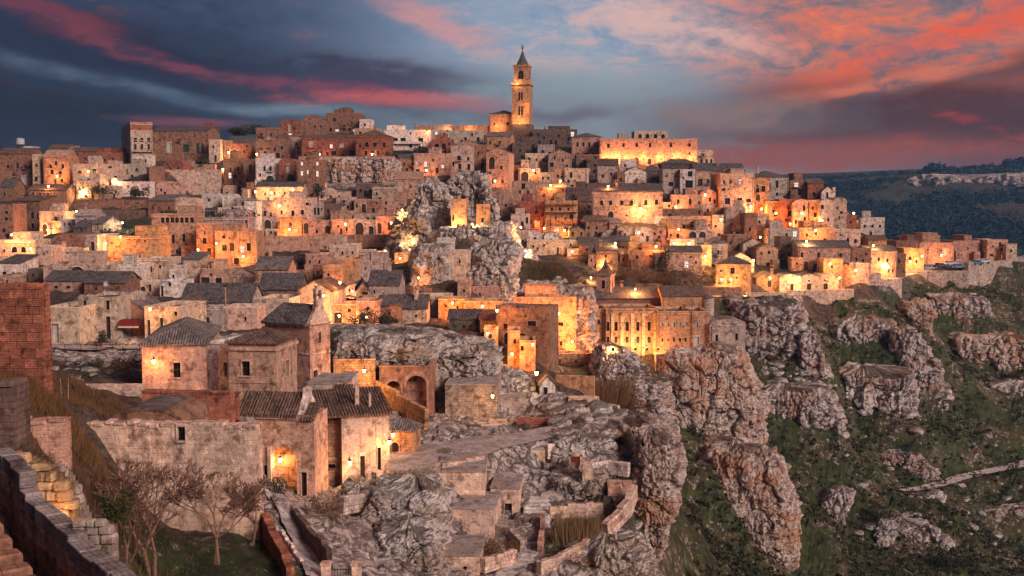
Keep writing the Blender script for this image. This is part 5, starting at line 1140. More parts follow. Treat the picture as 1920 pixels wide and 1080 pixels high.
def house(b, idx):
    o = b['o']; W, d, H, D = b['W'], b['d'], b['H'], b['D']; rnd = random.Random(idx * 7 + 3)
    near = D < 135; nm = o.get('n', 'stone_house')
    r = o.get('r', 'flat'); e = float(o.get('e', .72)); Hw = H
    if r in ('gable_y', 'vault'): Hw = H * e
    col = PAL[o.get('c', 'pink')]; jit = rnd.uniform(.86, 1.12); col = tuple(q * jit * rnd.uniform(.96, 1.04) for q in col)
    wm = M[o.get('m', 'stone')]
    root = empty(nm, (b['A'].x, b['A'].y, b['zb']), b['a']); tag(root, b['label'], o.get('cat', 'house'), 'stone houses of the hill town' if o.get('cat', 'house') == 'house' else None)
    # openings
    holes = {'f': [], 'r': [], 'l': []}
    A3 = b['A']; e1, e2 = b['e1'], b['e2']
    for tkn in b['wins']:
        face = 'f'
        if tkn[0] in '<>': face = 'l' if tkn[0] == '<' else 'r'; tkn = tkn[1:]
        kind = tkn[0]; px, py, w, h = map(float, tkn[1:].split(','))
        if face == 'f': n2, o2, ed, L = -e2, A3, e1, W
        elif face == 'r': n2, o2, ed, L = e1, A3 + e1 * W, e2, d
        else: n2, o2, ed, L = -e1, A3, e2, d
        def hit(x_, y_):
            k, bz = ray(x_, y_); t = n2.dot(o2) / (n2.x * k + n2.y); return (Vector((k * t, t)) - o2).dot(ed), bz * t - b['zb']
        u0, v1 = hit(px - w / 2, py - h / 2); u1, v0 = hit(px + w / 2, py + h / 2)
        u0, u1 = min(u0, u1), max(u0, u1)
        if kind in 'dAN' and v0 < .8: v0 = 0.02
        v0 = max(v0, .02); v1 = min(v1, Hw - .15); u0 = max(u0, .15); u1 = min(u1, L - .15)
        if u1 - u0 < .25 or v1 - v0 < .25: continue
        hl = holes[face]
        if any(abs((u0 + u1) / 2 - q[0]) < (u1 - u0 + q[2]) / 2 + .08 and not (v1 < q[1] - .05 or v0 > q[1] + q[3] + .05) for q in hl): continue
        hl.append(((u0 + u1) / 2, v0, u1 - u0, v1 - v0, kind))
    if D > 140 and o.get('cat', 'house') == 'house':
        want = int(min(11, W * Hw / 9)) - len(holes['f'])
        for _ in range(max(0, want) * 3):
            w_ = rnd.uniform(.85, 1.35); h_ = rnd.uniform(1.2, 1.95) if rnd.random() < .75 else .7; u_ = rnd.uniform(1.0, max(1.1, W - 1.0)); v_ = rnd.choice([.9, .9 + 2.9, .9 + 5.8]) + rnd.uniform(-.2, .2)
            if v_ + h_ > Hw - .5 or u_ + w_ / 2 > W - .4: continue
            if any(abs(u_ - q[0]) < (w_ + q[2]) / 2 + .5 and not (v_ + h_ < q[1] - .3 or v_ > q[1] + q[3] + .3) for q in holes['f']): continue
            holes['f'].append((u_, v_, w_, h_, rnd.choice('wwwwwwdsal'))); want -= 1
            if want <= 0: break
    mb = MB(); ext = 7.0 if D > 140 else 3.0
    sub = 1.6 if near else 0; rough = .05 if near else 0; rag = .35 if 'ruin' in o else 0
    wall_face(mb, (0, 0), (1, 0), W, -ext, Hw, holes['f'], sub, rough, idx, rag)
    wall_face(mb, (W, 0), (0, 1), d, -ext, Hw, holes['r'], sub, rough, idx + 1, rag)
    wall_face(mb, (W, d), (-1, 0), W, -ext, Hw, [], 0, 0, idx, 0)
    wall_face(mb, (0, d), (0, -1), d, -ext, Hw, [(d - q[0],) + q[1:] for q in holes['l']], sub, rough, idx + 2, rag)
    rb = MB(); near_t = D < 125; mats = [M['tile']]; rc = PAL[o.get('rc', 'tilebrown')]
    ov = .25; t = .16; rh = float(o.get('rh', 1.6))
    if r == 'flat':
        mats = [M['trim'], M['flat']]; rc = tuple(min(.75, q * 1.25 + .02) for q in col); z = Hw - .45; c = .34
        rb.quad((c, c, z), (W - c, c, z), (W - c, d - c, z), (c, d - c, z), 1)
        if not rag:
            for (x0, x1, y0, y1) in ((-.06, W + .06, -.06, c), (-.06, W + .06, d - c, d + .06), (-.06, c, c, d - c), (W - c, W + .06, c, d - c)):
                rb.box(x0, x1, y0, y1, Hw - .002, Hw + .13, 0)
        ins = [(c, c), (W - c, c), (W - c, d - c), (c, d - c)]
        for i in range(4):
            p, q = ins[i], ins[(i + 1) % 4]; rb.quad((q[0], q[1], z), (p[0], p[1], z), (p[0], p[1], Hw + (0 if not rag else -.1)), (q[0], q[1], Hw + (0 if not rag else -.1)), 0)
    elif r == 'slab':
        mats = [M['masonry_rock']]; n = max(3, int(W / 1.3)); m_ = max(2, int(d / 1.3)); g_ = random.Random(idx)
        hz = [[Hw + .10 + g_.uniform(-.07, .07) for _ in range(n + 1)] for _ in range(m_ + 1)]; pt_ = lambda i, j: (-.06 + (W + .12) * i / n, -.06 + (d + .12) * j / m_, hz[j][i])
        for j in range(m_):
            for i in range(n): rb.quad(pt_(i, j), pt_(i + 1, j), pt_(i + 1, j + 1), pt_(i, j + 1))
        for i in range(n): p, q = pt_(i, 0), pt_(i + 1, 0); rb.quad((p[0], p[1], Hw - .05), (q[0], q[1], Hw - .05), q, p)
        for j in range(m_):
            for i in (0, n): p, q = pt_(i, j), pt_(i, j + 1); rb.quad((p[0], p[1], Hw - .05), (q[0], q[1], Hw - .05), q, p)
    elif r == 'gable_x':
        for s in (0, 1):
            x = W * s; mb.poly([(x, 0, Hw), (x, d, Hw), (x, d / 2, Hw + rh)] if s else [(x, d, Hw), (x, 0, Hw), (x, d / 2, Hw + rh)])
        k = rh / (d / 2)
        tiled(rb, (-ov, -ov, Hw - ov * k + t), (W + ov, -ov, Hw - ov * k + t), (W + ov, d / 2, Hw + rh + t), (-ov, d / 2, Hw + rh + t), t - .004, near_t)
        tiled(rb, (W + ov, d + ov, Hw - ov * k + t), (-ov, d + ov, Hw - ov * k + t), (-ov, d / 2, Hw + rh + t), (W + ov, d / 2, Hw + rh + t), t - .004, False)
    elif r == 'gable_y':
        rh = H - Hw; k = rh / (W / 2)
        mb.poly([(0, 0, Hw), (W, 0, Hw), (W / 2, 0, Hw + rh)]); mb.poly([(W, d, Hw), (0, d, Hw), (W / 2, d, Hw + rh)])
        tiled(rb, (-ov, d, Hw - ov * k + t), (-ov, -.1, Hw - ov * k + t), (W / 2, -.1, Hw + rh + t), (W / 2, d, Hw + rh + t), t - .004, near_t)
        tiled(rb, (W + ov, -.1, Hw - ov * k + t), (W + ov, d, Hw - ov * k + t), (W / 2, d, Hw + rh + t), (W / 2, -.1, Hw + rh + t), t - .004, near_t)
    elif r == 'shed':
        mb.poly([(W, 0, Hw), (W, d, Hw), (W, d, Hw + rh)]); mb.poly([(0, d, Hw), (0, 0, Hw), (0, d, Hw + rh)]); mb.quad((W, d, Hw), (0, d, Hw), (0, d, Hw + rh), (W, d, Hw + rh))
        k = rh / d
        tiled(rb, (-ov, -ov, Hw - ov * k + t), (W + ov, -ov, Hw - ov * k + t), (W + ov, d + .05, Hw + rh + t), (-ov, d + .05, Hw + rh + t), t - .004, near_t)
    elif r == 'hip':
        c = min(W, d) / 2; z0, z1 = Hw - .05, Hw + rh
        q = [(-ov, -ov, z0), (W + ov, -ov, z0), (W + ov, d + ov, z0), (-ov, d + ov, z0)]
        if W >= d: r0, r1 = (c, d / 2, z1), (W - c + .02, d / 2, z1); fs = [(q[0], q[1], r1, r0), (q[2], q[3], r0, r1), (q[1], q[2], r1), (q[3], q[0], r0)]
        else: r0, r1 = (W / 2, c, z1), (W / 2, d - c + .02, z1); fs = [(q[1], q[2], r1, r0), (q[3], q[0], r0, r1), (q[0], q[1], r0), (q[2], q[3], r1)]
        for f in fs: rb.poly(list(f))
        rb.poly([(p[0], p[1], z0 - .12) for p in reversed(q)])
        for i in range(4):
            p, g_ = q[i], q[(i + 1) % 4]; rb.quad((p[0], p[1], z0 - .12), (g_[0], g_[1], z0 - .12), g_, p)
        if near_t:
            for f in fs[:2]:
                tiled(rb, f[0], f[1], (f[2][0], f[2][1], f[2][2]), (f[3][0], f[3][1], f[3][2]), .02, True)
    elif r == 'vault':
        mats = [M['trim'], M['flat']]; rc = tuple(q * .85 for q in col); rh = H - Hw; n = 12
        arc = [(W / 2 - W / 2 * math.cos(math.pi * i / n), Hw + rh * math.sin(math.pi * i / n)) for i in range(n + 1)]
        mb.poly([(x, 0, z) for x, z in reversed(arc)][::-1][:1] + [(x, 0, z) for x, z in reversed(arc)][:-1]) if False else mb.poly([(x, 0, z) for x, z in reversed(arc)])
        mb.poly([(x, d, z) for x, z in arc])
        big = [(W / 2 - (W / 2 + .12) * math.cos(math.pi * i / n), Hw + .02 + (rh + .14) * math.sin(math.pi * i / n)) for i in range(n + 1)]
        for i in range(n):
            (x0, z0), (x1, z1) = big[i], big[i + 1]; (u0, w0), (u1, w1) = arc[i], arc[i + 1]
            rb.quad((x0, -.06, z0), (x0, d, z0), (x1, d, z1), (x1, -.06, z1), 1 if .3 < i / n < .65 else 0)
            rb.quad((u0, -.06, w0), (x0, -.06, z0), (x1, -.06, z1), (u1, -.06, w1), 0)
    wo = mb.build('wall', wm, root, col)
    if rb.f:
        ro = rb.build('roof', mats, root, rc)
        if rnd.random() < (.5 if D < 330 else .25) and 'ruin' not in o and W > 5 and r != 'vault':
            cb = MB(); cx, cy = rnd.uniform(.15, .85) * W, rnd.uniform(.3, .7) * d; zt = Hw + (rh if r != 'flat' else 0)
            cb.box(cx - .3, cx + .3, cy - .25, cy + .25, Hw - .5, zt + rnd.uniform(.7, 1.3)); cb.box(cx - .4, cx + .4, cy - .35, cy + .35, zt + 1.3, zt + 1.45); cb.build('chimney', M['plaster'], ro, col)
    if D > 150 and o.get('cat', 'house') == 'house' and W > 5 and H > 3.2:
        for _h in range(0 if (b['yt'] < 335 and 1060 < b['x0'] < 1320) or r != 'flat' else rnd.choice([0, 1, 1, 2])):
            ab = MB(); w2 = rnd.uniform(.25, .5) * W; x = rnd.uniform(.05, .6) * W; x = min(x, W - w2 - .4); h2 = rnd.uniform(1.6, 2.6); y0 = d * rnd.uniform(.12, .5) + .3 * _h; h2 *= rnd.uniform(.7, 1.15)
            ab.box(x, x + w2, y0, d - .1, Hw - .5, Hw + h2); ab.box(x - .1, x + w2 + .1, y0 - .1, d, Hw + h2, Hw + h2 + .12)
            ao = ab.build('roof_hut', wm, root, tint(col, rnd, .85, 1.2)); inst('window', unit('w', False)[0], ao, (x + w2 / 2, y0, Hw + .4), (0, 0, 0), (.8, 1, 1.0), col)
        for _h in range(rnd.choice([0, 1, 2, 2])):
            ab = MB(); w2 = rnd.uniform(.2, .42) * W; x = [.0, W - w2][(_h + idx) % 2] + rnd.uniform(-.4, .4); h2 = min(rnd.uniform(1.0, 2.3), H * .45); dp = rnd.uniform(.9, 1.9)
            ab.box(x, x + w2, -dp, -.004, -5, h2); ab.box(x - .08, x + w2 + .08, -dp - .08, -.004, h2, h2 + .12)
            if not any(abs(q[0] - x - w2 / 2) < w2 / 2 + q[2] / 2 and q[1] < h2 for q in holes['f']): an = ab.build('annex', wm, root, tint(col, rnd, .8, 1.25)); h2 > 1.5 and inst('window', unit('w', False)[0], an, (x + w2 / 2, -dp - .24, .3), (0, 0, 0), (.7, 1, min(1.0, h2 - .7)), col)
    if D > 140 and W > 4.5 and Hw > 3.5:
        if rnd.random() < .45:
            x = rnd.choice([.35, W - .35]); m_ = MB(); m_.box(x - .06, x + .06, -.14, -.02, -1, Hw - .2); m_.build('drainpipe', M['paint'], root, (.22, .16, .13))
        if rnd.random() < .4 and 'cor' not in o:
            z = Hw - .5; m_ = MB(); m_.box(-.1, W + .1, -.16, -.003, z, z + .22); m_.build('cornice', M['trim'], root, tuple(min(.8, q * 1.3) for q in col))
        ups = [q for q in holes['f'] if q[1] > 2.2 and q[3] > .9]
        if ups and rnd.random() < .45:
            q = rnd.choice(ups); m_ = MB(); m_.box(q[0] - q[2] / 2 - .5, q[0] + q[2] / 2 + .5, -.95, -.13, q[1] - .22, q[1] - .08); bo = m_.build('balcony', M['trim'], root, tuple(min(.8, v * 1.2) for v in col)); m_ = MB()
            for k_ in range(9): x = q[0] - q[2] / 2 - .46 + (q[2] + .92) * k_ / 8; m_.box(x - .025, x + .025, -.93, -.88, q[1] - .08, q[1] + .85)
            m_.box(q[0] - q[2] / 2 - .5, q[0] + q[2] / 2 + .5, -.95, -.86, q[1] + .85, q[1] + .92); m_.build('railing', M['metal'], bo)
        dr = [q for q in holes['f'] if q[4] in 'dA' and q[1] < .5]
        if dr and rnd.random() < .5:
            q = dr[0]; m_ = MB(); n_ = 4
            for k_ in range(n_): m_.box(q[0] - q[2] / 2 - .2, q[0] + q[2] / 2 + .2, -.35 * (n_ - k_), -.004 if k_ == n_ - 1 else -.35 * (n_ - k_ - 1) , -4, .02 - .2 * (n_ - 1 - k_) - .05)
            m_.build('steps', M['trim'], root, col)
    if 'cor' in o:
        cb = MB(); z = Hw - .75
        for (x0, x1, y0, y1) in ((-.1, W + .1, -.16, -.003), (-.16, -.003, 0, d), (W + .003, W + .16, 0, d)): cb = MB(); cb.box(x0, x1, y0, y1, z, z + .3); cb.build('cornice', M['trim'], root, tuple(min(.8, q * 1.15) for q in col))
        cb = MB(); z = Hw * .30 if near else Hw * .52
        cb.box(0, W, -.09, -.003, z, z + .2); cb.build('string_course', M['trim'], root, tuple(min(.8, q * 1.1) for q in col))
    for f in 'frl':
        for (u, v, w, h, k) in holes[f]: put_opening(root, k, f, u, v, w, h, W, d, near, col)
    b['root'] = root; b['col'] = col
    return root
for _i, _b in enumerate(BL): house(_b, _i)

def free_wall(b, idx):
    o = b['o']; W, d, H, D = b['W'], b['d'], b['H'], b['D']; col = PAL[o.get('c', 'pink')]
    tall = 'retaining_wall' if D > 100 else 'garden_wall'
    root = empty('block_wall' if 'block' in o else tall, (b['A'].x, b['A'].y, b['zb']), b['a']); tag(root, b['label'], 'wall', kind='thing')
    mb = MB(); sub = 1.2 if D < 140 else 3.0; rg = .12 if 'ruin' in o else .0
    holes = []
    if 'hole' in o:
        px, py, w, h = map(float, o['hole'].split(',')); n2 = -b['e2']; k, bz = ray(px, py); t = n2.dot(b['A']) / (n2.x * k + n2.y)
        u = (Vector((k * t, t)) - b['A']).dot(b['e1']); s = t / F; holes = [(u, bz * t - b['zb'] - h * s / 2, w * s, h * s, 'w')]
    ext = 5.0
    wall_face(mb, (0, 0), (1, 0), W, -ext, H, holes, sub, .10, idx, rg); wall_face(mb, (W, 0), (0, 1), d, -ext, H, [], 0, 0, idx, 0)
    wall_face(mb, (W, d), (-1, 0), W, -ext, H, [], sub, .1, idx + 5, rg); wall_face(mb, (0, d), (0, -1), d, -ext, H, [], 0, 0, idx, 0)
    if not rg: mb.quad((0, 0, H), (W, 0, H), (W, d, H), (0, d, H))
    mb.build('wall', M[o.get('m', 'stone')], root, col)
    for (u, v, w, h, k) in holes: put_opening(root, 'w', 'f', u, v, w, h, W, d, True, col)
    if rg or D < 130 or 'block' in o:      # coping stones laid one by one
        rnd = random.Random(idx); x = 0.0; step = .75 if D < 80 else 1.1
        cap = MB(); cap.box(-.5, .5, -.5, .5, -.5, .5); me = bpy.data.meshes.new('coping_stone')
        import bmesh
        bm = bmesh.new()
        vs_ = [bm.verts.new(v) for v in cap.v]
        for f in cap.f: bm.faces.new([vs_[q] for q in f])
        bmesh.ops.bevel(bm, geom=bm.edges[:], offset=.12, segments=1, affect='EDGES'); bm.to_mesh(me); bm.free(); me.materials.append(M['trim']); uvs(me)
        while x < W - .2:
            L = min(step * rnd.uniform(.6, 1.4), W - x); h = rnd.uniform(.16, .26) if rg else .2
            zz = H + (rg * (math.sin((x + L / 2) * 1.3 + idx) * .5 + math.sin((x + L / 2) * 3.7 + idx * 3) * .5) if rg else 0)
            if True:
                inst('coping_stone', me, root, (x + L / 2, d / 2, zz + h / 2 - .08), (rnd.uniform(-.04, .04), rnd.uniform(-.04, .04), rnd.uniform(-.05, .05)), (L * .98, d + .12, h), tint(col, rnd, .8, 1.2))
            x += L
    b['root'] = root
    return root
for _i, _b in enumerate(WL): free_wall(_b, _i + 500)
# ---------------------------------------------------------------- bell tower on the skyline
def local(px, py, D): s = D / F; return lambda x, y: ((x - px) * s, (py - y) * s)
def bell_tower():
    D = 436; q = local(976, 262, D); c0 = P(976, 262, D)
    root = empty('bell_tower', c0, R(-13)); tag(root, 'tall square bell tower with dark pointed spire rising over the town', 'tower')
    col = PAL['ochre']; z = lambda y: q(0, y)[1]
    def ring_box(mb, hw, z0, z1): mb.box(-hw, hw, 0 - (hw - 3.4), 6.8 + (hw - 3.4), z0, z1)
    a = MB(); a.box(-3.9, 3.9, -.5, 7.3, -8, z(233)); a.build('base', M['rubble'], root, PAL['dark'])
    sh = MB(); holes = [(3.4, z(217), 1.9, z(200) - z(217), 'w'), (3.4, z(190), 1.8, z(174) - z(190), 'w')]
    for (O, dr) in (((-3.4, 0), (1, 0)), ((3.4, 0), (0, 1)), ((3.4, 6.8), (-1, 0)), ((-3.4, 6.8), (0, -1))):
        k = len(sh.v); wall_face(sh, O, dr, 6.8, z(233) - .01, z(161), holes, 0, 0, 1)
    sh.build('wall', M['stone'], root, col)
    for (x, y, rz) in ((0, 0, 0), (3.4, 3.4, math.pi / 2)):
        for h in holes:
            o = inst('window', unit('w', False)[0], root, (x, y, h[1]), (0, 0, rz), (h[2], 1, h[3]), col)
            m = MB(); m.cyl((0, .1, 0), .1, .1, 1, 6); me = m.build('column', M['trim'], o, col)
    for zz, e in ((233, .35), (196, .22), (161, .55), (158.6, .3)): cb = MB(); cb.box(-3.4 - e, 3.4 + e, -e, 6.8 + e, z(zz), z(zz) + .42); cb.build('cornice', M['trim'], root, tuple(v * 1.1 for v in col))
    for x in (-3.1, 3.1): cb = MB(); cb.box(x - .4, x + .4, -.16, -.003, z(233) + .43, z(196) - .01); cb.build('pilaster', M['trim'], root, tuple(v * 1.1 for v in col))
    up = MB(); hw = 2.85
    for (O, dr) in (((-hw, 3.4 - hw), (1, 0)), ((hw, 3.4 - hw), (0, 1)), ((hw, 3.4 + hw), (-1, 0)), ((-hw, 3.4 + hw), (0, -1))):
        wall_face(up, O, dr, 2 * hw, z(158.6), z(125), [(hw, z(150), 2.2, z(134) - z(150), 'A')], 0, 0, 1)
    up.build('belfry', M['stone'], root, col)
    inst('window', unit('a', False, .6)[0], root, (0, 3.4 - hw, z(150)), (0, 0, 0), (2.2, 1, z(134) - z(150)), col)
    c2 = MB(); c2.box(-hw - .35, hw + .35, 3.4 - hw - .35, 3.4 + hw + .35, z(127), z(124)); c2.box(-hw - .2, hw + .2, 3.4 - hw - .2, 3.4 + hw + .2, z(132.5), z(131.5)); c2.build('parapet', M['trim'], root, col)
    sp = MB(); sp.cyl((0, 3.4, z(124)), 2.7, .9, z(107) - z(124), 8); sp.cyl((0, 3.4, z(107)), .9, .1, z(95) - z(107), 8); s_ = sp.build('spire', M['tile'], root, PAL['slate'])
    cr = MB(); cr.box(-.09, .09, 3.31, 3.49, z(95.5), z(84)); cr.box(-.55, .55, 3.33, 3.47, z(89.5), z(88.5)); cr.cyl((0, 3.4, z(93.5)), .38, .38, .5, 8); cr.build('cross', M['metal'], s_)
bell_tower()
def small_belfry():
    D = 247; q = local(1131, 556, D); root = empty('belfry_tower', P(1131, 556, D), R(-22)); tag(root, 'small stone belfry with pointed tiled spire behind the convent roofs', 'tower')
    z = lambda y: q(0, y)[1]; col = PAL['pink']; hw = 1.65
    mb = MB()
    for (O, dr) in (((-hw, 0), (1, 0)), ((hw, 0), (0, 1)), ((hw, 2 * hw), (-1, 0)), ((-hw, 2 * hw), (0, -1))): wall_face(mb, O, dr, 2 * hw, -5, z(515), [(hw, z(541), .8, z(525) - z(541), 'A')], 0, 0, 1)
    mb.build('wall', M['stone'], root, col)
    for (x, y, rz) in ((0, 0, 0), (hw, hw, math.pi / 2), (-hw, hw, -math.pi / 2)): inst('window', unit('a', False, .4)[0], root, (x, y, z(541)), (0, 0, rz), (.8, 1, z(525) - z(541)), col)
    c = MB(); c.box(-hw - .3, hw + .3, -.3, 2 * hw + .3, z(548), z(546)); c.build('cornice', M['trim'], root, col); c = MB(); c.box(-hw - .25, hw + .25, -.25, 2 * hw + .25, z(516), z(514)); c.build('cornice', M['trim'], root, col)
    s = MB(); k = len(s.v); zz = z(514)
    b4 = [(-hw - .05, -.05, zz), (hw + .05, -.05, zz), (hw + .05, 2 * hw + .05, zz), (-hw - .05, 2 * hw + .05, zz)]; m4 = [(-.75, hw - .75, z(503)), (.75, hw - .75, z(503)), (.75, hw + .75, z(503)), (-.75, hw + .75, z(503))]
    for i in range(4): s.quad(b4[i], b4[(i + 1) % 4], m4[(i + 1) % 4], m4[i]); s.poly([m4[i], m4[(i + 1) % 4], (0, hw, z(485))])
    sp = s.build('spire', M['tile'], root, PAL['tilebrown']); f = MB(); f.tube((0, hw, z(486)), (0, hw, z(480)), .06, .03); f.build('finial', M['metal'], sp)
small_belfry()
def apse():
    root = empty('church_apse', P(1327, 600, 238)); tag(root, 'round grey stone apse at the right end of the church choir', 'church')
    m = MB(); m.cyl((0, 0, -3), 1.35, 1.35, 3 + 5.0, 16, cap=False); m.build('wall', M['rubble'], root, PAL['grey'])
    r = MB(); r.cyl((0, 0, 4.9), 1.55, .15, .9, 16); r.build('roof', M['flat'], root)
apse()
def pilasters(lbl, xs, D, y0, y1, a, color):
    for b in BL:
        if lbl in b['label']:
            s = D / F
            for x in xs:
                m = MB(); u = (x - b['x0']) * s; m.box(u - .32, u + .32, -.24, -.003, 0, b['H'] - 1.5); m.box(u - .42, u + .42, -.3, -.003, b['H'] - 1.5, b['H'] - .8); m.build('pilaster', M['trim'], b['root'], color)
pilasters('convent front with five bays', (1148, 1166, 1186, 1207, 1228), 228, 0, 0, 3, (.6, .42, .26))
# church with slate roof: its roof and bell-cote
def near_church():
    b = [q for q in BL if 'gable bell-cote' in q['label']][0]; root, W, d, H = b['root'], b['W'], b['d'], b['H']; col = b['col']
    rh = 2.1; t = .16
    # ridge runs along the long left side (local x); the gable faces right (local +x)
    g = MB(); n = 6
    g.poly([(W + .002, -.05, H), (W + .002, d + .05, H), (W + .002, d * .72, H + rh * .62), (W + .002, d / 2 + .45, H + rh + .35), (W + .002, d / 2 - .45, H + rh + .35), (W + .002, d * .28, H + rh * .62)])
    g.poly([(W - .4, d + .05, H), (W - .4, -.05, H), (W - .4, d * .28, H + rh * .62), (W - .4, d / 2 - .45, H + rh + .35), (W - .4, d / 2 + .45, H + rh + .35), (W - .4, d * .72, H + rh * .62)])
    pr = [(-.05, H), (d * .28, H + rh * .62), (d / 2 - .45, H + rh + .35), (d / 2 + .45, H + rh + .35), (d * .72, H + rh * .62), (d + .05, H)]
    for (y0, z0), (y1, z1) in zip(pr[:-1], pr[1:]): g.quad((W + .002, y0, z0), (W + .002, y1, z1), (W - .4, y1, z1), (W - .4, y0, z0))
    g.build('gable', M['rubble'], root, PAL['pale'])
    bc = MB(); zc = H + rh + .3
    for y0, y1 in ((d / 2 - .5, d / 2 - .28), (d / 2 + .28, d / 2 + .5)): bc.box(W - .42, W, y0, y1, zc, zc + 1.0)
    bc.box(W - .48, W + .06, d / 2 - .58, d / 2 + .58, zc + 1.0, zc + 1.18); bc.box(W - .4, W - .02, d / 2 - .3, d / 2 + .3, zc + 1.18, zc + 1.45)
    k = bc.build('bell_cote', M['trim'], root, PAL['pale'])
    bl = MB(); bl.cyl((W - .2, d / 2, zc + .35), .2, .1, .35, 8); bl.build('bell', M['metal'], k)
    r = MB(); x0, x1 = -3.2, W - .41
    tiled(r, (x0, -.3, H - .1), (x1, -.3, H - .1), (x1, d / 2, H + rh - .2), (x0 + 1.6, d / 2, H + rh - .2), t, True)
    tiled(r, (x1, d + .3, H - .1), (x0, d + .3, H - .1), (x0 + 1.6, d / 2, H + rh - .2), (x1, d / 2, H + rh - .2), t, False)
    r.poly([(x0, d + .3, H - .1), (x0, -.3, H - .1), (x0 + 1.6, d / 2, H + rh - .2)])
    r.build('roof', M['tile'], root, PAL['slate'])
    m = MB(); wall_face(m, (x0 + .3, 0), (1, 0), -x0 - .3, -3, H - .2, [], 1.5, .04, 3); wall_face(m, (x0 + .3, d), (0, -1), d, -3, H - .2, [], 0, 0, 3); m.build('side_wall', M['rubble'], root, b['col'])
    z = H * .52
    for q in ((x0 + .3, W + .1, -.1, -.003, z, z + .16), (W + .003, W + .1, 0, d, z, z + .16), (x0 + .3, W + .15, -.14, -.003, H - .25, H - .08), (W + .003, W + .15, 0, d, H - .1, H + .1)): c = MB(); c.box(*q); c.build('cornice', M['trim'], root, PAL['pale'])
near_church()
# the two street houses in front: tiled roofs and stepped gables
def street_roofs():
    b = [q for q in BL if 'tall arched recess' in q['label']][0]; root, W, d, H = b['root'], b['W'], b['d'], b['H']
    r = MB(); xm = W * .72
    tiled(r, (-1.6, -.3, H - .05), (xm, -.3, H - .05), (xm, d * .55, H + 1.5), (-1.6, d * .55, H + 1.5), .15, True)
    tiled(r, (xm, d + .3, H - .2), (-1.6, d + .3, H - .2), (-1.6, d * .55, H + 1.5), (xm, d * .55, H + 1.5), .15, False)
    tiled(r, (xm + .45, -.3, H - .25), (W + .1, -.3, H - .25), (W + .1, d * .5, H + .75), (xm + .45, d * .5, H + .75), .15, True)
    r.build('roof', M['tile'], root, PAL['tilebrown'])
    g = MB(); st = [(0, H), (.12, H + .35), (.2, H + .8), (.34, H + 1.2), (.42, H + 1.95), (.62, H + 1.95), (.68, H + 1.3), (.85, H + .8), (1, H + .1)]
    for x in (xm, xm + .44): g.poly([(x, d * u, z) for u, z in st] if x > xm else [(x, d * u, z) for u, z in reversed(st)])
    for (u0, z0), (u1, z1) in zip(st[:-1], st[1:]): g.quad((xm, d * u0, z0), (xm + .44, d * u0, z0), (xm + .44, d * u1, z1), (xm, d * u1, z1))
    g.build('parapet', M['plaster'], root, PAL['white'])
    c = MB(); c.box(-.1, xm, -.2, -.003, H - .35, H - .1)
    c.build('cornice', M['trim'], root, PAL['pale'])
    for u in (.28, 1.15): c = MB(); c.box(u - .16, u + .16, -.2, -.003, 0, H * .62); c.build('pilaster', M['trim'], root, PAL['pale'])
    b2 = [q for q in BL if 'two dark street doors' in q['label']][0]; root, W, d, H = b2['root'], b2['W'], b2['d'], b2['H']
    r = MB(); tiled(r, (-2.2, -.35, H - .1), (W + .2, -.35, H - .1), (W + .2, d * .6, H + 1.3), (-2.2, d * .6, H + 1.3), .15, True)
    tiled(r, (W + .2, d + .3, H - .3), (-2.2, d + .3, H - .3), (-2.2, d * .6, H + 1.3), (W + .2, d * .6, H + 1.3), .15, False)
    r.build('roof', M['tile'], root, PAL['tilebrown'])
    g = MB(); g.poly([(W, 0, H), (W, d, H), (W, d * .6, H + 1.3)]); g.poly([(0, d, H), (0, 0, H), (0, d * .6, H + 1.3)]); g.build('gable', M['rubble'], root, PAL['pale'])
    ch = MB(); ch.box(W * .35, W * .35 + .35, 1.5, 1.85, H, H + 2.1); ch.box(W * .62, W * .62 + .2, 1.0, 1.2, H, H + 1.5); ch.build('chimney', M['plaster'], root, PAL['pale'])
    b3 = [q for q in BL if 'narrow brown flank wall' in q['label']][0]; root, W, d, H = b3['root'], b3['W'], b3['d'], b3['H']
    r = MB(); tiled(r, (-.2, -.3, H - .05), (W + .2, -.3, H - .05), (W + .2, d, H + 1.6), (-.2, d, H + 1.6), .15, True); r.build('roof', M['tile'], root, PAL['tilebrown'])
    m = MB(); m.box(-.1, W + .1, -.12, -.003, H * .45, H * .45 + .2); m.build('cornice', M['trim'], root, PAL['pale'])
street_roofs()
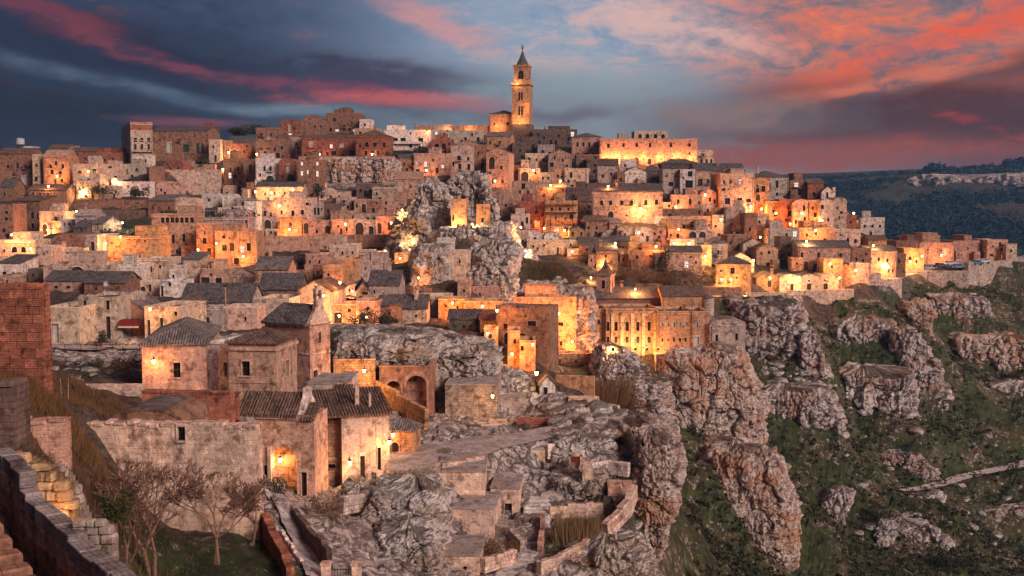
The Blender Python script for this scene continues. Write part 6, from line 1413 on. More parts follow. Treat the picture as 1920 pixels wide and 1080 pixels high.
def extras():
    # scaffolding round the ochre building
    b = [q for q in BL if 'wrapped in scaffolding' in q['label']][0]
    root = empty('scaffolding', (b['A'].x, b['A'].y, b['zb']), b['a']); tag(root, 'metal scaffolding with plank decks around the ochre building', 'scaffolding')
    W, H = b['W'], b['H']
    for i in range(7):
        x = W * i / 6; m = MB(); m.tube((x, -1.2, -2), (x, -1.2, H + .8), .05, .05); m.build('pole', M['metal'], root)
    for j in range(1, 5):
        m = MB(); z = H * j / 4.4; m.box(-.2, W + .2, -1.4, -.2, z, z + .1); m.build('deck', M['paint'], root, color=(.5, .36, .24))
    b = [q for q in BL if 'long balcony' in q['label']][0]; m = MB(); W, H = b['W'], b['H']; m.box(1, W * .8, -1.2, -.003, H * .32, H * .32 + .9); m.build('balcony', M['plaster'], b['root'], PAL['white'])
    b = [q for q in BL if 'tall palace corner' in q['label']][0]; m = MB(); W, H = b['W'], b['H']
    m.box(.5, W, -1.2, -.003, H * .22, H * .22 + .2); bal = m.build('balcony', M['trim'], b['root'], PAL['pale'])
    m = MB()
    for i in range(14): x = .5 + (W - .5) * i / 13; m.box(x - .03, x + .03, -1.18, -1.12, H * .22 + .2, H * .22 + 1.2)
    m.box(.5, W, -1.2, -1.1, H * .22 + 1.2, H * .22 + 1.28); m.build('railing', M['metal'], bal)
    m = MB(); m.box(-.003, W + .02, -.02, -.004, H * .80, H * .995); m.build('top_storey', M['stone'], b['root'], PAL['red'])
    # round water tank on the left skyline
    root = empty('water_tank', P(38, 275, 390)); tag(root, 'round grey water tank on a roof at the left skyline', 'tank')
    m = MB(); m.cyl((0, 0, .8), 1.45, 1.45, 2.0, 16); m.cyl((0, 0, 2.8), 1.5, .5, .25, 16); m.build('drum', M['paint'], root, color=(.5, .5, .52))
    for s in (-1, 1): m = MB(); m.box(s - .08, s + .08, -.1, .1, -3, .85); m.build('leg', M['metal'], root)
    # red awning
    root = empty('awning', P(247, 611, 133.5)); tag(root, 'dark red cloth awning over the brown house door', 'awning')
    m = MB(); w = 1.25
    for i in range(6):
        a0, a1 = math.pi * .5 * i / 6, math.pi * .5 * (i + 1) / 6
        p = lambda a, x: (x, -1.2 * math.sin(a) * 1.0, .5 + .75 * math.cos(a) - .4)
        m.quad(p(a0, -w), p(a0, w), p(a1, w), p(a1, -w))
    m.build('cloth', M['paint'], root, color=(.16, .018, .02))
    m = MB(); m.box(-w, w, -1.22, -1.18, -.12, .1); m.build('valance', M['paint'], root, color=(.55, .42, .36))
    for s in (-1, 1): m = MB(); m.tube((s * w, 0, -.6), (s * w, -1.2, .06), .03, .03); m.build('bracket', M['metal'], root)
    # chimney pipe
    root = empty('chimney_pipe', P(423, 592, 150)); tag(root, 'tall thin clay chimney pipe in front of the wide slate roof', 'chimney')
    m = MB(); m.cyl((0, 0, -1), .16, .14, 5.0, 10); m.build('pipe', M['paint'], root, color=(.36, .22, .15)); m = MB(); m.cyl((0, 0, 4.0), .24, .24, .25, 10); m.build('cap', M['metal'], root)
    # drain pipe with funnel on the garden wall
    root = empty('drain_pipe', P(226, 915, 65.2)); tag(root, 'pale clay drain pipe with a funnel head on the weathered garden wall', 'pipe')
    m = MB(); m.cyl((0, 0, 0), .09, .1, 1.45, 10); m.build('pipe', M['paint'], root, color=(.55, .32, .24)); m = MB(); m.cyl((0, 0, 1.45), .1, .27, .35, 12); m.build('funnel', M['paint'], root, color=(.5, .26, .19))
    # two thin poles
    for px in (118, 128):
        root = empty('garden_pole', P(px, 785, 69)); tag(root, 'thin pale pole in the rusty scrub, %s of two' % ('left' if px == 118 else 'right'), 'pole', 'poles in the scrub')
        m = MB(); m.tube((0, 0, -.5), (.08 * (1 if px > 120 else -1), 0, 2.6), .035, .02, 6); m.build('stick', M['paint'], root, color=(.45, .27, .18)); m = MB(); m.tube((0, 0, -.5), (0, 0, .1), .06, .06, 6); m.build('base', M['paint'], root, color=(.3, .2, .14))
    # clay chimney pot near the hipped house
    root = empty('chimney_stack', P(440, 762, 86)); tag(root, 'short red clay chimney stack with a cap in front of the reddish house', 'chimney')
    m = MB(); m.box(-.32, .32, -.3, .3, -1, .75); m.build('stack', M['stone'], root, PAL['red']); m = MB(); m.box(-.42, .42, -.4, .4, 1.0, 1.12); m.build('cap', M['tile'], root, PAL['tilebrown'])
    for s in (-1, 1): m = MB(); m.box(s * .26 - .06, s * .26 + .06, -.28, .28, .75, 1.0); m.build('brick', M['stone'], root, PAL['red'])
extras()
# ---------------------------------------------------------------- rock masses (solid lofts with broken limestone relief)
def loft(name, parent, levels, D, thick, mat, amp=1.0, feat=4.0, seed=0, nu=120, nv=90, pw=.42):
    lv = [(P(xl, py, D).x, P(xr, py, D).x, P((xl + xr) / 2, py, D).z) for (py, xl, xr) in levels]
    lv.sort(key=lambda q: q[2]); q0 = lv[0]; ex = (q0[1] - q0[0]) * .10; lv.insert(0, (q0[0] - ex, q0[1] + ex, q0[2] - thick * .35)); zs = np.array([q[2] for q in lv])
    nu = int(nu); t = np.linspace(0, 1, nv); z = zs[0] + (zs[-1] - zs[0]) * t
    x0 = np.interp(z, zs, [q[0] for q in lv]); x1 = np.interp(z, zs, [q[1] for q in lv])
    j_ = (fbm(np.stack([z / feat * .9, 0 * z + seed, 0 * z], 1), 3, seed) - .5) * amp * 1.6; x0 = x0 + j_; x1 = x1 + (fbm(np.stack([z / feat * .9, 0 * z + seed + 9, 0 * z], 1), 3, seed) - .5) * amp * 1.6
    hw = (x1 - x0) / 2; cx = (x1 + x0) / 2; wm = hw.max()
    close = np.clip((1 - t) / .025, 0, 1) ** .5
    hb = thick / 2 * np.sqrt(np.clip(hw / wm, .05, 1)) * (.35 + .65 * close); hwc = hw * (.35 + .65 * close)
    tt = np.linspace(0, 2 * np.pi, 4001); ax = np.sign(np.cos(tt)) * abs(np.cos(tt)) ** pw * wm; ay = np.sign(np.sin(tt)) * abs(np.sin(tt)) ** pw * thick / 2
    al = np.concatenate([[0], np.cumsum(np.hypot(np.diff(ax), np.diff(ay)))]); th = np.interp(np.arange(nu) / nu * al[-1], al, tt); c, s = np.cos(th), np.sin(th)
    sx = np.sign(c) * abs(c) ** pw; sy = np.sign(s) * abs(s) ** pw
    X = cx[:, None] + hwc[:, None] * sx[None, :]; Y = D + thick / 2 + hb[:, None] * sy[None, :]; Z = np.repeat(z[:, None], nu, 1)
    nx_ = np.sign(c) * abs(c) ** (2 - pw) / wm; ny_ = np.sign(s) * abs(s) ** (2 - pw) / (thick / 2); nl_ = np.hypot(nx_, ny_) + 1e-9; nx_, ny_ = nx_ / nl_, ny_ / nl_
    N = np.stack([np.broadcast_to(nx_, X.shape), np.broadcast_to(ny_, X.shape), np.zeros_like(X)], -1).reshape(-1, 3)
    N[:, 2] = np.repeat(np.clip((t - .85) / .15, 0, 1), nu); N /= np.linalg.norm(N, axis=1)[:, None]
    p = np.stack([X, Y, Z], -1).reshape(-1, 3)
    ps = p + (np.stack([fbm(p / feat * .8, 3, seed + 31), fbm(p / feat * .8, 3, seed + 41), fbm(p / feat * .8, 3, seed + 51)], 1) - .5) * feat * .7
    w1, w2, wi = worley_id(ps / feat * [1, 1, .55], seed); v1, v2, vi = worley_id(ps / feat * [2.4, 2.4, 1.8], seed + 3); u1, u2, ui = worley_id(p / feat * [5.5, 5.5, 5.0], seed + 6)
    dsp = (wi - .45) * 1.1 - .5 * np.clip(1 - (w2 - w1) / .12, 0, 1) + (vi - .5) * .7 - .35 * np.clip(1 - (v2 - v1) / .16, 0, 1) + (ui - .5) * .28
    dsp += (fbm(p / feat * 1.3, 5, seed + 5, True) - .55) * .8 + (fbm(p / feat * .22, 3, seed + 77) - .5) * 5.0
    col_ = fbm(p * [1, 1, .12] / feat * .9, 3, seed + 88, True); dsp += (col_ - .6) * 1.9
    lay = p[:, 2] / feat * 1.4 + fbm(p / feat * .4, 2, seed + 9) * 1.6
    dsp += np.where((lay % 1) < .4, .07, -.05)
    p = p + N * (dsp * amp)[:, None]
    p[:, 2] += (fbm(p / feat * 1.4, 3, seed + 13) - .5) * amp * .6
    last = p[-nu:]; ctr = last.mean(0); rings = [p]; fr = (.86, .70, .52, .34, .17)
    for r_ in fr:
        q = ctr + (last - ctr) * r_; q[:, 2] = last[:, 2] * r_ + ctr[2] * (1 - r_) + (fbm(q / feat * 1.3, 4, seed + 19, True) - .5) * amp * 1.2 + (1 - r_) * amp * .25; rings.append(q)
    verts = np.concatenate(rings + [[[ctr[0], ctr[1], ctr[2] + amp * .3]]]); nr = nv + len(fr)
    fs = []; i = np.arange(nu); k = (i + 1) % nu
    for j in range(nr - 1):
        a = j * nu; fs += np.stack([a + i, a + k, a + nu + k, a + nu + i], 1).tolist()
    b = (nr - 1) * nu; fs += [[b + i_, b + (i_ + 1) % nu, len(verts) - 1] for i_ in range(nu)]
    return obj(name, verts, fs, mat, parent, uv=False)
def make_rock(name, label, lobes, mat='rock', cat='rock', **kw):
    L0 = lobes[0]; m_ = L0['lv'][0]
    root = empty(name, P((m_[1] + m_[2]) / 2, m_[0], L0['D'])); tag(root, label, cat)
    for i, q in enumerate(lobes):
        o = loft('rock_lobe', None, q['lv'], q['D'], q.get('t', 12), M[q.get('m', mat)], q.get('amp', 1.2), q.get('feat', 4.0), q.get('seed', i * 11 + len(label)), q.get('nu', 150), q.get('nv', 110), q.get('pw', .42))
        o.parent = root; o.matrix_parent_inverse = Matrix.Translation(-root.location)
    return root
for _a, _k in ROCKS: make_rock(*_a, **_k)
# boulders lying on the terraces: pieces of the hillside
def boulders():
    import bmesh
    protos = []
    for s in range(6):
        bm = bmesh.new(); bmesh.ops.create_icosphere(bm, subdivisions=3, radius=1)
        p = np.array([v.co[:] for v in bm.verts]); w1, w2 = worley(p * 1.1 + s * 7.3, s); n = fbm(p * 2.2 + s * 3, 4, s, True)
        k = 1 - .35 * w1 + (n - .5) * .4
        for v, q in zip(bm.verts, k): v.co = v.co * float(q); v.co.z *= .72
        me = bpy.data.meshes.new('boulder'); bm.to_mesh(me); bm.free(); me.materials.append(M['rock']); protos.append(me)
    rnd = random.Random(5)
    areas = [((1030, 1190), (765, 830), (128, 108), 34, (.5, 1.7)), ((1180, 1270), (800, 850), (116, 104), 14, (.6, 1.6)), ((1060, 1200), (1000, 1080), (94, 84), 26, (.4, 1.2)),
             ((830, 900), (860, 900), (101, 95), 8, (.4, 1.0)), ((640, 700), (905, 930), (88, 85), 7, (.3, .8)), ((900, 1000), (870, 1000), (100, 90), 14, (.3, .8)), ((1110, 1200), (880, 960), (102, 96), 14, (.5, 1.3)),
             ((560, 640), (960, 1040), (74, 68), 10, (.3, .7)), ((700, 800), (1000, 1080), (78, 70), 10, (.4, .9)), ((1560, 1900), (820, 1060), (250, 205), 50, (.6, 2.0)), ((1420, 1560), (700, 860), (238, 222), 30, (.7, 2.2)),
             ((990, 1080), (495, 530), (234, 231), 14, (.6, 1.6)), ((100, 260), (665, 720), (118, 98), 26, (.3, 1.0))]
    for (xa, ya, da, n, sz) in areas:
        for i in range(n):
            t = rnd.random(); px = rnd.uniform(*xa); D = da[0] + (da[1] - da[0]) * t; x = ray(px, ya[0])[0] * D
            s = sz[0] + (sz[1] - sz[0]) * rnd.random() ** 2
            inst('boulder', protos[rnd.randrange(6)], hill, (x, D, gz(x, D) - s * .1), (rnd.uniform(-.3, .3), rnd.uniform(-.3, .3), rnd.uniform(0, 6.3)), (s * rnd.uniform(.8, 1.5), s, s * rnd.uniform(.6, 1.0)))
boulders()
# ---------------------------------------------------------------- far hill across the ravine
def far_hill():
    global far_h
    C = [(px, py, D) for (px, py, D) in ((1500,500,765),(1700,498,765),(1900,500,765),(2300,500,765),(1000,420,765),(500,400,765),(-200,395,765),(-700,395,765),
        (1600,462,860),(1850,468,850),(2200,468,850),(1000,400,860),(1650,420,980),(1900,415,1000),(2200,415,1000),(1600,376,1180),(1750,362,1200),(1900,358,1230),(2200,358,1230),(1000,380,1100),(300,388,1100),
        (1760,352,1262),(1920,350,1262),(2200,350,1262),(1760,333,1285),(1920,329,1285),(2200,329,1285),(1480,337,1400),(1600,334,1400),(1700,326,1400),(1800,318,1400),(1930,313,1400),(2200,308,1400),(1000,345,1450),(300,372,1450),(-500,372,1450),
        (1480,345,2500),(1900,334,2600),(2300,330,2600),(900,360,2500),(0,374,2500),(-700,374,2500),(1900,352,6000),(900,365,6000),(0,374,6000),(2400,352,6000))]
    p = np.array([tuple(P(*c)) for c in C]); n = len(p)
    K = np.hypot(p[:, None, 0] - p[None, :, 0], p[:, None, 1] - p[None, :, 1]); A = np.zeros((n + 1, n + 1)); A[:n, :n] = -K; A[:n, n] = 1; A[n, :n] = 1
    w = np.linalg.solve(A, np.append(p[:, 2], 0))
    def h(x, y):
        x = np.asarray(x, float).ravel(); y = np.asarray(y, float).ravel(); return -np.hypot(x[:, None] - p[None, :, 0], y[:, None] - p[None, :, 1]) @ w[:n] + w[n]
    far_h = h
    ks = np.linspace(-.8, .8, 260); ds = np.exp(np.linspace(math.log(755), math.log(2650), 150)); kk, dd = np.meshgrid(ks, ds); X, Y = (kk * dd).ravel(), dd.ravel(); Z = h(X, Y)
    q = np.stack([X, Y, Z], 1); a = np.clip((1500 - Y) / 300, .1, 1)
    Z = Z + ((fbm(q * .012, 5, 70) - .5) * 26 + (fbm(q * .05, 4, 71, True) - .55) * 9) * a * np.clip((Y - 755) / 80, 0, 1)
    m = rock_mat('hazed_far_slope', (.20, .18, .19, 1), (.085, .09, .10, 1), (.028, .036, .042, 1), (.13, .10, .10, 1), (.016, .034, .040, 1), .95, .12)  # slope colours tinted blue to add to the distant haze
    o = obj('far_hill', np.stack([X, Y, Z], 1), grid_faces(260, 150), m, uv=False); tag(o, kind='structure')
far_hill()
make_rock('quarry_cliff', 'long pale quarry face near the top of the far hill', [dict(lv=[(357, 1725, 2200), (345, 1716, 2200), (336, 1722, 2200), (331, 1760, 2200)], D=1255, t=40, amp=5, feat=14, nu=300, nv=40, m='rockfar')], cat='cliff')
# ---------------------------------------------------------------- roads, lanes, stairs, small walls and street things
import bmesh
def bevel_box(name, mat, k=.08):
    bm = bmesh.new(); bmesh.ops.create_cube(bm, size=1.0); bmesh.ops.bevel(bm, geom=bm.edges[:], offset=k, segments=1, affect='EDGES')
    me = bpy.data.meshes.new(name); bm.to_mesh(me); bm.free(); me.materials.append(mat); uvs(me); return me
BLOCK = bevel_box('brick', M['stone'], .05); STONE = bevel_box('stone', M['trim'], .17); STEP = bevel_box('step', M['trim'], .06)
def strip(name, pts, mat, lift=.12, nx=8, ny=6, kind='structure', label=None, cat=None, follow=False):
    """ribbon over the ground: pts = (px, py, D, width)"""
    c = [P(a, b, d) for a, b, d, w in pts]; V = []; n = 0
    for i in range(len(c) - 1):
        for j in range(ny if i < len(c) - 2 else ny + 1):
            t = j / ny; p = c[i].lerp(c[i + 1], t); w = pts[i][3] * (1 - t) + pts[i + 1][3] * t
            d = c[i + 1] - c[i]; s = Vector((d.y, -d.x, 0)).normalized()
            for k in range(nx + 1):
                q = p + s * ((k / nx - .5) * w); V.append([q.x, q.y, p.z]); 
            n += 1
    V = np.array(V); g = surf(V[:, 0], V[:, 1]); V[:, 2] = (g if follow else np.maximum(g, V[:, 2] * .5 + g * .5)) + lift * .6; V[:, 2] += (fbm(V * 1.1, 3, 2) - .5) * .12
    o = obj(name, V, grid_faces(nx + 1, n), mat, uv=True); tag(o, label, cat, kind=kind); return o
def road_mat():
    m, t, b = material('worn_paving'); g = t.new('ShaderNodeNewGeometry'); pos = g.outputs['Position']
    vo = t.new('ShaderNodeTexVoronoi', feature='DISTANCE_TO_EDGE'); t.l.new(pos, vo.inputs['Vector']); vo.inputs['Scale'].default_value = 1.6
    n = t.noise(pos, .8, 5, .65); n2 = t.noise(pos, 5, 4, .7)
    c = t.mix(t.mr(n, .35, .65), (.24, .205, .19, 1), (.46, .40, .37, 1)); c = t.mix(t.m('MULTIPLY', t.mr(vo.outputs[0], .05, .0), .6), c, (.10, .085, .08, 1)); c = t.mix(t.m('MULTIPLY', t.mr(n2, .56, .7), .5), c, (.16, .13, .12, 1))
    t.l.new(c, b.inputs['Base Color']); bump(t, b, t.m('ADD', t.mr(vo.outputs[0], 0, .08), n2), .6, .08); b.inputs['Roughness'].default_value = .7; return m
M['paving'] = road_mat()
strip('lane', LANE, M['paving'], .25, nx=12, ny=10, follow=True)
strip('road', ROAD[:7], M['paving'], .3, nx=8, ny=10, follow=True)
strip('car_park', ROAD[6:], M['paving'], .35, nx=10, ny=8, follow=True)
strip('footpath', PATH, plain('path_dust', (.50, .44, .40), .95, .3, 0, 1.2), .4, nx=5, ny=14, follow=True)
strip('terrace_walk', [(60, 652, 125.5, 4), (120, 652, 125.5, 4), (200, 654, 125, 4), (272, 652, 125, 4)], M['paving'], .35)
strip('stair_ramp', [(525, 962, 76, 2.2), (556, 1000, 72, 2.2), (585, 1040, 67.5, 2.2), (604, 1078, 63.5, 2.4), (615, 1120, 60, 2.4)], M['paving'], .4)
# chain of stone lengths along a line
def chain(name, label, pts, w, h, mat, col, step=1.3, piece='stone_length', cat='wall'):
    root = empty(name, P(*pts[0])); tag(root, label, cat, kind='thing'); r = random.Random(len(label)); c = [P(*p) for p in pts]; inv = root.location
    for a, b_ in zip(c[:-1], c[1:]):
        d = b_ - a; n = max(1, round(d.length / step)); yaw = math.atan2(d.y, d.x)
        for i in range(n):
            q = a + d * ((i + .5) / n) - inv; hh = h * r.uniform(.85, 1.12)
            inst(piece, BLOCK if mat is None else mat, root, (q.x, q.y, q.z + hh / 2 - .3), (r.uniform(-.02, .02), -math.atan2(d.z, math.hypot(d.x, d.y)), yaw), (d.length / n * 1.0, w * r.uniform(.92, 1.06), hh + .5), tint(col, r, .85, 1.15))
chain('lane_wall', 'low grey stone wall along the outer edge of the paved lane', [(640, 952, 80), (700, 940, 83), (760, 922, 87), (806, 900, 91), (822, 884, 94)], .5, .9, None, PAL['grey'])
chain('ramp_wall', 'dark handrail wall on the right of the stair ramp', [(536, 962, 75), (560, 990, 71.5), (590, 1025, 67.5), (618, 1055, 64)], .35, 1.0, None, PAL['dark'])
chain('ramp_wall', 'red garden wall sloping down left of the stair ramp', [(492, 985, 68), (510, 1020, 64), (530, 1060, 60), (545, 1095, 57)], .5, 1.1, None, PAL['red'])
chain('ramp_kerb', 'pale rounded kerb stones on the left of the stair ramp', [(527, 1005, 69), (545, 1030, 66.5), (560, 1055, 64), (580, 1085, 61.5)], .3, .5, STONE, PAL['white'], 1.0)
chain('terrace_wall', 'curved low stone wall around the reed garden', [(1120, 1010, 91), (1090, 1040, 87), (1050, 1060, 84.5), (1010, 1075, 82.5)], .5, 1.0, None, PAL['pale'])
chain('terrace_wall', 'pale rough wall slanting down beside the spur cliff', [(1190, 925, 96), (1178, 955, 93), (1150, 985, 91), (1135, 1000, 90)], .6, 1.0, None, PAL['pale'])
chain('terrace_wall', 'narrow wall on the right of the rock-cut stairs', [(1018, 975, 92), (1016, 1010, 89.5), (1012, 1035, 87)], .4, .9, None, PAL['pink'])
chain('path_wall', 'light stone edging along the top of the foreground spur', [(1020, 832, 107), (1080, 826, 108), (1140, 815, 110), (1170, 800, 113)], .5, .5, STONE, PAL['grey'], 1.4)
chain('cave_stair_wall', 'orange stepped wall leading down from the yellow hollow', [(704, 736, 117), (735, 755, 114), (765, 775, 111), (800, 797, 107)], .5, 1.6, None, PAL['ochre'])
for _c in (('ruined stone wall at the upper edge of the rock platform', [(1085, 775, 123), (1130, 768, 124.5), (1160, 775, 123)], .5, .9, 'pale'), ('low ruin wall beside the broad shallow steps', [(1090, 800, 115), (1130, 795, 116.5), (1165, 800, 115)], .5, .8, 'grey'), ('short ruin wall left of the broad steps', [(900, 806, 114), (950, 803, 115)], .5, .7, 'pale'),
           ('pale retaining wall under the paved lane', [(826, 888, 94), (870, 880, 96), (905, 876, 97.5)], .5, 1.0, 'pale'), ('low pale wall right of the small red door', [(1100, 882, 101), (1140, 878, 102), (1180, 884, 101)], .5, .8, 'white'), ('long pale terrace wall under the flat-topped rock', [(1030, 966, 94), (1080, 962, 94.5), (1130, 958, 95)], .5, .9, 'pale'), ('ruin wall between the stairs and the cream house', [(930, 1000, 90), (960, 1010, 89), (980, 1030, 87)], .5, .9, 'grey'), ('low wall at the foot of the lower stairs', [(905, 1062, 82), (940, 1050, 84), (965, 1046, 85)], .5, .7, 'pale'), ('pale wall stub above the doorway gap', [(1025, 850, 105), (1060, 845, 106)], .5, 1.0, 'white')):
    chain('ruin_wall', _c[0], _c[1], _c[2], _c[3], None, PAL[_c[4]], .9)
# rock-cut stairs
def stairs(name, label, pts, n, w, h=.9):
    root = empty(name, P(*pts[0])); tag(root, label, 'stairs'); c = [P(*p) for p in pts]; L = [0]
    for a, b_ in zip(c[:-1], c[1:]): L.append(L[-1] + (b_ - a).length)
    r = random.Random(3)
    for i in range(n):
        s = L[-1] * (i + .5) / n; k = max(j for j in range(len(L)) if L[j] <= s); k = min(k, len(c) - 2); t = (s - L[k]) / (L[k + 1] - L[k]); p = c[k].lerp(c[k + 1], t); d = c[k + 1] - c[k]
        inst('step', STEP, root, (p.x - root.location.x, p.y - root.location.y, p.z - root.location.z - h / 2 + .12), (0, 0, math.atan2(d.y, d.x) + math.pi / 2 + r.uniform(-.06, .06)), (w * r.uniform(.9, 1.1), L[-1] / n * 1.3, h), tint((.50, .47, .45), r, .8, 1.2))
stairs('rock_stair', 'worn grey rock-cut stairs winding down between the terraces', [(985, 880, 104), (1000, 905, 101), (1008, 935, 97.5), (1008, 965, 94), (1000, 1000, 91), (985, 1030, 88), (960, 1070, 83.5), (945, 1100, 80)], 30, 2.3)
stairs('lane_stair', 'broad shallow steps climbing right of the ashlar block', [(1040, 770, 126), (1060, 790, 120), (1075, 806, 113)], 9, 4.5)
def door_in_rock():
    root = empty('rock_dwelling', P(1079, 875, 101.5)); tag(root, 'small dark red door with stone frame set in the pale rock', 'cave')
    m = MB(); m.box(-.42, .42, 0, .08, 0, 1.0); m.build('door', M['paint'], root, color=(.16, .03, .025)); m = MB(); m.box(-.62, -.42, -.1, .6, -.1, 1.15); m.box(.42, .62, -.1, .6, -.1, 1.15); m.box(-.62, .62, -.1, .6, 1.0, 1.2); m.build('frame', M['trim'], root, PAL['pale'])
door_in_rock()
# ---- squared blocks of the red wall at the left edge
def red_blocks():
    b = [q for q in WL if 'block' in q['o']][0]; root, W, H = b['root'], b['W'], b['H']; r = random.Random(8); z = -.4; row = 0
    while z < H - .05:
        h = min(r.uniform(.40, .54), H - z); x = -.1 - r.random() * .3
        while x < W:
            L = r.uniform(.55, .95); x1 = min(x + L, W); x0 = max(x, 0)
            if x1 - x0 > .12: inst('brick', BLOCK, root, ((x0 + x1) / 2, -.035 + r.uniform(-.015, .015), z + h / 2), (0, 0, 0), (x1 - x0 - .03, .13, h - .03), tint(PAL['red'], r, .72, 1.3))
            x += L
        z += h; row += 1
red_blocks()
# ---- foreground stone stair wall, bottom left
def stepped_wall():
    D0 = 28.0; x0 = (20 - 960) / F * D0; dr = Vector((.6, -.8, 0)); sd = Vector((.8, .6, 0))
    root = empty('stepped_wall', Vector((x0, D0, P(20, 925, D0).z))); tag(root, 'stepped stone stair wall descending at the bottom left corner', 'wall', kind='thing'); o = root.location
    tops = [(-40, 868), (20, 887), (30, 926), (48, 951), (108, 1003), (155, 1056), (215, 1100)]
    prev = -3.0
    for i, (xc, yt) in enumerate(tops):
        k = (xc - 960) / F; s = -.9 if i == 0 else (k * D0 - x0) / (.6 + .8 * k); D = D0 - .8 * s; z = P(xc, yt, D).z
        L = s - prev; n = max(1, round(L / .9)); w = .44
        for j in range(n):
            a, b_ = prev + L * j / n, prev + L * (j + 1) / n; c = Vector((x0, D0, 0)) + dr * ((a + b_) / 2) + sd * (w / 2)
            for q in range(7):
                hh = .44; zt = z - q * hh; cc = tint((.30, .26, .245) if q == 0 else PAL['brown'] if q > 1 else PAL['pink'], random.Random(i * 31 + j * 7 + q), .75, 1.25)
                inst('block' if q else 'coping_stone', BLOCK, root, (c.x - o.x, c.y - o.y, zt - hh / 2 - o.z), (random.Random(i + j * 3 + q).uniform(-.02, .02), 0, math.atan2(dr.y, dr.x) + random.Random(i * 5 + j + q).uniform(-.05, .05)), ((b_ - a) - .012, w * random.Random(i * 9 + j + q * 4).uniform(.94, 1.08), hh - .012), cc)
        prev = s
    # lower flight inside
    rt = empty('stone_stair', P(20, 1060, 23)); tag(rt, 'short flight of worn stone steps at the bottom left edge', 'stairs')
    for i, (px, py, D) in enumerate(((4, 985, 25), (20, 1012, 24.2), (40, 1040, 23.4), (58, 1066, 22.6), (75, 1090, 22))):
        p = P(px, py, D) - rt.location; inst('step', BLOCK, rt, (p.x - .6, p.y, p.z - .5), (0, 0, math.atan2(dr.y, dr.x)), (.42, 1.1, 1.0), tuple(v * (.9 + .1 * (i % 2)) for v in PAL['brown']))
stepped_wall()
def rubble_wall(name, label, x0, x1, yb, tops, D, col, size=.34, a=0.0, depth=.5):
    """wall of single stones under a sloping top line tops=[(px,py)...]"""
    s = D / F; A = P(x0, yb, D); root = empty(name, A, R(a)); tag(root, label, 'wall', kind='thing'); r = random.Random(len(label) * 3); W = (x1 - x0) * s
    top = lambda u: (yb - np.interp(x0 + u / s, [t[0] for t in tops], [t[1] for t in tops])) * s
    core = MB(); n = 14
    for i in range(n): core.box(W * i / n, W * (i + 1) / n, .12, depth, -2.5, max(.1, float(top(W * (i + .5) / n)) - .12))
    core.build('core', M['rubble'], root, tuple(v * .55 for v in col)); z = -1.2
    while z < 12:
        h = size * r.uniform(.7, 1.15); x = -r.random() * size; any_ = False
        while x < W:
            L = size * r.uniform(.8, 2.0); xm = min(max(x + L / 2, 0), W)
            if z + h * .6 < top(xm):
                any_ = True
                inst('stone', STONE, root, (xm, .06 + r.uniform(-.05, .05), z + h / 2), (r.uniform(-.06, .06), r.uniform(-.07, .07), r.uniform(-.08, .08)), (L * .97, .30, h * .97), tint(col, r, .65, 1.3))
            x += L
        z += h
        if not any_: break
rubble_wall('rubble_wall', 'yellow lamp-lit rubble wall behind the stepped stair wall', 24, 150, 1010, [(24, 836), (60, 850), (100, 868), (130, 905), (150, 985)], 30.5, (.50, .33, .18), .30)
rubble_wall('rubble_pillar', 'grey dry-stone pillar of rough blocks at the bottom left', 150, 212, 1130, [(150, 965), (165, 972), (190, 968), (212, 992)], 25.0, PAL['grey'], .20)
rubble_wall('rubble_edge', 'grey broken edge of the yellow rubble wall', 104, 172, 1020, [(104, 856), (130, 884), (150, 930), (172, 995)], 31.4, PAL['grey'], .30)
# ---- railing on the terrace
def railing():
    root = empty('railing', P(90, 664, 122)); tag(root, 'thin iron railing along the terrace above the ruin slope', 'railing'); o = root.location
    xs = (90, 122, 152, 181, 212, 231, 262)
    for x in xs:
        p = P(x, 664, 122) - o; m = MB(); m.tube((p.x, p.y, -.5), (p.x, p.y, 1.15), .035, .035, 6); m.build('post', M['metal'], root)
    for zz in (1.1, .6): m = MB(); a, b_ = P(88, 664, 122) - o, P(264, 664, 122) - o; m.tube((a.x, a.y, zz), (b_.x, b_.y, zz), .025, .025, 5); m.build('rail', M['metal'], root)
railing()
def gate():
    for i, px in enumerate((612, 669)):
        root = empty('gate_pillar', P(px, 1095, 61)); tag(root, 'square cream gate pillar at the bottom edge, %s of the pair' % ('left', 'right')[i], 'pillar', 'gate pillars', 'thing')
        m = MB(); m.box(-.25, .25, -.25, .25, -1, 1.15); m.build('shaft', M['plaster'], root, PAL['pale']); m = MB(); m.box(-.3, .3, -.3, .3, 1.15, 1.27); m.build('cap', M['trim'], root, PAL['pale'])
    root = empty('iron_gate', P(641, 1095, 61)); tag(root, 'dark iron gate between the two cream pillars', 'gate', kind='thing')
    for k in range(8): m = MB(); x = -.55 + k * .157; m.tube((x, 0, -.4), (x, 0, .95), .018, .018, 5); m.build('bar', M['metal'], root)
    for z in (-.2, .85): m = MB(); m.tube((-.58, 0, z), (.58, 0, z), .025, .025, 5); m.build('rail', M['metal'], root)
gate()
def pergola():
    root = empty('pergola', P(372, 408, 287)); tag(root, 'white pergola posts on the terrace above the long grey wall house', 'pergola'); o = root.location
    for x in range(372, 462, 11): p = P(x, 408, 287) - o; m = MB(); m.box(p.x - .1, p.x + .1, p.y - .1, p.y + .1, -.3, 1.7); m.build('post', M['paint'], root, color=(.6, .56, .52))
    a = P(370, 408, 287) - o; b_ = P(462, 408, 287) - o; m = MB(); m.box(a.x, b_.x, a.y - .08, a.y + .08, 1.7, 1.85); m.build('beam', M['paint'], root, color=(.5, .46, .42))
pergola()
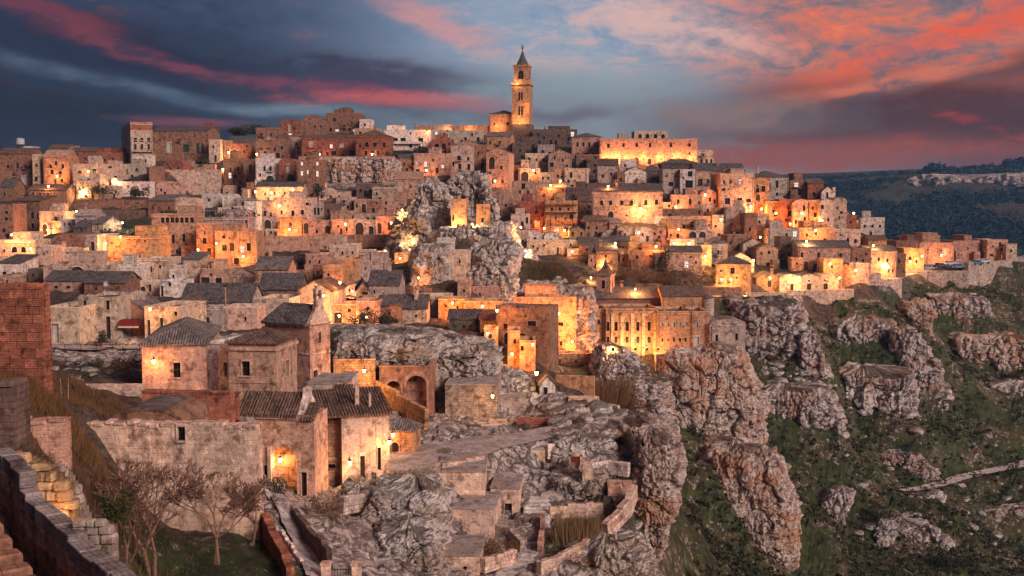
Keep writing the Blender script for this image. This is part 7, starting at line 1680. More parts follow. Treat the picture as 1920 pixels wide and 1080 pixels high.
# ---- parked cars and a walker
def car(px, py, D, rz, col, label):
    root = empty('parked_car', P(px, py, D), rz); tag(root, label, 'car', 'cars in the car park'); m = MB()
    prof = [(-2.0, .35), (-2.05, .75), (-1.2, .88), (-.7, 1.38), (.75, 1.42), (1.45, .95), (2.0, .85), (2.05, .4)]
    for s in (-.8, .8): m.poly([(x, s, z) for x, z in (prof if s < 0 else prof[::-1])])
    for (xa, za), (xb, zb_) in zip(prof, prof[1:] + prof[:1]): m.quad((xa, -.8, za), (xa, .8, za), (xb, .8, zb_), (xb, -.8, zb_))
    m.build('body', M['paint'], root, col)
    for s in (-1, 1): w_ = MB(); w_.quad((-.95, s * .812, .95), (1.1, s * .812, .98), (.68, s * .812, 1.32), (-.62, s * .812, 1.30)); w_.build('side_window', M['glass'], root)
    for x in (-1.25, 1.25):
        for s in (-1, 1):
            t = MB(); n = 12
            for i in range(n):
                a0, a1 = 2 * math.pi * i / n, 2 * math.pi * (i + 1) / n; c0, s0, c1, s1 = math.cos(a0) * .32, math.sin(a0) * .32, math.cos(a1) * .32, math.sin(a1) * .32
                t.quad((x + c0, s * .66, .32 + s0), (x + c1, s * .66, .32 + s1), (x + c1, s * .86, .32 + s1), (x + c0, s * .86, .32 + s0)); t.poly([(x, s * .86, .32), (x + c0, s * .86, .32 + s0), (x + c1, s * .86, .32 + s1)])
            t.build('wheel', M['rubber'], root)
for a in ((1738, 506, 316, .3, (.35, .36, .38), 'grey parked car nearest the lit road'), (1762, 502, 318, .35, (.08, .08, .09), 'black parked car second in the car park row'), (1780, 498, 322, .3, (.55, .55, .56), 'silver parked car third in the row'), (1795, 504, 313, .2, (.14, .22, .36), 'blue parked car near the car park wall'), (1806, 502, 314, .4, (.45, .46, .5), 'pale blue parked car beside the blue one'), (1830, 497, 315, .5, (.1, .2, .3), 'dark blue parked car near the bastion'), (1844, 494, 317, .5, (.6, .6, .6), 'white parked car at the end of the row')): car(*a)
def walker(px, py, D, label, seed):
    p = P(px, py, D); me = bpy.data.meshes.new('person'); V = [(0, 0, .92), (0, 0, 1.2), (0, 0, 1.42), (0, 0, 1.52), (0, -.01, 1.68), (.1, 0, .85), (.12, -.12, .48), (.12, -.08, .06), (.12, -.2, .03), (-.1, 0, .85), (-.12, .1, .48), (-.12, .2, .08), (-.12, .08, .03), (.2, 0, 1.38), (.26, .06, 1.12), (.25, -.06, .88), (-.2, 0, 1.38), (-.26, -.06, 1.12), (-.25, -.16, .9)]
    E = [(0, 1), (1, 2), (2, 3), (3, 4), (0, 5), (5, 6), (6, 7), (7, 8), (0, 9), (9, 10), (10, 11), (11, 12), (2, 13), (13, 14), (14, 15), (2, 16), (16, 17), (17, 18)]
    me.from_pydata(V, E, []); o = bpy.data.objects.new('person', me); COL.objects.link(o); o.location = p; o.rotation_euler = (0, 0, seed); sk = o.modifiers.new('Skin', 'SKIN')
    rad = [.15, .15, .15, .06, .11, .1, .075, .05, .045, .1, .075, .05, .045, .065, .05, .04, .065, .05, .04]
    for q, r_ in zip(me.skin_vertices[0].data, rad): q.radius = (r_, r_)
    me.skin_vertices[0].data[0].use_root = True; o.modifiers.new('Sub', 'SUBSURF').render_levels = 1; me.materials.append(M['rubber']); tag(o, label, 'person')
walker(1693, 517, 303, 'person in dark clothes walking on the lit road', .6)
def antennas():
    for i, (px, py, D, h, lb) in enumerate(((625, 212, 438, 14, 'thin aerial mast on the castle-like block'), (752, 246, 400, 16, 'thin aerial on the roof of the white balcony house'), (778, 244, 402, 14, 'aerial right of the white balcony house'), (506, 240, 424, 12, 'aerial above the brown skyline house'), (124, 280, 398, 12, 'aerial over the pink house at left skyline'), (1363, 320, 352, 10, 'small aerial on the long dark slate roof'), (546, 260, 400, 24, 'tall thin mast beside the slim grey house'), (1297, 586, 227, 26, 'grey drain mast on the convent wing corner'))):
        root = empty('aerial', P(px, py, D)); tag(root, lb, 'aerial', 'roof aerials'); s = D / F; m = MB(); m.tube((0, 0, -1.5), (0, 0, h * s), .06, .05, 5); m.build('mast', M['metal'], root); m = MB()
        for k in range(3): z = h * s * (.75 + .1 * k); m.tube((-.6 + .12 * k, 0, z), (.6 - .12 * k, 0, z), .03, .03, 4)
        m.build('rods', M['metal'], root)
    root = empty('satellite_dish', P(199, 541, 184)); tag(root, 'white satellite dish on the dark slate roof', 'dish'); m = MB()
    for i in range(14):
        a0, a1 = 2 * math.pi * i / 14, 2 * math.pi * (i + 1) / 14
        m.poly([(0, .15, .8), (.42 * math.cos(a0), 0, .8 + .42 * math.sin(a0)), (.42 * math.cos(a1), 0, .8 + .42 * math.sin(a1))])
    m.build('bowl', M['paint'], root, color=(.6, .58, .56)); m = MB(); m.tube((0, .15, -1), (0, .15, .8), .04, .04, 5); m.build('mast', M['metal'], root)
antennas()
# ---------------------------------------------------------------- street lamps and floodlights (each lamp carries its own light)
bpy.context.view_layer.update()
_dg = bpy.context.evaluated_depsgraph_get()
def cast(px, py):
    a, b_ = ray(px, py); d = Vector((a, 1, b_)).normalized()
    ok, loc, nor, i, ob, mt = SC.ray_cast(_dg, Vector((0, 0, 0)), d)
    if not ok: return None
    if nor.dot(d) > 0: nor = -nor
    return loc, nor, ob
_lm = MB(); _lm.cyl((0, 0, -.16), .10, .17, .34, 6); LANTERN = bpy.data.meshes.new('lantern'); LANTERN.from_pydata(_lm.v, [], _lm.f); LANTERN.materials.append(M['lamp']); LANTERN.update()
_lm = MB(); _lm.cyl((0, 0, .18), .24, .05, .14, 6); _lm.cyl((0, 0, .32), .05, .02, .12, 6); LCAP = bpy.data.meshes.new('lamp_cap'); LCAP.from_pydata(_lm.v, [], _lm.f); LCAP.materials.append(M['metal']); LCAP.update()
WARM = (1.0, .33, .08); YEL = (1.0, .47, .15); WHITE = (1.0, .86, .66)
N_LAMP = 0
def light(parent, loc, power, col, size=.25):
    r_ = random.Random(int(parent.location.x * 37 + parent.location.z * 91)); power *= r_.uniform(.65, 1.35); k_ = r_.uniform(.82, 1.2); col = (col[0], min(1, col[1] * k_), min(1, col[2] * k_ * k_))
    ld = bpy.data.lights.new('lamp_light', 'POINT'); ld.energy = power; ld.color = col; ld.shadow_soft_size = size
    o = bpy.data.objects.new('lamp_light', ld); COL.objects.link(o); o.parent = parent; o.location = loc; return o
LK = 1.35
def wall_lamp(px, py, power, label, col=WARM, off=2.1, lo=.8):
    h = cast(px, py)
    if not h: print('LAMP MISS', px, py); return
    loc, n, ob = h; n = Vector((n.x, n.y, 0)); off = off if loc.y > 110 else .8
    if n.length < .2: n = Vector((-loc.x, -loc.y, 0))
    n.normalize(); S = max(1.0, loc.y / 200.0)
    root = empty('wall_lamp', loc + n * off, math.atan2(n.y, n.x) + math.pi / 2); tag(root, label, 'lamp', 'lit lamps of the old town')
    m = MB(); m.tube((0, off, .1), (0, .0, .55), .03, .03, 6); m.tube((0, 0, .55), (0, 0, .4), .02, .02, 5); m.build('bracket', M['metal'], root)
    inst('lantern', LANTERN, root, (0, 0, 0), scale=(S, S, S)); inst('lamp_cap', LCAP, root, (0, 0, 0), scale=(S, S, S))
    light(root, (0, -lo if loc.y > 110 else -.3, -.1), power * LK, col, .35)
def pole_lamp(px, py, D, power, label, col=WARM, h=4.0):
    p = P(px, py, D); g = gz(p.x, p.y); root = empty('street_lamp', p); tag(root, label, 'lamp', 'lit lamps of the old town')
    S = max(1.0, D / 170.0)
    m = MB(); L = max(1.5, min(9, p.z - g + .5)); m.tube((0, 0, -L), (0, 0, -.2), .09, .05, 8); m.build('pole', M['metal'], root)
    inst('lantern', LANTERN, root, (0, 0, 0), scale=(S * 1.3,) * 3); inst('lamp_cap', LCAP, root, (0, 0, 0), scale=(S * 1.3,) * 3)
    light(root, (0, -.4, -.15), power * LK, col, .35)
def flood(px, py, power, label, col=WARM, off=2.2):
    h = cast(px, py)
    if not h: print('FLOOD MISS', px, py); return
    loc, n, ob = h; n = Vector((n.x, n.y, 0)); n = n.normalized() if n.length > .2 else Vector((0, -1, 0))
    root = empty('floodlight', loc + n * off, math.atan2(n.y, n.x) + math.pi / 2); tag(root, label, 'lamp', 'floodlights')
    m = MB(); m.box(-.22, .22, -.14, .08, -.18, .14); m.build('housing', M['metal'], root); m = MB(); m.box(-.18, .18, .085, .1, -.12, .1); m.build('lens', M['lamp'], root); m = MB(); m.box(-.3, .3, -.04, .04, -.5, -.2); m.build('bracket', M['metal'], root)
    light(root, (0, .35, .1), power * LK, col, .3)
for a in (
    (112, 331, 1500, 'bright lamp on the ochre house at the left skyline', YEL), (137, 360, 1500, 'glaring lamp at the corner below the cream plastered house', YEL),
    (129, 397, 1200, 'lamp glowing over the lane left of the dark terrace walls', YEL), (96, 431, 1600, 'glaring lamp above the cream arched door at left', YEL),
    (205, 456, 900, 'lamp at the left end of the long glowing ochre house', YEL), (66, 466, 700, 'lamp beside the pair of arched windows at left', YEL),
    (216, 418, 500, 'small white lamp in the dark garden at left', WHITE), (415, 318, 2200, 'orange lamp on the tall ochre house under the skyline'),
    (418, 286, 1400, 'orange lamp in front of the narrow ochre skyline house'), (484, 290, 900, 'yellow lamp on the brown house front under the skyline', YEL),
    (482, 360, 800, 'lamp at the left end of the long cream row', YEL), (512, 362, 900, 'lamp in the middle of the long cream row', YEL), (552, 356, 900, 'lamp at the right end of the long cream row', YEL),
    (546, 430, 1300, 'lamp on the orange glowing wall at the arched row', WARM), (527, 386, 800, 'lamp on the left corner of the broad pale house', WARM), (650, 420, 500, 'lamp over the pink middle house of the arched row', WARM), (735, 418, 700, 'lamp on the pink house with the purple awning', WARM),
    (410, 456, 1000, 'lamp on the broad rough orange wall', WARM), (376, 468, 900, 'lamp at the foot of the plain orange wall', WARM), (460, 480, 1200, 'low lamp at the right end of the rough orange wall', WARM),
    (755, 394, 1300, 'lamp between the pink house and the great rock', YEL), (722, 470, 800, 'lamp on the tiny chapel at the foot of the great rock', YEL), (752, 484, 700, 'lamp on the small yellow wall by the great rock', YEL),
    (664, 545, 1000, 'lamp in the lane left of the little ochre gable', WARM), (612, 530, 900, 'lamp on the glowing ochre house in the lane', WARM), (614, 552, 700, 'lamp at the foot of the tall pink gable', YEL), (690, 592, 500, 'lamp over the pink shop arch', YEL), (640, 590, 500, 'lamp over the ochre shop front', YEL),
    (125, 571, 420, 'glaring lamp on the cream house with the white framed door', YEL), (297, 577, 380, 'lamp high on the cream corner beside the red awning', YEL), (290, 676, 240, 'lamp on the left of the square pink stone house', YEL),
    (684, 690, 380, 'yellow lamp inside the rock hollow', YEL), (532, 858, 110, 'lamp inside the tall arched recess', YEL), (653, 864, 230, 'lamp left of the two dark street doors', YEL), (726, 826, 420, 'lamp at the right corner of the pale two-storey house', YEL), (742, 812, 140, 'lamp over the arched door of the small hut', YEL),
    (926, 737, 240, 'lamp at the corner of the big ashlar block house', YEL), (998, 642, 700, 'lamp in the orange glowing cave house', WARM), (960, 660, 500, 'lamp on the tall ochre pier', WARM), (915, 622, 350, 'lamp on the yellow lit gable corner', YEL),
    (850, 566, 900, 'lamp on the ochre wall below the great rock', WARM), (905, 572, 900, 'lamp on the long ochre front under the rock', WARM), (940, 580, 700, 'lamp at the right end of the long ochre front', WARM), (1072, 638, 1200, 'lamp on the orange rock pillar', WARM),
    (1188, 541, 2600, 'glaring lamp on the curved road wall behind the church', WARM), (1100, 520, 1800, 'lamp left of the small belfry', YEL),
    (1200, 391, 2200, 'lamp on the large pink six-window building', YEL), (1058, 432, 2200, 'lamp at the foot of the scaffolding', WARM), (1020, 428, 1200, 'lamp left of the scaffolding', WARM), (966, 426, 1800, 'lamp on the pale house with a narrow arch', WARM), (1032, 348, 1600, 'lamp on the lane under the pale square house', YEL), (1050, 340, 1300, 'lamp on the flooded ochre house near the arched recess', WARM),
    (1152, 456, 1400, 'lamp at the low brown house with flat slate roof', YEL), (1072, 471, 800, 'lamp on the long cream row under the barrel fronts', YEL), (990, 470, 600, 'white lamp at the left of the long cream row', WHITE), (1228, 462, 1200, 'glaring lamp on the long ochre wall', YEL), (1262, 456, 900, 'lamp on the cream house front mid slope', YEL), (1290, 456, 700, 'second lamp on the cream house front mid slope', YEL), (1196, 436, 500, 'small lamp between two vaulted cave houses', WHITE),
    (1155, 497, 1800, 'lamp on the ochre house behind the belfry', YEL), (1265, 388, 1500, 'lamp on the terrace of the pink two-window house', YEL), (1320, 366, 900, 'lamp by the pink house with arched top', WARM), (1404, 388, 1500, 'glaring lamp at the right of the broad pink house', YEL), (1425, 392, 1400, 'lamp on the orange ochre house flank', WARM), (1320, 480, 1500, 'lamp on the narrow glaring wall', YEL), (1349, 412, 900, 'lamp on the narrow ochre wall by the grey stone house', WARM),
    (1409, 488, 1300, 'glaring lamp on the low gabled house', YEL), (1353, 523, 800, 'left of two glaring lamps on the ochre road house', YEL), (1370, 523, 800, 'right of two glaring lamps on the ochre road house', YEL),
    (1494, 519, 1100, 'glaring lamp in the middle of the barrel house row', YEL), (1569, 520, 900, 'lamp at the right end of the barrel house row', YEL), (1440, 520, 600, 'lamp over the pointed front of the barrel row', YEL),
    (1552, 494, 1100, 'glaring lamp on the bright ochre corner', YEL), (1525, 432, 1500, 'lamp on the ochre house with dark doorway', YEL), (1508, 452, 1200, 'low lamp in the yard left of the dark doorway', YEL), (1555, 414, 1500, 'lamp on the pale rounded gable house', YEL), (1588, 400, 1500, 'lamp on the rounded tower-like house', YEL), (1500, 400, 900, 'lamp on the left rounded gable house', WARM), (1452, 400, 1000, 'lamp on the ochre block under the hipped roof', WARM), (1478, 420, 800, 'lamp on the red house between orange blocks', WARM),
    (1630, 460, 1500, 'lamp under the tiled roof at the slope edge', YEL), (1658, 500, 1600, 'left of two lamps on the house at the road bend', YEL), (1678, 498, 1600, 'right of two lamps on the house at the road bend', YEL), (1702, 490, 1200, 'left lamp on the glaring road front', YEL), (1724, 480, 1300, 'right lamp on the glaring road front', YEL), (1760, 478, 900, 'lamp behind the car park', WARM), (1600, 506, 700, 'lamp on the pale low wall above the road', WARM),
    (170, 322, 500, 'lamp on the pale wall beside the cream plastered house', YEL), (200, 340, 500, 'lamp over the low white terrace front', YEL), (96, 350, 700, 'lamp in the yard of the ochre skyline house', WARM), (30, 440, 600, 'lamp on the dark rubble house at the left edge', WARM),
    (232, 444, 900, 'second lamp on the long glowing ochre house', WARM), (780, 520, 300, 'lamp in the brown cave house by the rock', WARM), (1140, 350, 600, 'lamp on the grey house below the palace', WARM), (930, 340, 700, 'lamp low on the tall pink house front', WARM), (800, 320, 500, 'lamp on the pink rubble wall', WARM), (700, 290, 400, 'lamp by the hipped roof house', WARM), (600, 290, 400, 'lamp on the long reddish house', WARM), (1000, 320, 700, 'lamp under the cream house by the arch', WARM), (1270, 430, 600, 'lamp on the salmon front', WARM), (1440, 445, 600, 'lamp on the grey jumbled house', WARM),
): wall_lamp(*a)
pole_lamp(1397, 557, 258, 4200, 'glaring street lamp on the road above the convent', YEL)
pole_lamp(1047, 588, 209, 3600, 'glaring street lamp in front of the orange cliff', WARM)
pole_lamp(1043, 692, 168, 900, 'street lamp on the ramp above the tiny chapel', YEL)
pole_lamp(1006, 700, 129, 80, 'low lamp beside the tiny white chapel', YEL)
pole_lamp(62, 985, 29.6, 130, 'hidden lamp behind the stepped wall lighting the yellow rubble wall', WARM)
for px in (1146, 1166, 1186, 1207, 1228):
    flood(px, 648, 620, 'floodlight at the foot of the convent pilaster, %s' % {1146: 'first from the left', 1166: 'second from the left', 1186: 'middle one', 1207: 'second from the right', 1228: 'last on the right'}[px], YEL, 3.6)
flood(860, 420, 700, 'floodlight under the ochre rock chapel', YEL, 2.0); flood(905, 420, 800, 'floodlight under the small rock chapel', YEL, 2.0); flood(765, 455, 700, 'floodlight at the left foot of the great rock', YEL, 2.0)
for i, px in enumerate((1136, 1156, 1182, 1206, 1238, 1270, 1298)): flood(px, 297, 1500, 'floodlight along the foot of the long palace, number %s from the left' % ('one', 'two', 'three', 'four', 'five', 'six', 'seven')[i], WARM, 2.2)
flood(968, 156, 500, 'floodlight on the ledge of the bell tower', YEL, 1.6); flood(975, 228, 900, 'floodlight at the base of the bell tower shaft', YEL, 2.5); flood(985, 200, 300, 'floodlight half way up the bell tower', YEL, 2.5); flood(935, 240, 700, 'floodlight below the church block', WARM, 2.5)
for i, px in enumerate((800, 840, 880)): flood(px, 244, 350, 'floodlight along the church nave, %s' % ('left', 'middle', 'right')[i], WARM, 2.0)
# ---------------------------------------------------------------- vegetation
def leaf_quads(c, n, size, seed, flat=0.0, up=0.0):
    """n leaf-sized faces round given centres (numpy Nx3)"""
    r = np.random.RandomState(seed); m = len(c); d1 = r.normal(size=(m, 3)); d1[:, 2] *= (1 - flat); d1[:, 2] += up; d1 /= np.linalg.norm(d1, axis=1)[:, None] + 1e-9
    d2 = np.cross(d1, r.normal(size=(m, 3))); d2 /= np.linalg.norm(d2, axis=1)[:, None] + 1e-9
    s = size * r.uniform(.6, 1.5, (m, 1)); a = d1 * s; b = d2 * s * .6
    v = np.stack([c - a, c + b * .9, c + a, c - b * .9], 1).reshape(-1, 3)
    f = np.arange(m * 4).reshape(-1, 4).tolist(); return v, f
def clump_points(n, seed, rx, ry, rz, lobes=6):
    r = np.random.RandomState(seed); lc = r.normal(size=(lobes, 3)) * .5; lc[:, 2] = abs(lc[:, 2]) * .9
    k = r.randint(0, lobes, n); d = r.normal(size=(n, 3)); d /= np.linalg.norm(d, axis=1)[:, None]
    q = lc[k] + d * (r.uniform(.2, .62, (n, 1)) ** .6) * r.uniform(.6, 1.0, (n, 1)); q[:, 2] = np.maximum(q[:, 2], -.05)
    return q * [rx, ry, rz]
def bush(px, py, D, w, h, label, mat='leaf', n=900, name='bush', cat='bush', seed=None, leaf=None):
    p = P(px, py, D); s = D / F; rx, rz = w * s / 2, h * s; seed = seed or int(px * 7 + py)
    root = empty(name, p); tag(root, label, cat)
    q = clump_points(n, seed, rx * 1.05, rx * .9, rz * .72); v, f = leaf_quads(q, n, leaf or max(.07, s * 1.6), seed)
    obj('foliage', v, f, M[mat], root, uv=False)
    m = MB(); r = random.Random(seed)
    for i in range(5): m.tube((0, 0, -.8), (r.uniform(-.5, .5) * rx, r.uniform(-.4, .4) * rx, rz * r.uniform(.4, .8)), .05 + .02 * rx, .015, 5)
    m.build('stem', M['bark'], root)
for a in (
    (180, 362, 342, 60, 20, 'dark shrubs along the terrace in front of the cream plastered house'), (262, 366, 338, 30, 22, 'round dark shrub before the low white house wall'),
    (340, 322, 372, 50, 14, 'dark garden shrubs on the palace retaining wall'), (379, 312, 374, 32, 22, 'yellow green shrub behind the palace balustrade', 'leafg'),
    (336, 402, 290, 60, 14, 'dark hedge above the pink house with seven arches'), (415, 404, 290, 90, 17, 'dark hedge under the white pergola'),
    (215, 446, 268, 50, 26, 'dark garden bush left of the small white lamp'), (262, 448, 266, 60, 30, 'large dark garden bush above the glowing ochre house'),
    (460, 250, 424, 50, 16, 'dark tree crown on the skyline left of the brown house', 'leaf'), (445, 252, 420, 26, 12, 'small dark skyline bush right of the palace', 'leaf'),
    (760, 298, 376, 56, 18, 'dark garden trees under the white house with the balcony'), (795, 288, 384, 30, 16, 'dark trees right of the white house balcony'),
    (735, 366, 330, 20, 22, 'dark cypress-like bush left of the sloping pink roof'), (604, 366, 330, 30, 22, 'dark ivy bush at the left foot of the brown cliff'), (505, 345, 344, 30, 14, 'dark shrub below the white house with two arched windows'),
    (1180, 518, 258, 60, 26, 'reddish dark garden bush behind the small belfry', 'rust'), (1240, 508, 262, 30, 34, 'dark cypress beside the pink rubble house'), (1300, 528, 257, 110, 34, 'broad dark thicket left of the ochre road house', 'rust'), (1240, 524, 258, 50, 22, 'dark bush above the curved road wall', 'rust'),
    (560, 498, 236, 70, 22, 'brown dry shrubs under the pink terrace wall', 'rust'), (640, 478, 244, 90, 18, 'brown dry shrubs on the sloping terrace wall', 'rust'), (600, 520, 214, 50, 20, 'rusty shrub left of the orange plastered house', 'rust'),
    (680, 604, 156, 60, 22, 'dark shrub in front of the glowing shop fronts', 'leaf'), (722, 604, 158, 36, 20, 'dark shrub right of the pink shop arch', 'leaf'),
    (676, 735, 117, 50, 30, 'thin dark shrub in front of the yellow hollow wall', 'rust'), (1050, 690, 200, 40, 20, 'rusty shrub beside the ramp to the convent', 'rust'),
    (1110, 742, 172, 110, 60, 'rust-brown thicket on the slope above the tiny chapel', 'rust', 2600), (1180, 760, 178, 60, 60, 'dark rust thicket by the triangular rock', 'rust', 1600), (1232, 720, 205, 70, 40, 'rusty bush under the convent terrace', 'rust', 1400),
    (1660, 985, 208, 62, 52, 'round black-green bush in the ravine, left of a pair', 'leaf', 2200), (1720, 1005, 206, 30, 34, 'small round black-green bush in the ravine, right of a pair', 'leaf', 1200), (1772, 1075, 198, 56, 64, 'large dark bush at the bottom of the ravine', 'leaf', 2200),
    (1090, 905, 101, 60, 18, 'low green bush under the small red door', 'leafg', 900), (1150, 905, 101, 50, 16, 'green tuft on the rocks right of the red door', 'leafg', 700), (1165, 975, 97, 40, 30, 'green bush beside the bottom terraces', 'leafg', 800),
    (770, 968, 83, 40, 22, 'green bush on the rock bank below the lane', 'leafg', 800), (690, 1040, 75, 40, 22, 'green shrub at the foot of the rock bank', 'leafg', 800), (925, 1040, 86, 60, 42, 'dry dark bush beside the cream house with black door', 'rust', 1500), (1075, 1045, 87, 90, 30, 'dry brown bush at the lower terrace wall', 'rust', 1400), (600, 985, 76, 70, 60, 'grey leafless bush below the street houses', 'dry', 1500), (520, 935, 79, 40, 44, 'dark shrub left of the lit arched recess', 'leaf', 900),
    (705, 905, 89, 18, 14, 'black plant pot shrub before the pale house door', 'leaf', 500), (893, 868, 100, 26, 16, 'small dark bush by the red slanting wall', 'leaf', 500), (185, 690, 110, 60, 22, 'dark weeds on the ruin slope under the railing', 'leaf', 900), (240, 690, 108, 40, 26, 'second patch of weeds on the ruin slope', 'rust', 800), (130, 710, 100, 60, 20, 'green weeds left on the ruin slope', 'leafg', 800), (190, 640, 128, 22, 26, 'dark agave-like plant on the terrace', 'leaf', 500), (215, 970, 46, 46, 60, 'ivy on the slope beside the stone stair', 'leafg', 1200),
): bush(*a)
# dry reeds standing in the terrace garden
def reeds(px, py, D, w, h, n, label, mat='dry', lean=.12):
    root = empty('reed_clump', P(px, py, D)); tag(root, label, 'reeds'); r = np.random.RandomState(int(px)); s = D / F
    x = r.uniform(-.5, .5, n) * w * s; y = r.uniform(-.5, .5, n) * w * s * .35; hh = h * s * r.uniform(.55, 1.05, n); lx = r.normal(size=n) * lean * hh + x * .25; ly = r.normal(size=n) * lean * hh * .5; wd = .03 + .01 * s * 10
    b0 = np.stack([x - wd, y, -.5 + 0 * x], 1); b1 = np.stack([x + wd, y, -.5 + 0 * x], 1); t1 = np.stack([x + lx + wd * .4, y + ly, hh], 1); t0 = np.stack([x + lx - wd * .4, y + ly, hh], 1)
    v = np.stack([b0, b1, t1, t0], 1).reshape(-1, 3); obj('stems', v, np.arange(n * 4).reshape(-1, 4).tolist(), M[mat], root, uv=False)
reeds(1080, 1030, 89, 72, 66, 700, 'tall dry orange reeds in the lower terrace garden'); reeds(1130, 750, 166, 90, 40, 500, 'dry brown reeds on the slope above the chapel wall', 'rust')
# leafless trees in the garden below the long wall
def bare_tree(px, py, D, h_px, label, seed, spread=.55, lean=0.0, lv=7):
    root = empty('bare_tree', P(px, py, D)); tag(root, label, 'tree'); r = random.Random(seed); H = h_px * D / F
    tr = MB(); tw = MB()
    def grow(p, d, L, rad, k):
        q = p + d * L; rad = max(rad, .016); (tr if k > lv - 3 else tw).tube(p, q, rad, rad * .72, 6 if k > 3 else 3)
        if k == 0: return
        for i in range(2 if k > 4 else 3):
            nd = (d + Vector((r.gauss(0, spread), r.gauss(0, spread), r.gauss(.10, spread * .5)))).normalized(); grow(q, nd, L * r.uniform(.62, .88), rad * .66, k - 1)
    L = H * .24
    for i in range(2): grow(Vector((i * .12, 0, -.4)), Vector((lean + r.gauss(0, .25), r.gauss(0, .2), 1)).normalized(), L + .3, H * .022, lv)
    tr.build('trunk', M['bark'], root); tw.build('twigs', M['bark'], root)
bare_tree(405, 1045, 57, 170, 'leafless tree with several reddish stems in the sunken garden', 4, .5); bare_tree(285, 1080, 54, 220, 'large bare tree with pale trunk in front of the garden wall', 9, .55); bare_tree(470, 1010, 61, 120, 'small bare tree close to the lit recess house', 14, .55); bare_tree(230, 1060, 50, 170, 'thin bare tree beside the stone pillar', 23, .5, .1, 5); bare_tree(600, 985, 75, 60, 'grey leafless bush-like tree on the lane bank', 31, .7, 0, 5)
bare_tree(1250, 735, 200, 50, 'orange-lit bare bush on the terrace wall below the convent', 41, .7, 0, 5)
# grass of the sunken garden and rusty scrub on the left bank (nobody could count the blades)
def grass(name, label, pts, n, h, mat, seed, kind='stuff'):
    r = np.random.RandomState(seed); pts = np.array([(P(*q).x, P(*q).y) for q in pts]); i = r.randint(0, len(pts), n); x = pts[i, 0] + r.normal(size=n) * 1.6; y = pts[i, 1] + r.normal(size=n) * 2.2
    z = surf(x, y); c = np.stack([x, y, z], 1); hh = h * r.uniform(.5, 1.4, n); lean = r.normal(size=(n, 2)) * .45 * hh[:, None]; wd = h * .10
    a = r.uniform(0, 6.28, n); dx, dy = np.cos(a) * wd, np.sin(a) * wd
    v = np.stack([c + np.stack([-dx, -dy, -.3 + 0 * dx], 1), c + np.stack([dx, dy, -.3 + 0 * dx], 1), c + np.stack([lean[:, 0], lean[:, 1], hh], 1)], 1).reshape(-1, 3)
    o = obj(name, v, np.arange(n * 3).reshape(-1, 3).tolist(), M[mat], uv=False); tag(o, label, 'grass', kind=kind)
grass('garden_grass', 'green grass of the sunken garden under the bare trees', [(x, y, d) for (y, d) in ((1030, 60), (1055, 57.5), (1080, 54.5), (1110, 51)) for x in range(290, 520, 22)], 11000, .22, 'leaf', 1)
grass('rusty_scrub', 'rusty orange scrub on the bank beside the red block wall', [(x, y, d) for (y, d) in ((708, 61.5), (722, 60.5), (738, 59), (755, 57.6), (772, 56), (786, 54.8)) for x in range(5, 215, 14)], 16000, .36, 'rust', 2)
grass('bank_scrub', 'rusty weeds behind the long garden wall', [(x, y, d) for (y, d) in ((775, 73), (790, 72)) for x in range(120, 260, 14)], 5000, .36, 'rust', 3)
grass('shelf_grass', 'dark green grass on the rock shelf in the middle', [(x, y, d) for (y, d) in ((632, 136), (642, 133), (648, 131)) for x in range(625, 800, 12)], 9000, .3, 'leafg', 4)
grass('cliff_top_grass', 'dark grass on top of the lamp-lit cliff', [(x, y, d) for (y, d) in ((500, 238), (515, 235), (528, 232)) for x in range(990, 1090, 8)], 6000, .6, 'rust', 5)
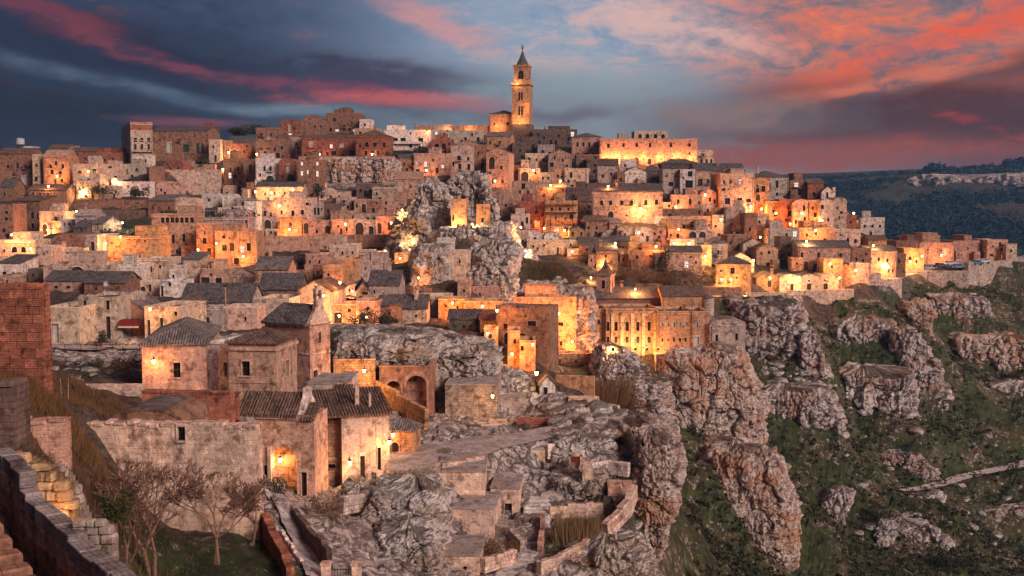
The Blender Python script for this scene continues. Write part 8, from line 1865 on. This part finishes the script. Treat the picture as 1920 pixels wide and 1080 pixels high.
# scrub on the ravine slopes
def scrub(name, label, n, seed, fn, size, mat, per=26):
    r = np.random.RandomState(seed); c = fn(r, n); s = size * r.uniform(.45, 1.5, len(c)) ** 1.2
    q = []
    for k in range(per):
        d = r.normal(size=(len(c), 3)); d /= np.linalg.norm(d, axis=1)[:, None]; d[:, 2] = abs(d[:, 2]) * .8
        q.append(c + d * s[:, None] * r.uniform(.35, 1, (len(c), 1)))
    q = np.concatenate(q); v, f = leaf_quads(q, len(q), size * .30, seed); o = obj(name, v, f, M[mat], uv=False); tag(o, label, 'scrub', kind='stuff')
def ravine(r, n):
    k = r.uniform(.16, .62, n * 3); D = np.exp(r.uniform(math.log(105), math.log(430), n * 3)); x, y = k * D, D; v1, v2 = veg_np(x, y); z = surf(x, y); v1 = np.where(z < -36, 1, v1)
    keep = (v1 > .45) & (fbm(np.stack([x, y, z], 1) * .06, 3, 5) > .44); return np.stack([x, y, z], 1)[keep][:n]
scrub('ravine_scrub', 'dark low scrub covering the ravine slopes', 9000, 8, ravine, .7, 'scrub', 22)
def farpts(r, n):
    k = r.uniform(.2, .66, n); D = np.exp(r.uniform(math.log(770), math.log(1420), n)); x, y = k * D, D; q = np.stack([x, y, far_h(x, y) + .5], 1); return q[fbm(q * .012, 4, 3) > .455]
scrub('hazed_far_scrub', 'dark scrub covering the far hill, haze blue painted into its leaves', 11000, 9, farpts, 4.6, 'far', 16)
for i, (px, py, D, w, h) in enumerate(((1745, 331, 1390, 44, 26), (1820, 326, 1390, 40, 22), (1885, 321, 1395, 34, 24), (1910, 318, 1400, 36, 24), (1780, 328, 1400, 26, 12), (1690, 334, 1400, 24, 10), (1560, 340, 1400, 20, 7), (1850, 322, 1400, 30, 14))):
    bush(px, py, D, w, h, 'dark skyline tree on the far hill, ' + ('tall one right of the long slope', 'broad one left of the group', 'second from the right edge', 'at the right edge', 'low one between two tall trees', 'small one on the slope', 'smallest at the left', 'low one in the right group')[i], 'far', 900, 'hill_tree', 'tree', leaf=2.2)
# ---------------------------------------------------------------- evening air between the camera and the far hill
def haze():
    m = bpy.data.materials.new('evening_air'); m.use_nodes = True; t = NT(m.node_tree); t.n.clear()
    v = t.new('ShaderNodeVolumePrincipled'); v.inputs['Color'].default_value = (.22, .55, 1.0, 1); v.inputs['Density'].default_value = HAZE; v.inputs['Anisotropy'].default_value = .1
    o = t.new('ShaderNodeOutputMaterial'); t.l.new(v.outputs[0], o.inputs['Volume'])
    b = MB(); b.box(-5200, 5200, -300, 2720, -115, 110); q = b.build('haze', m); tag(q, 'thin blue evening haze over the whole valley', 'haze', kind='stuff')
HAZE = .00013
haze()
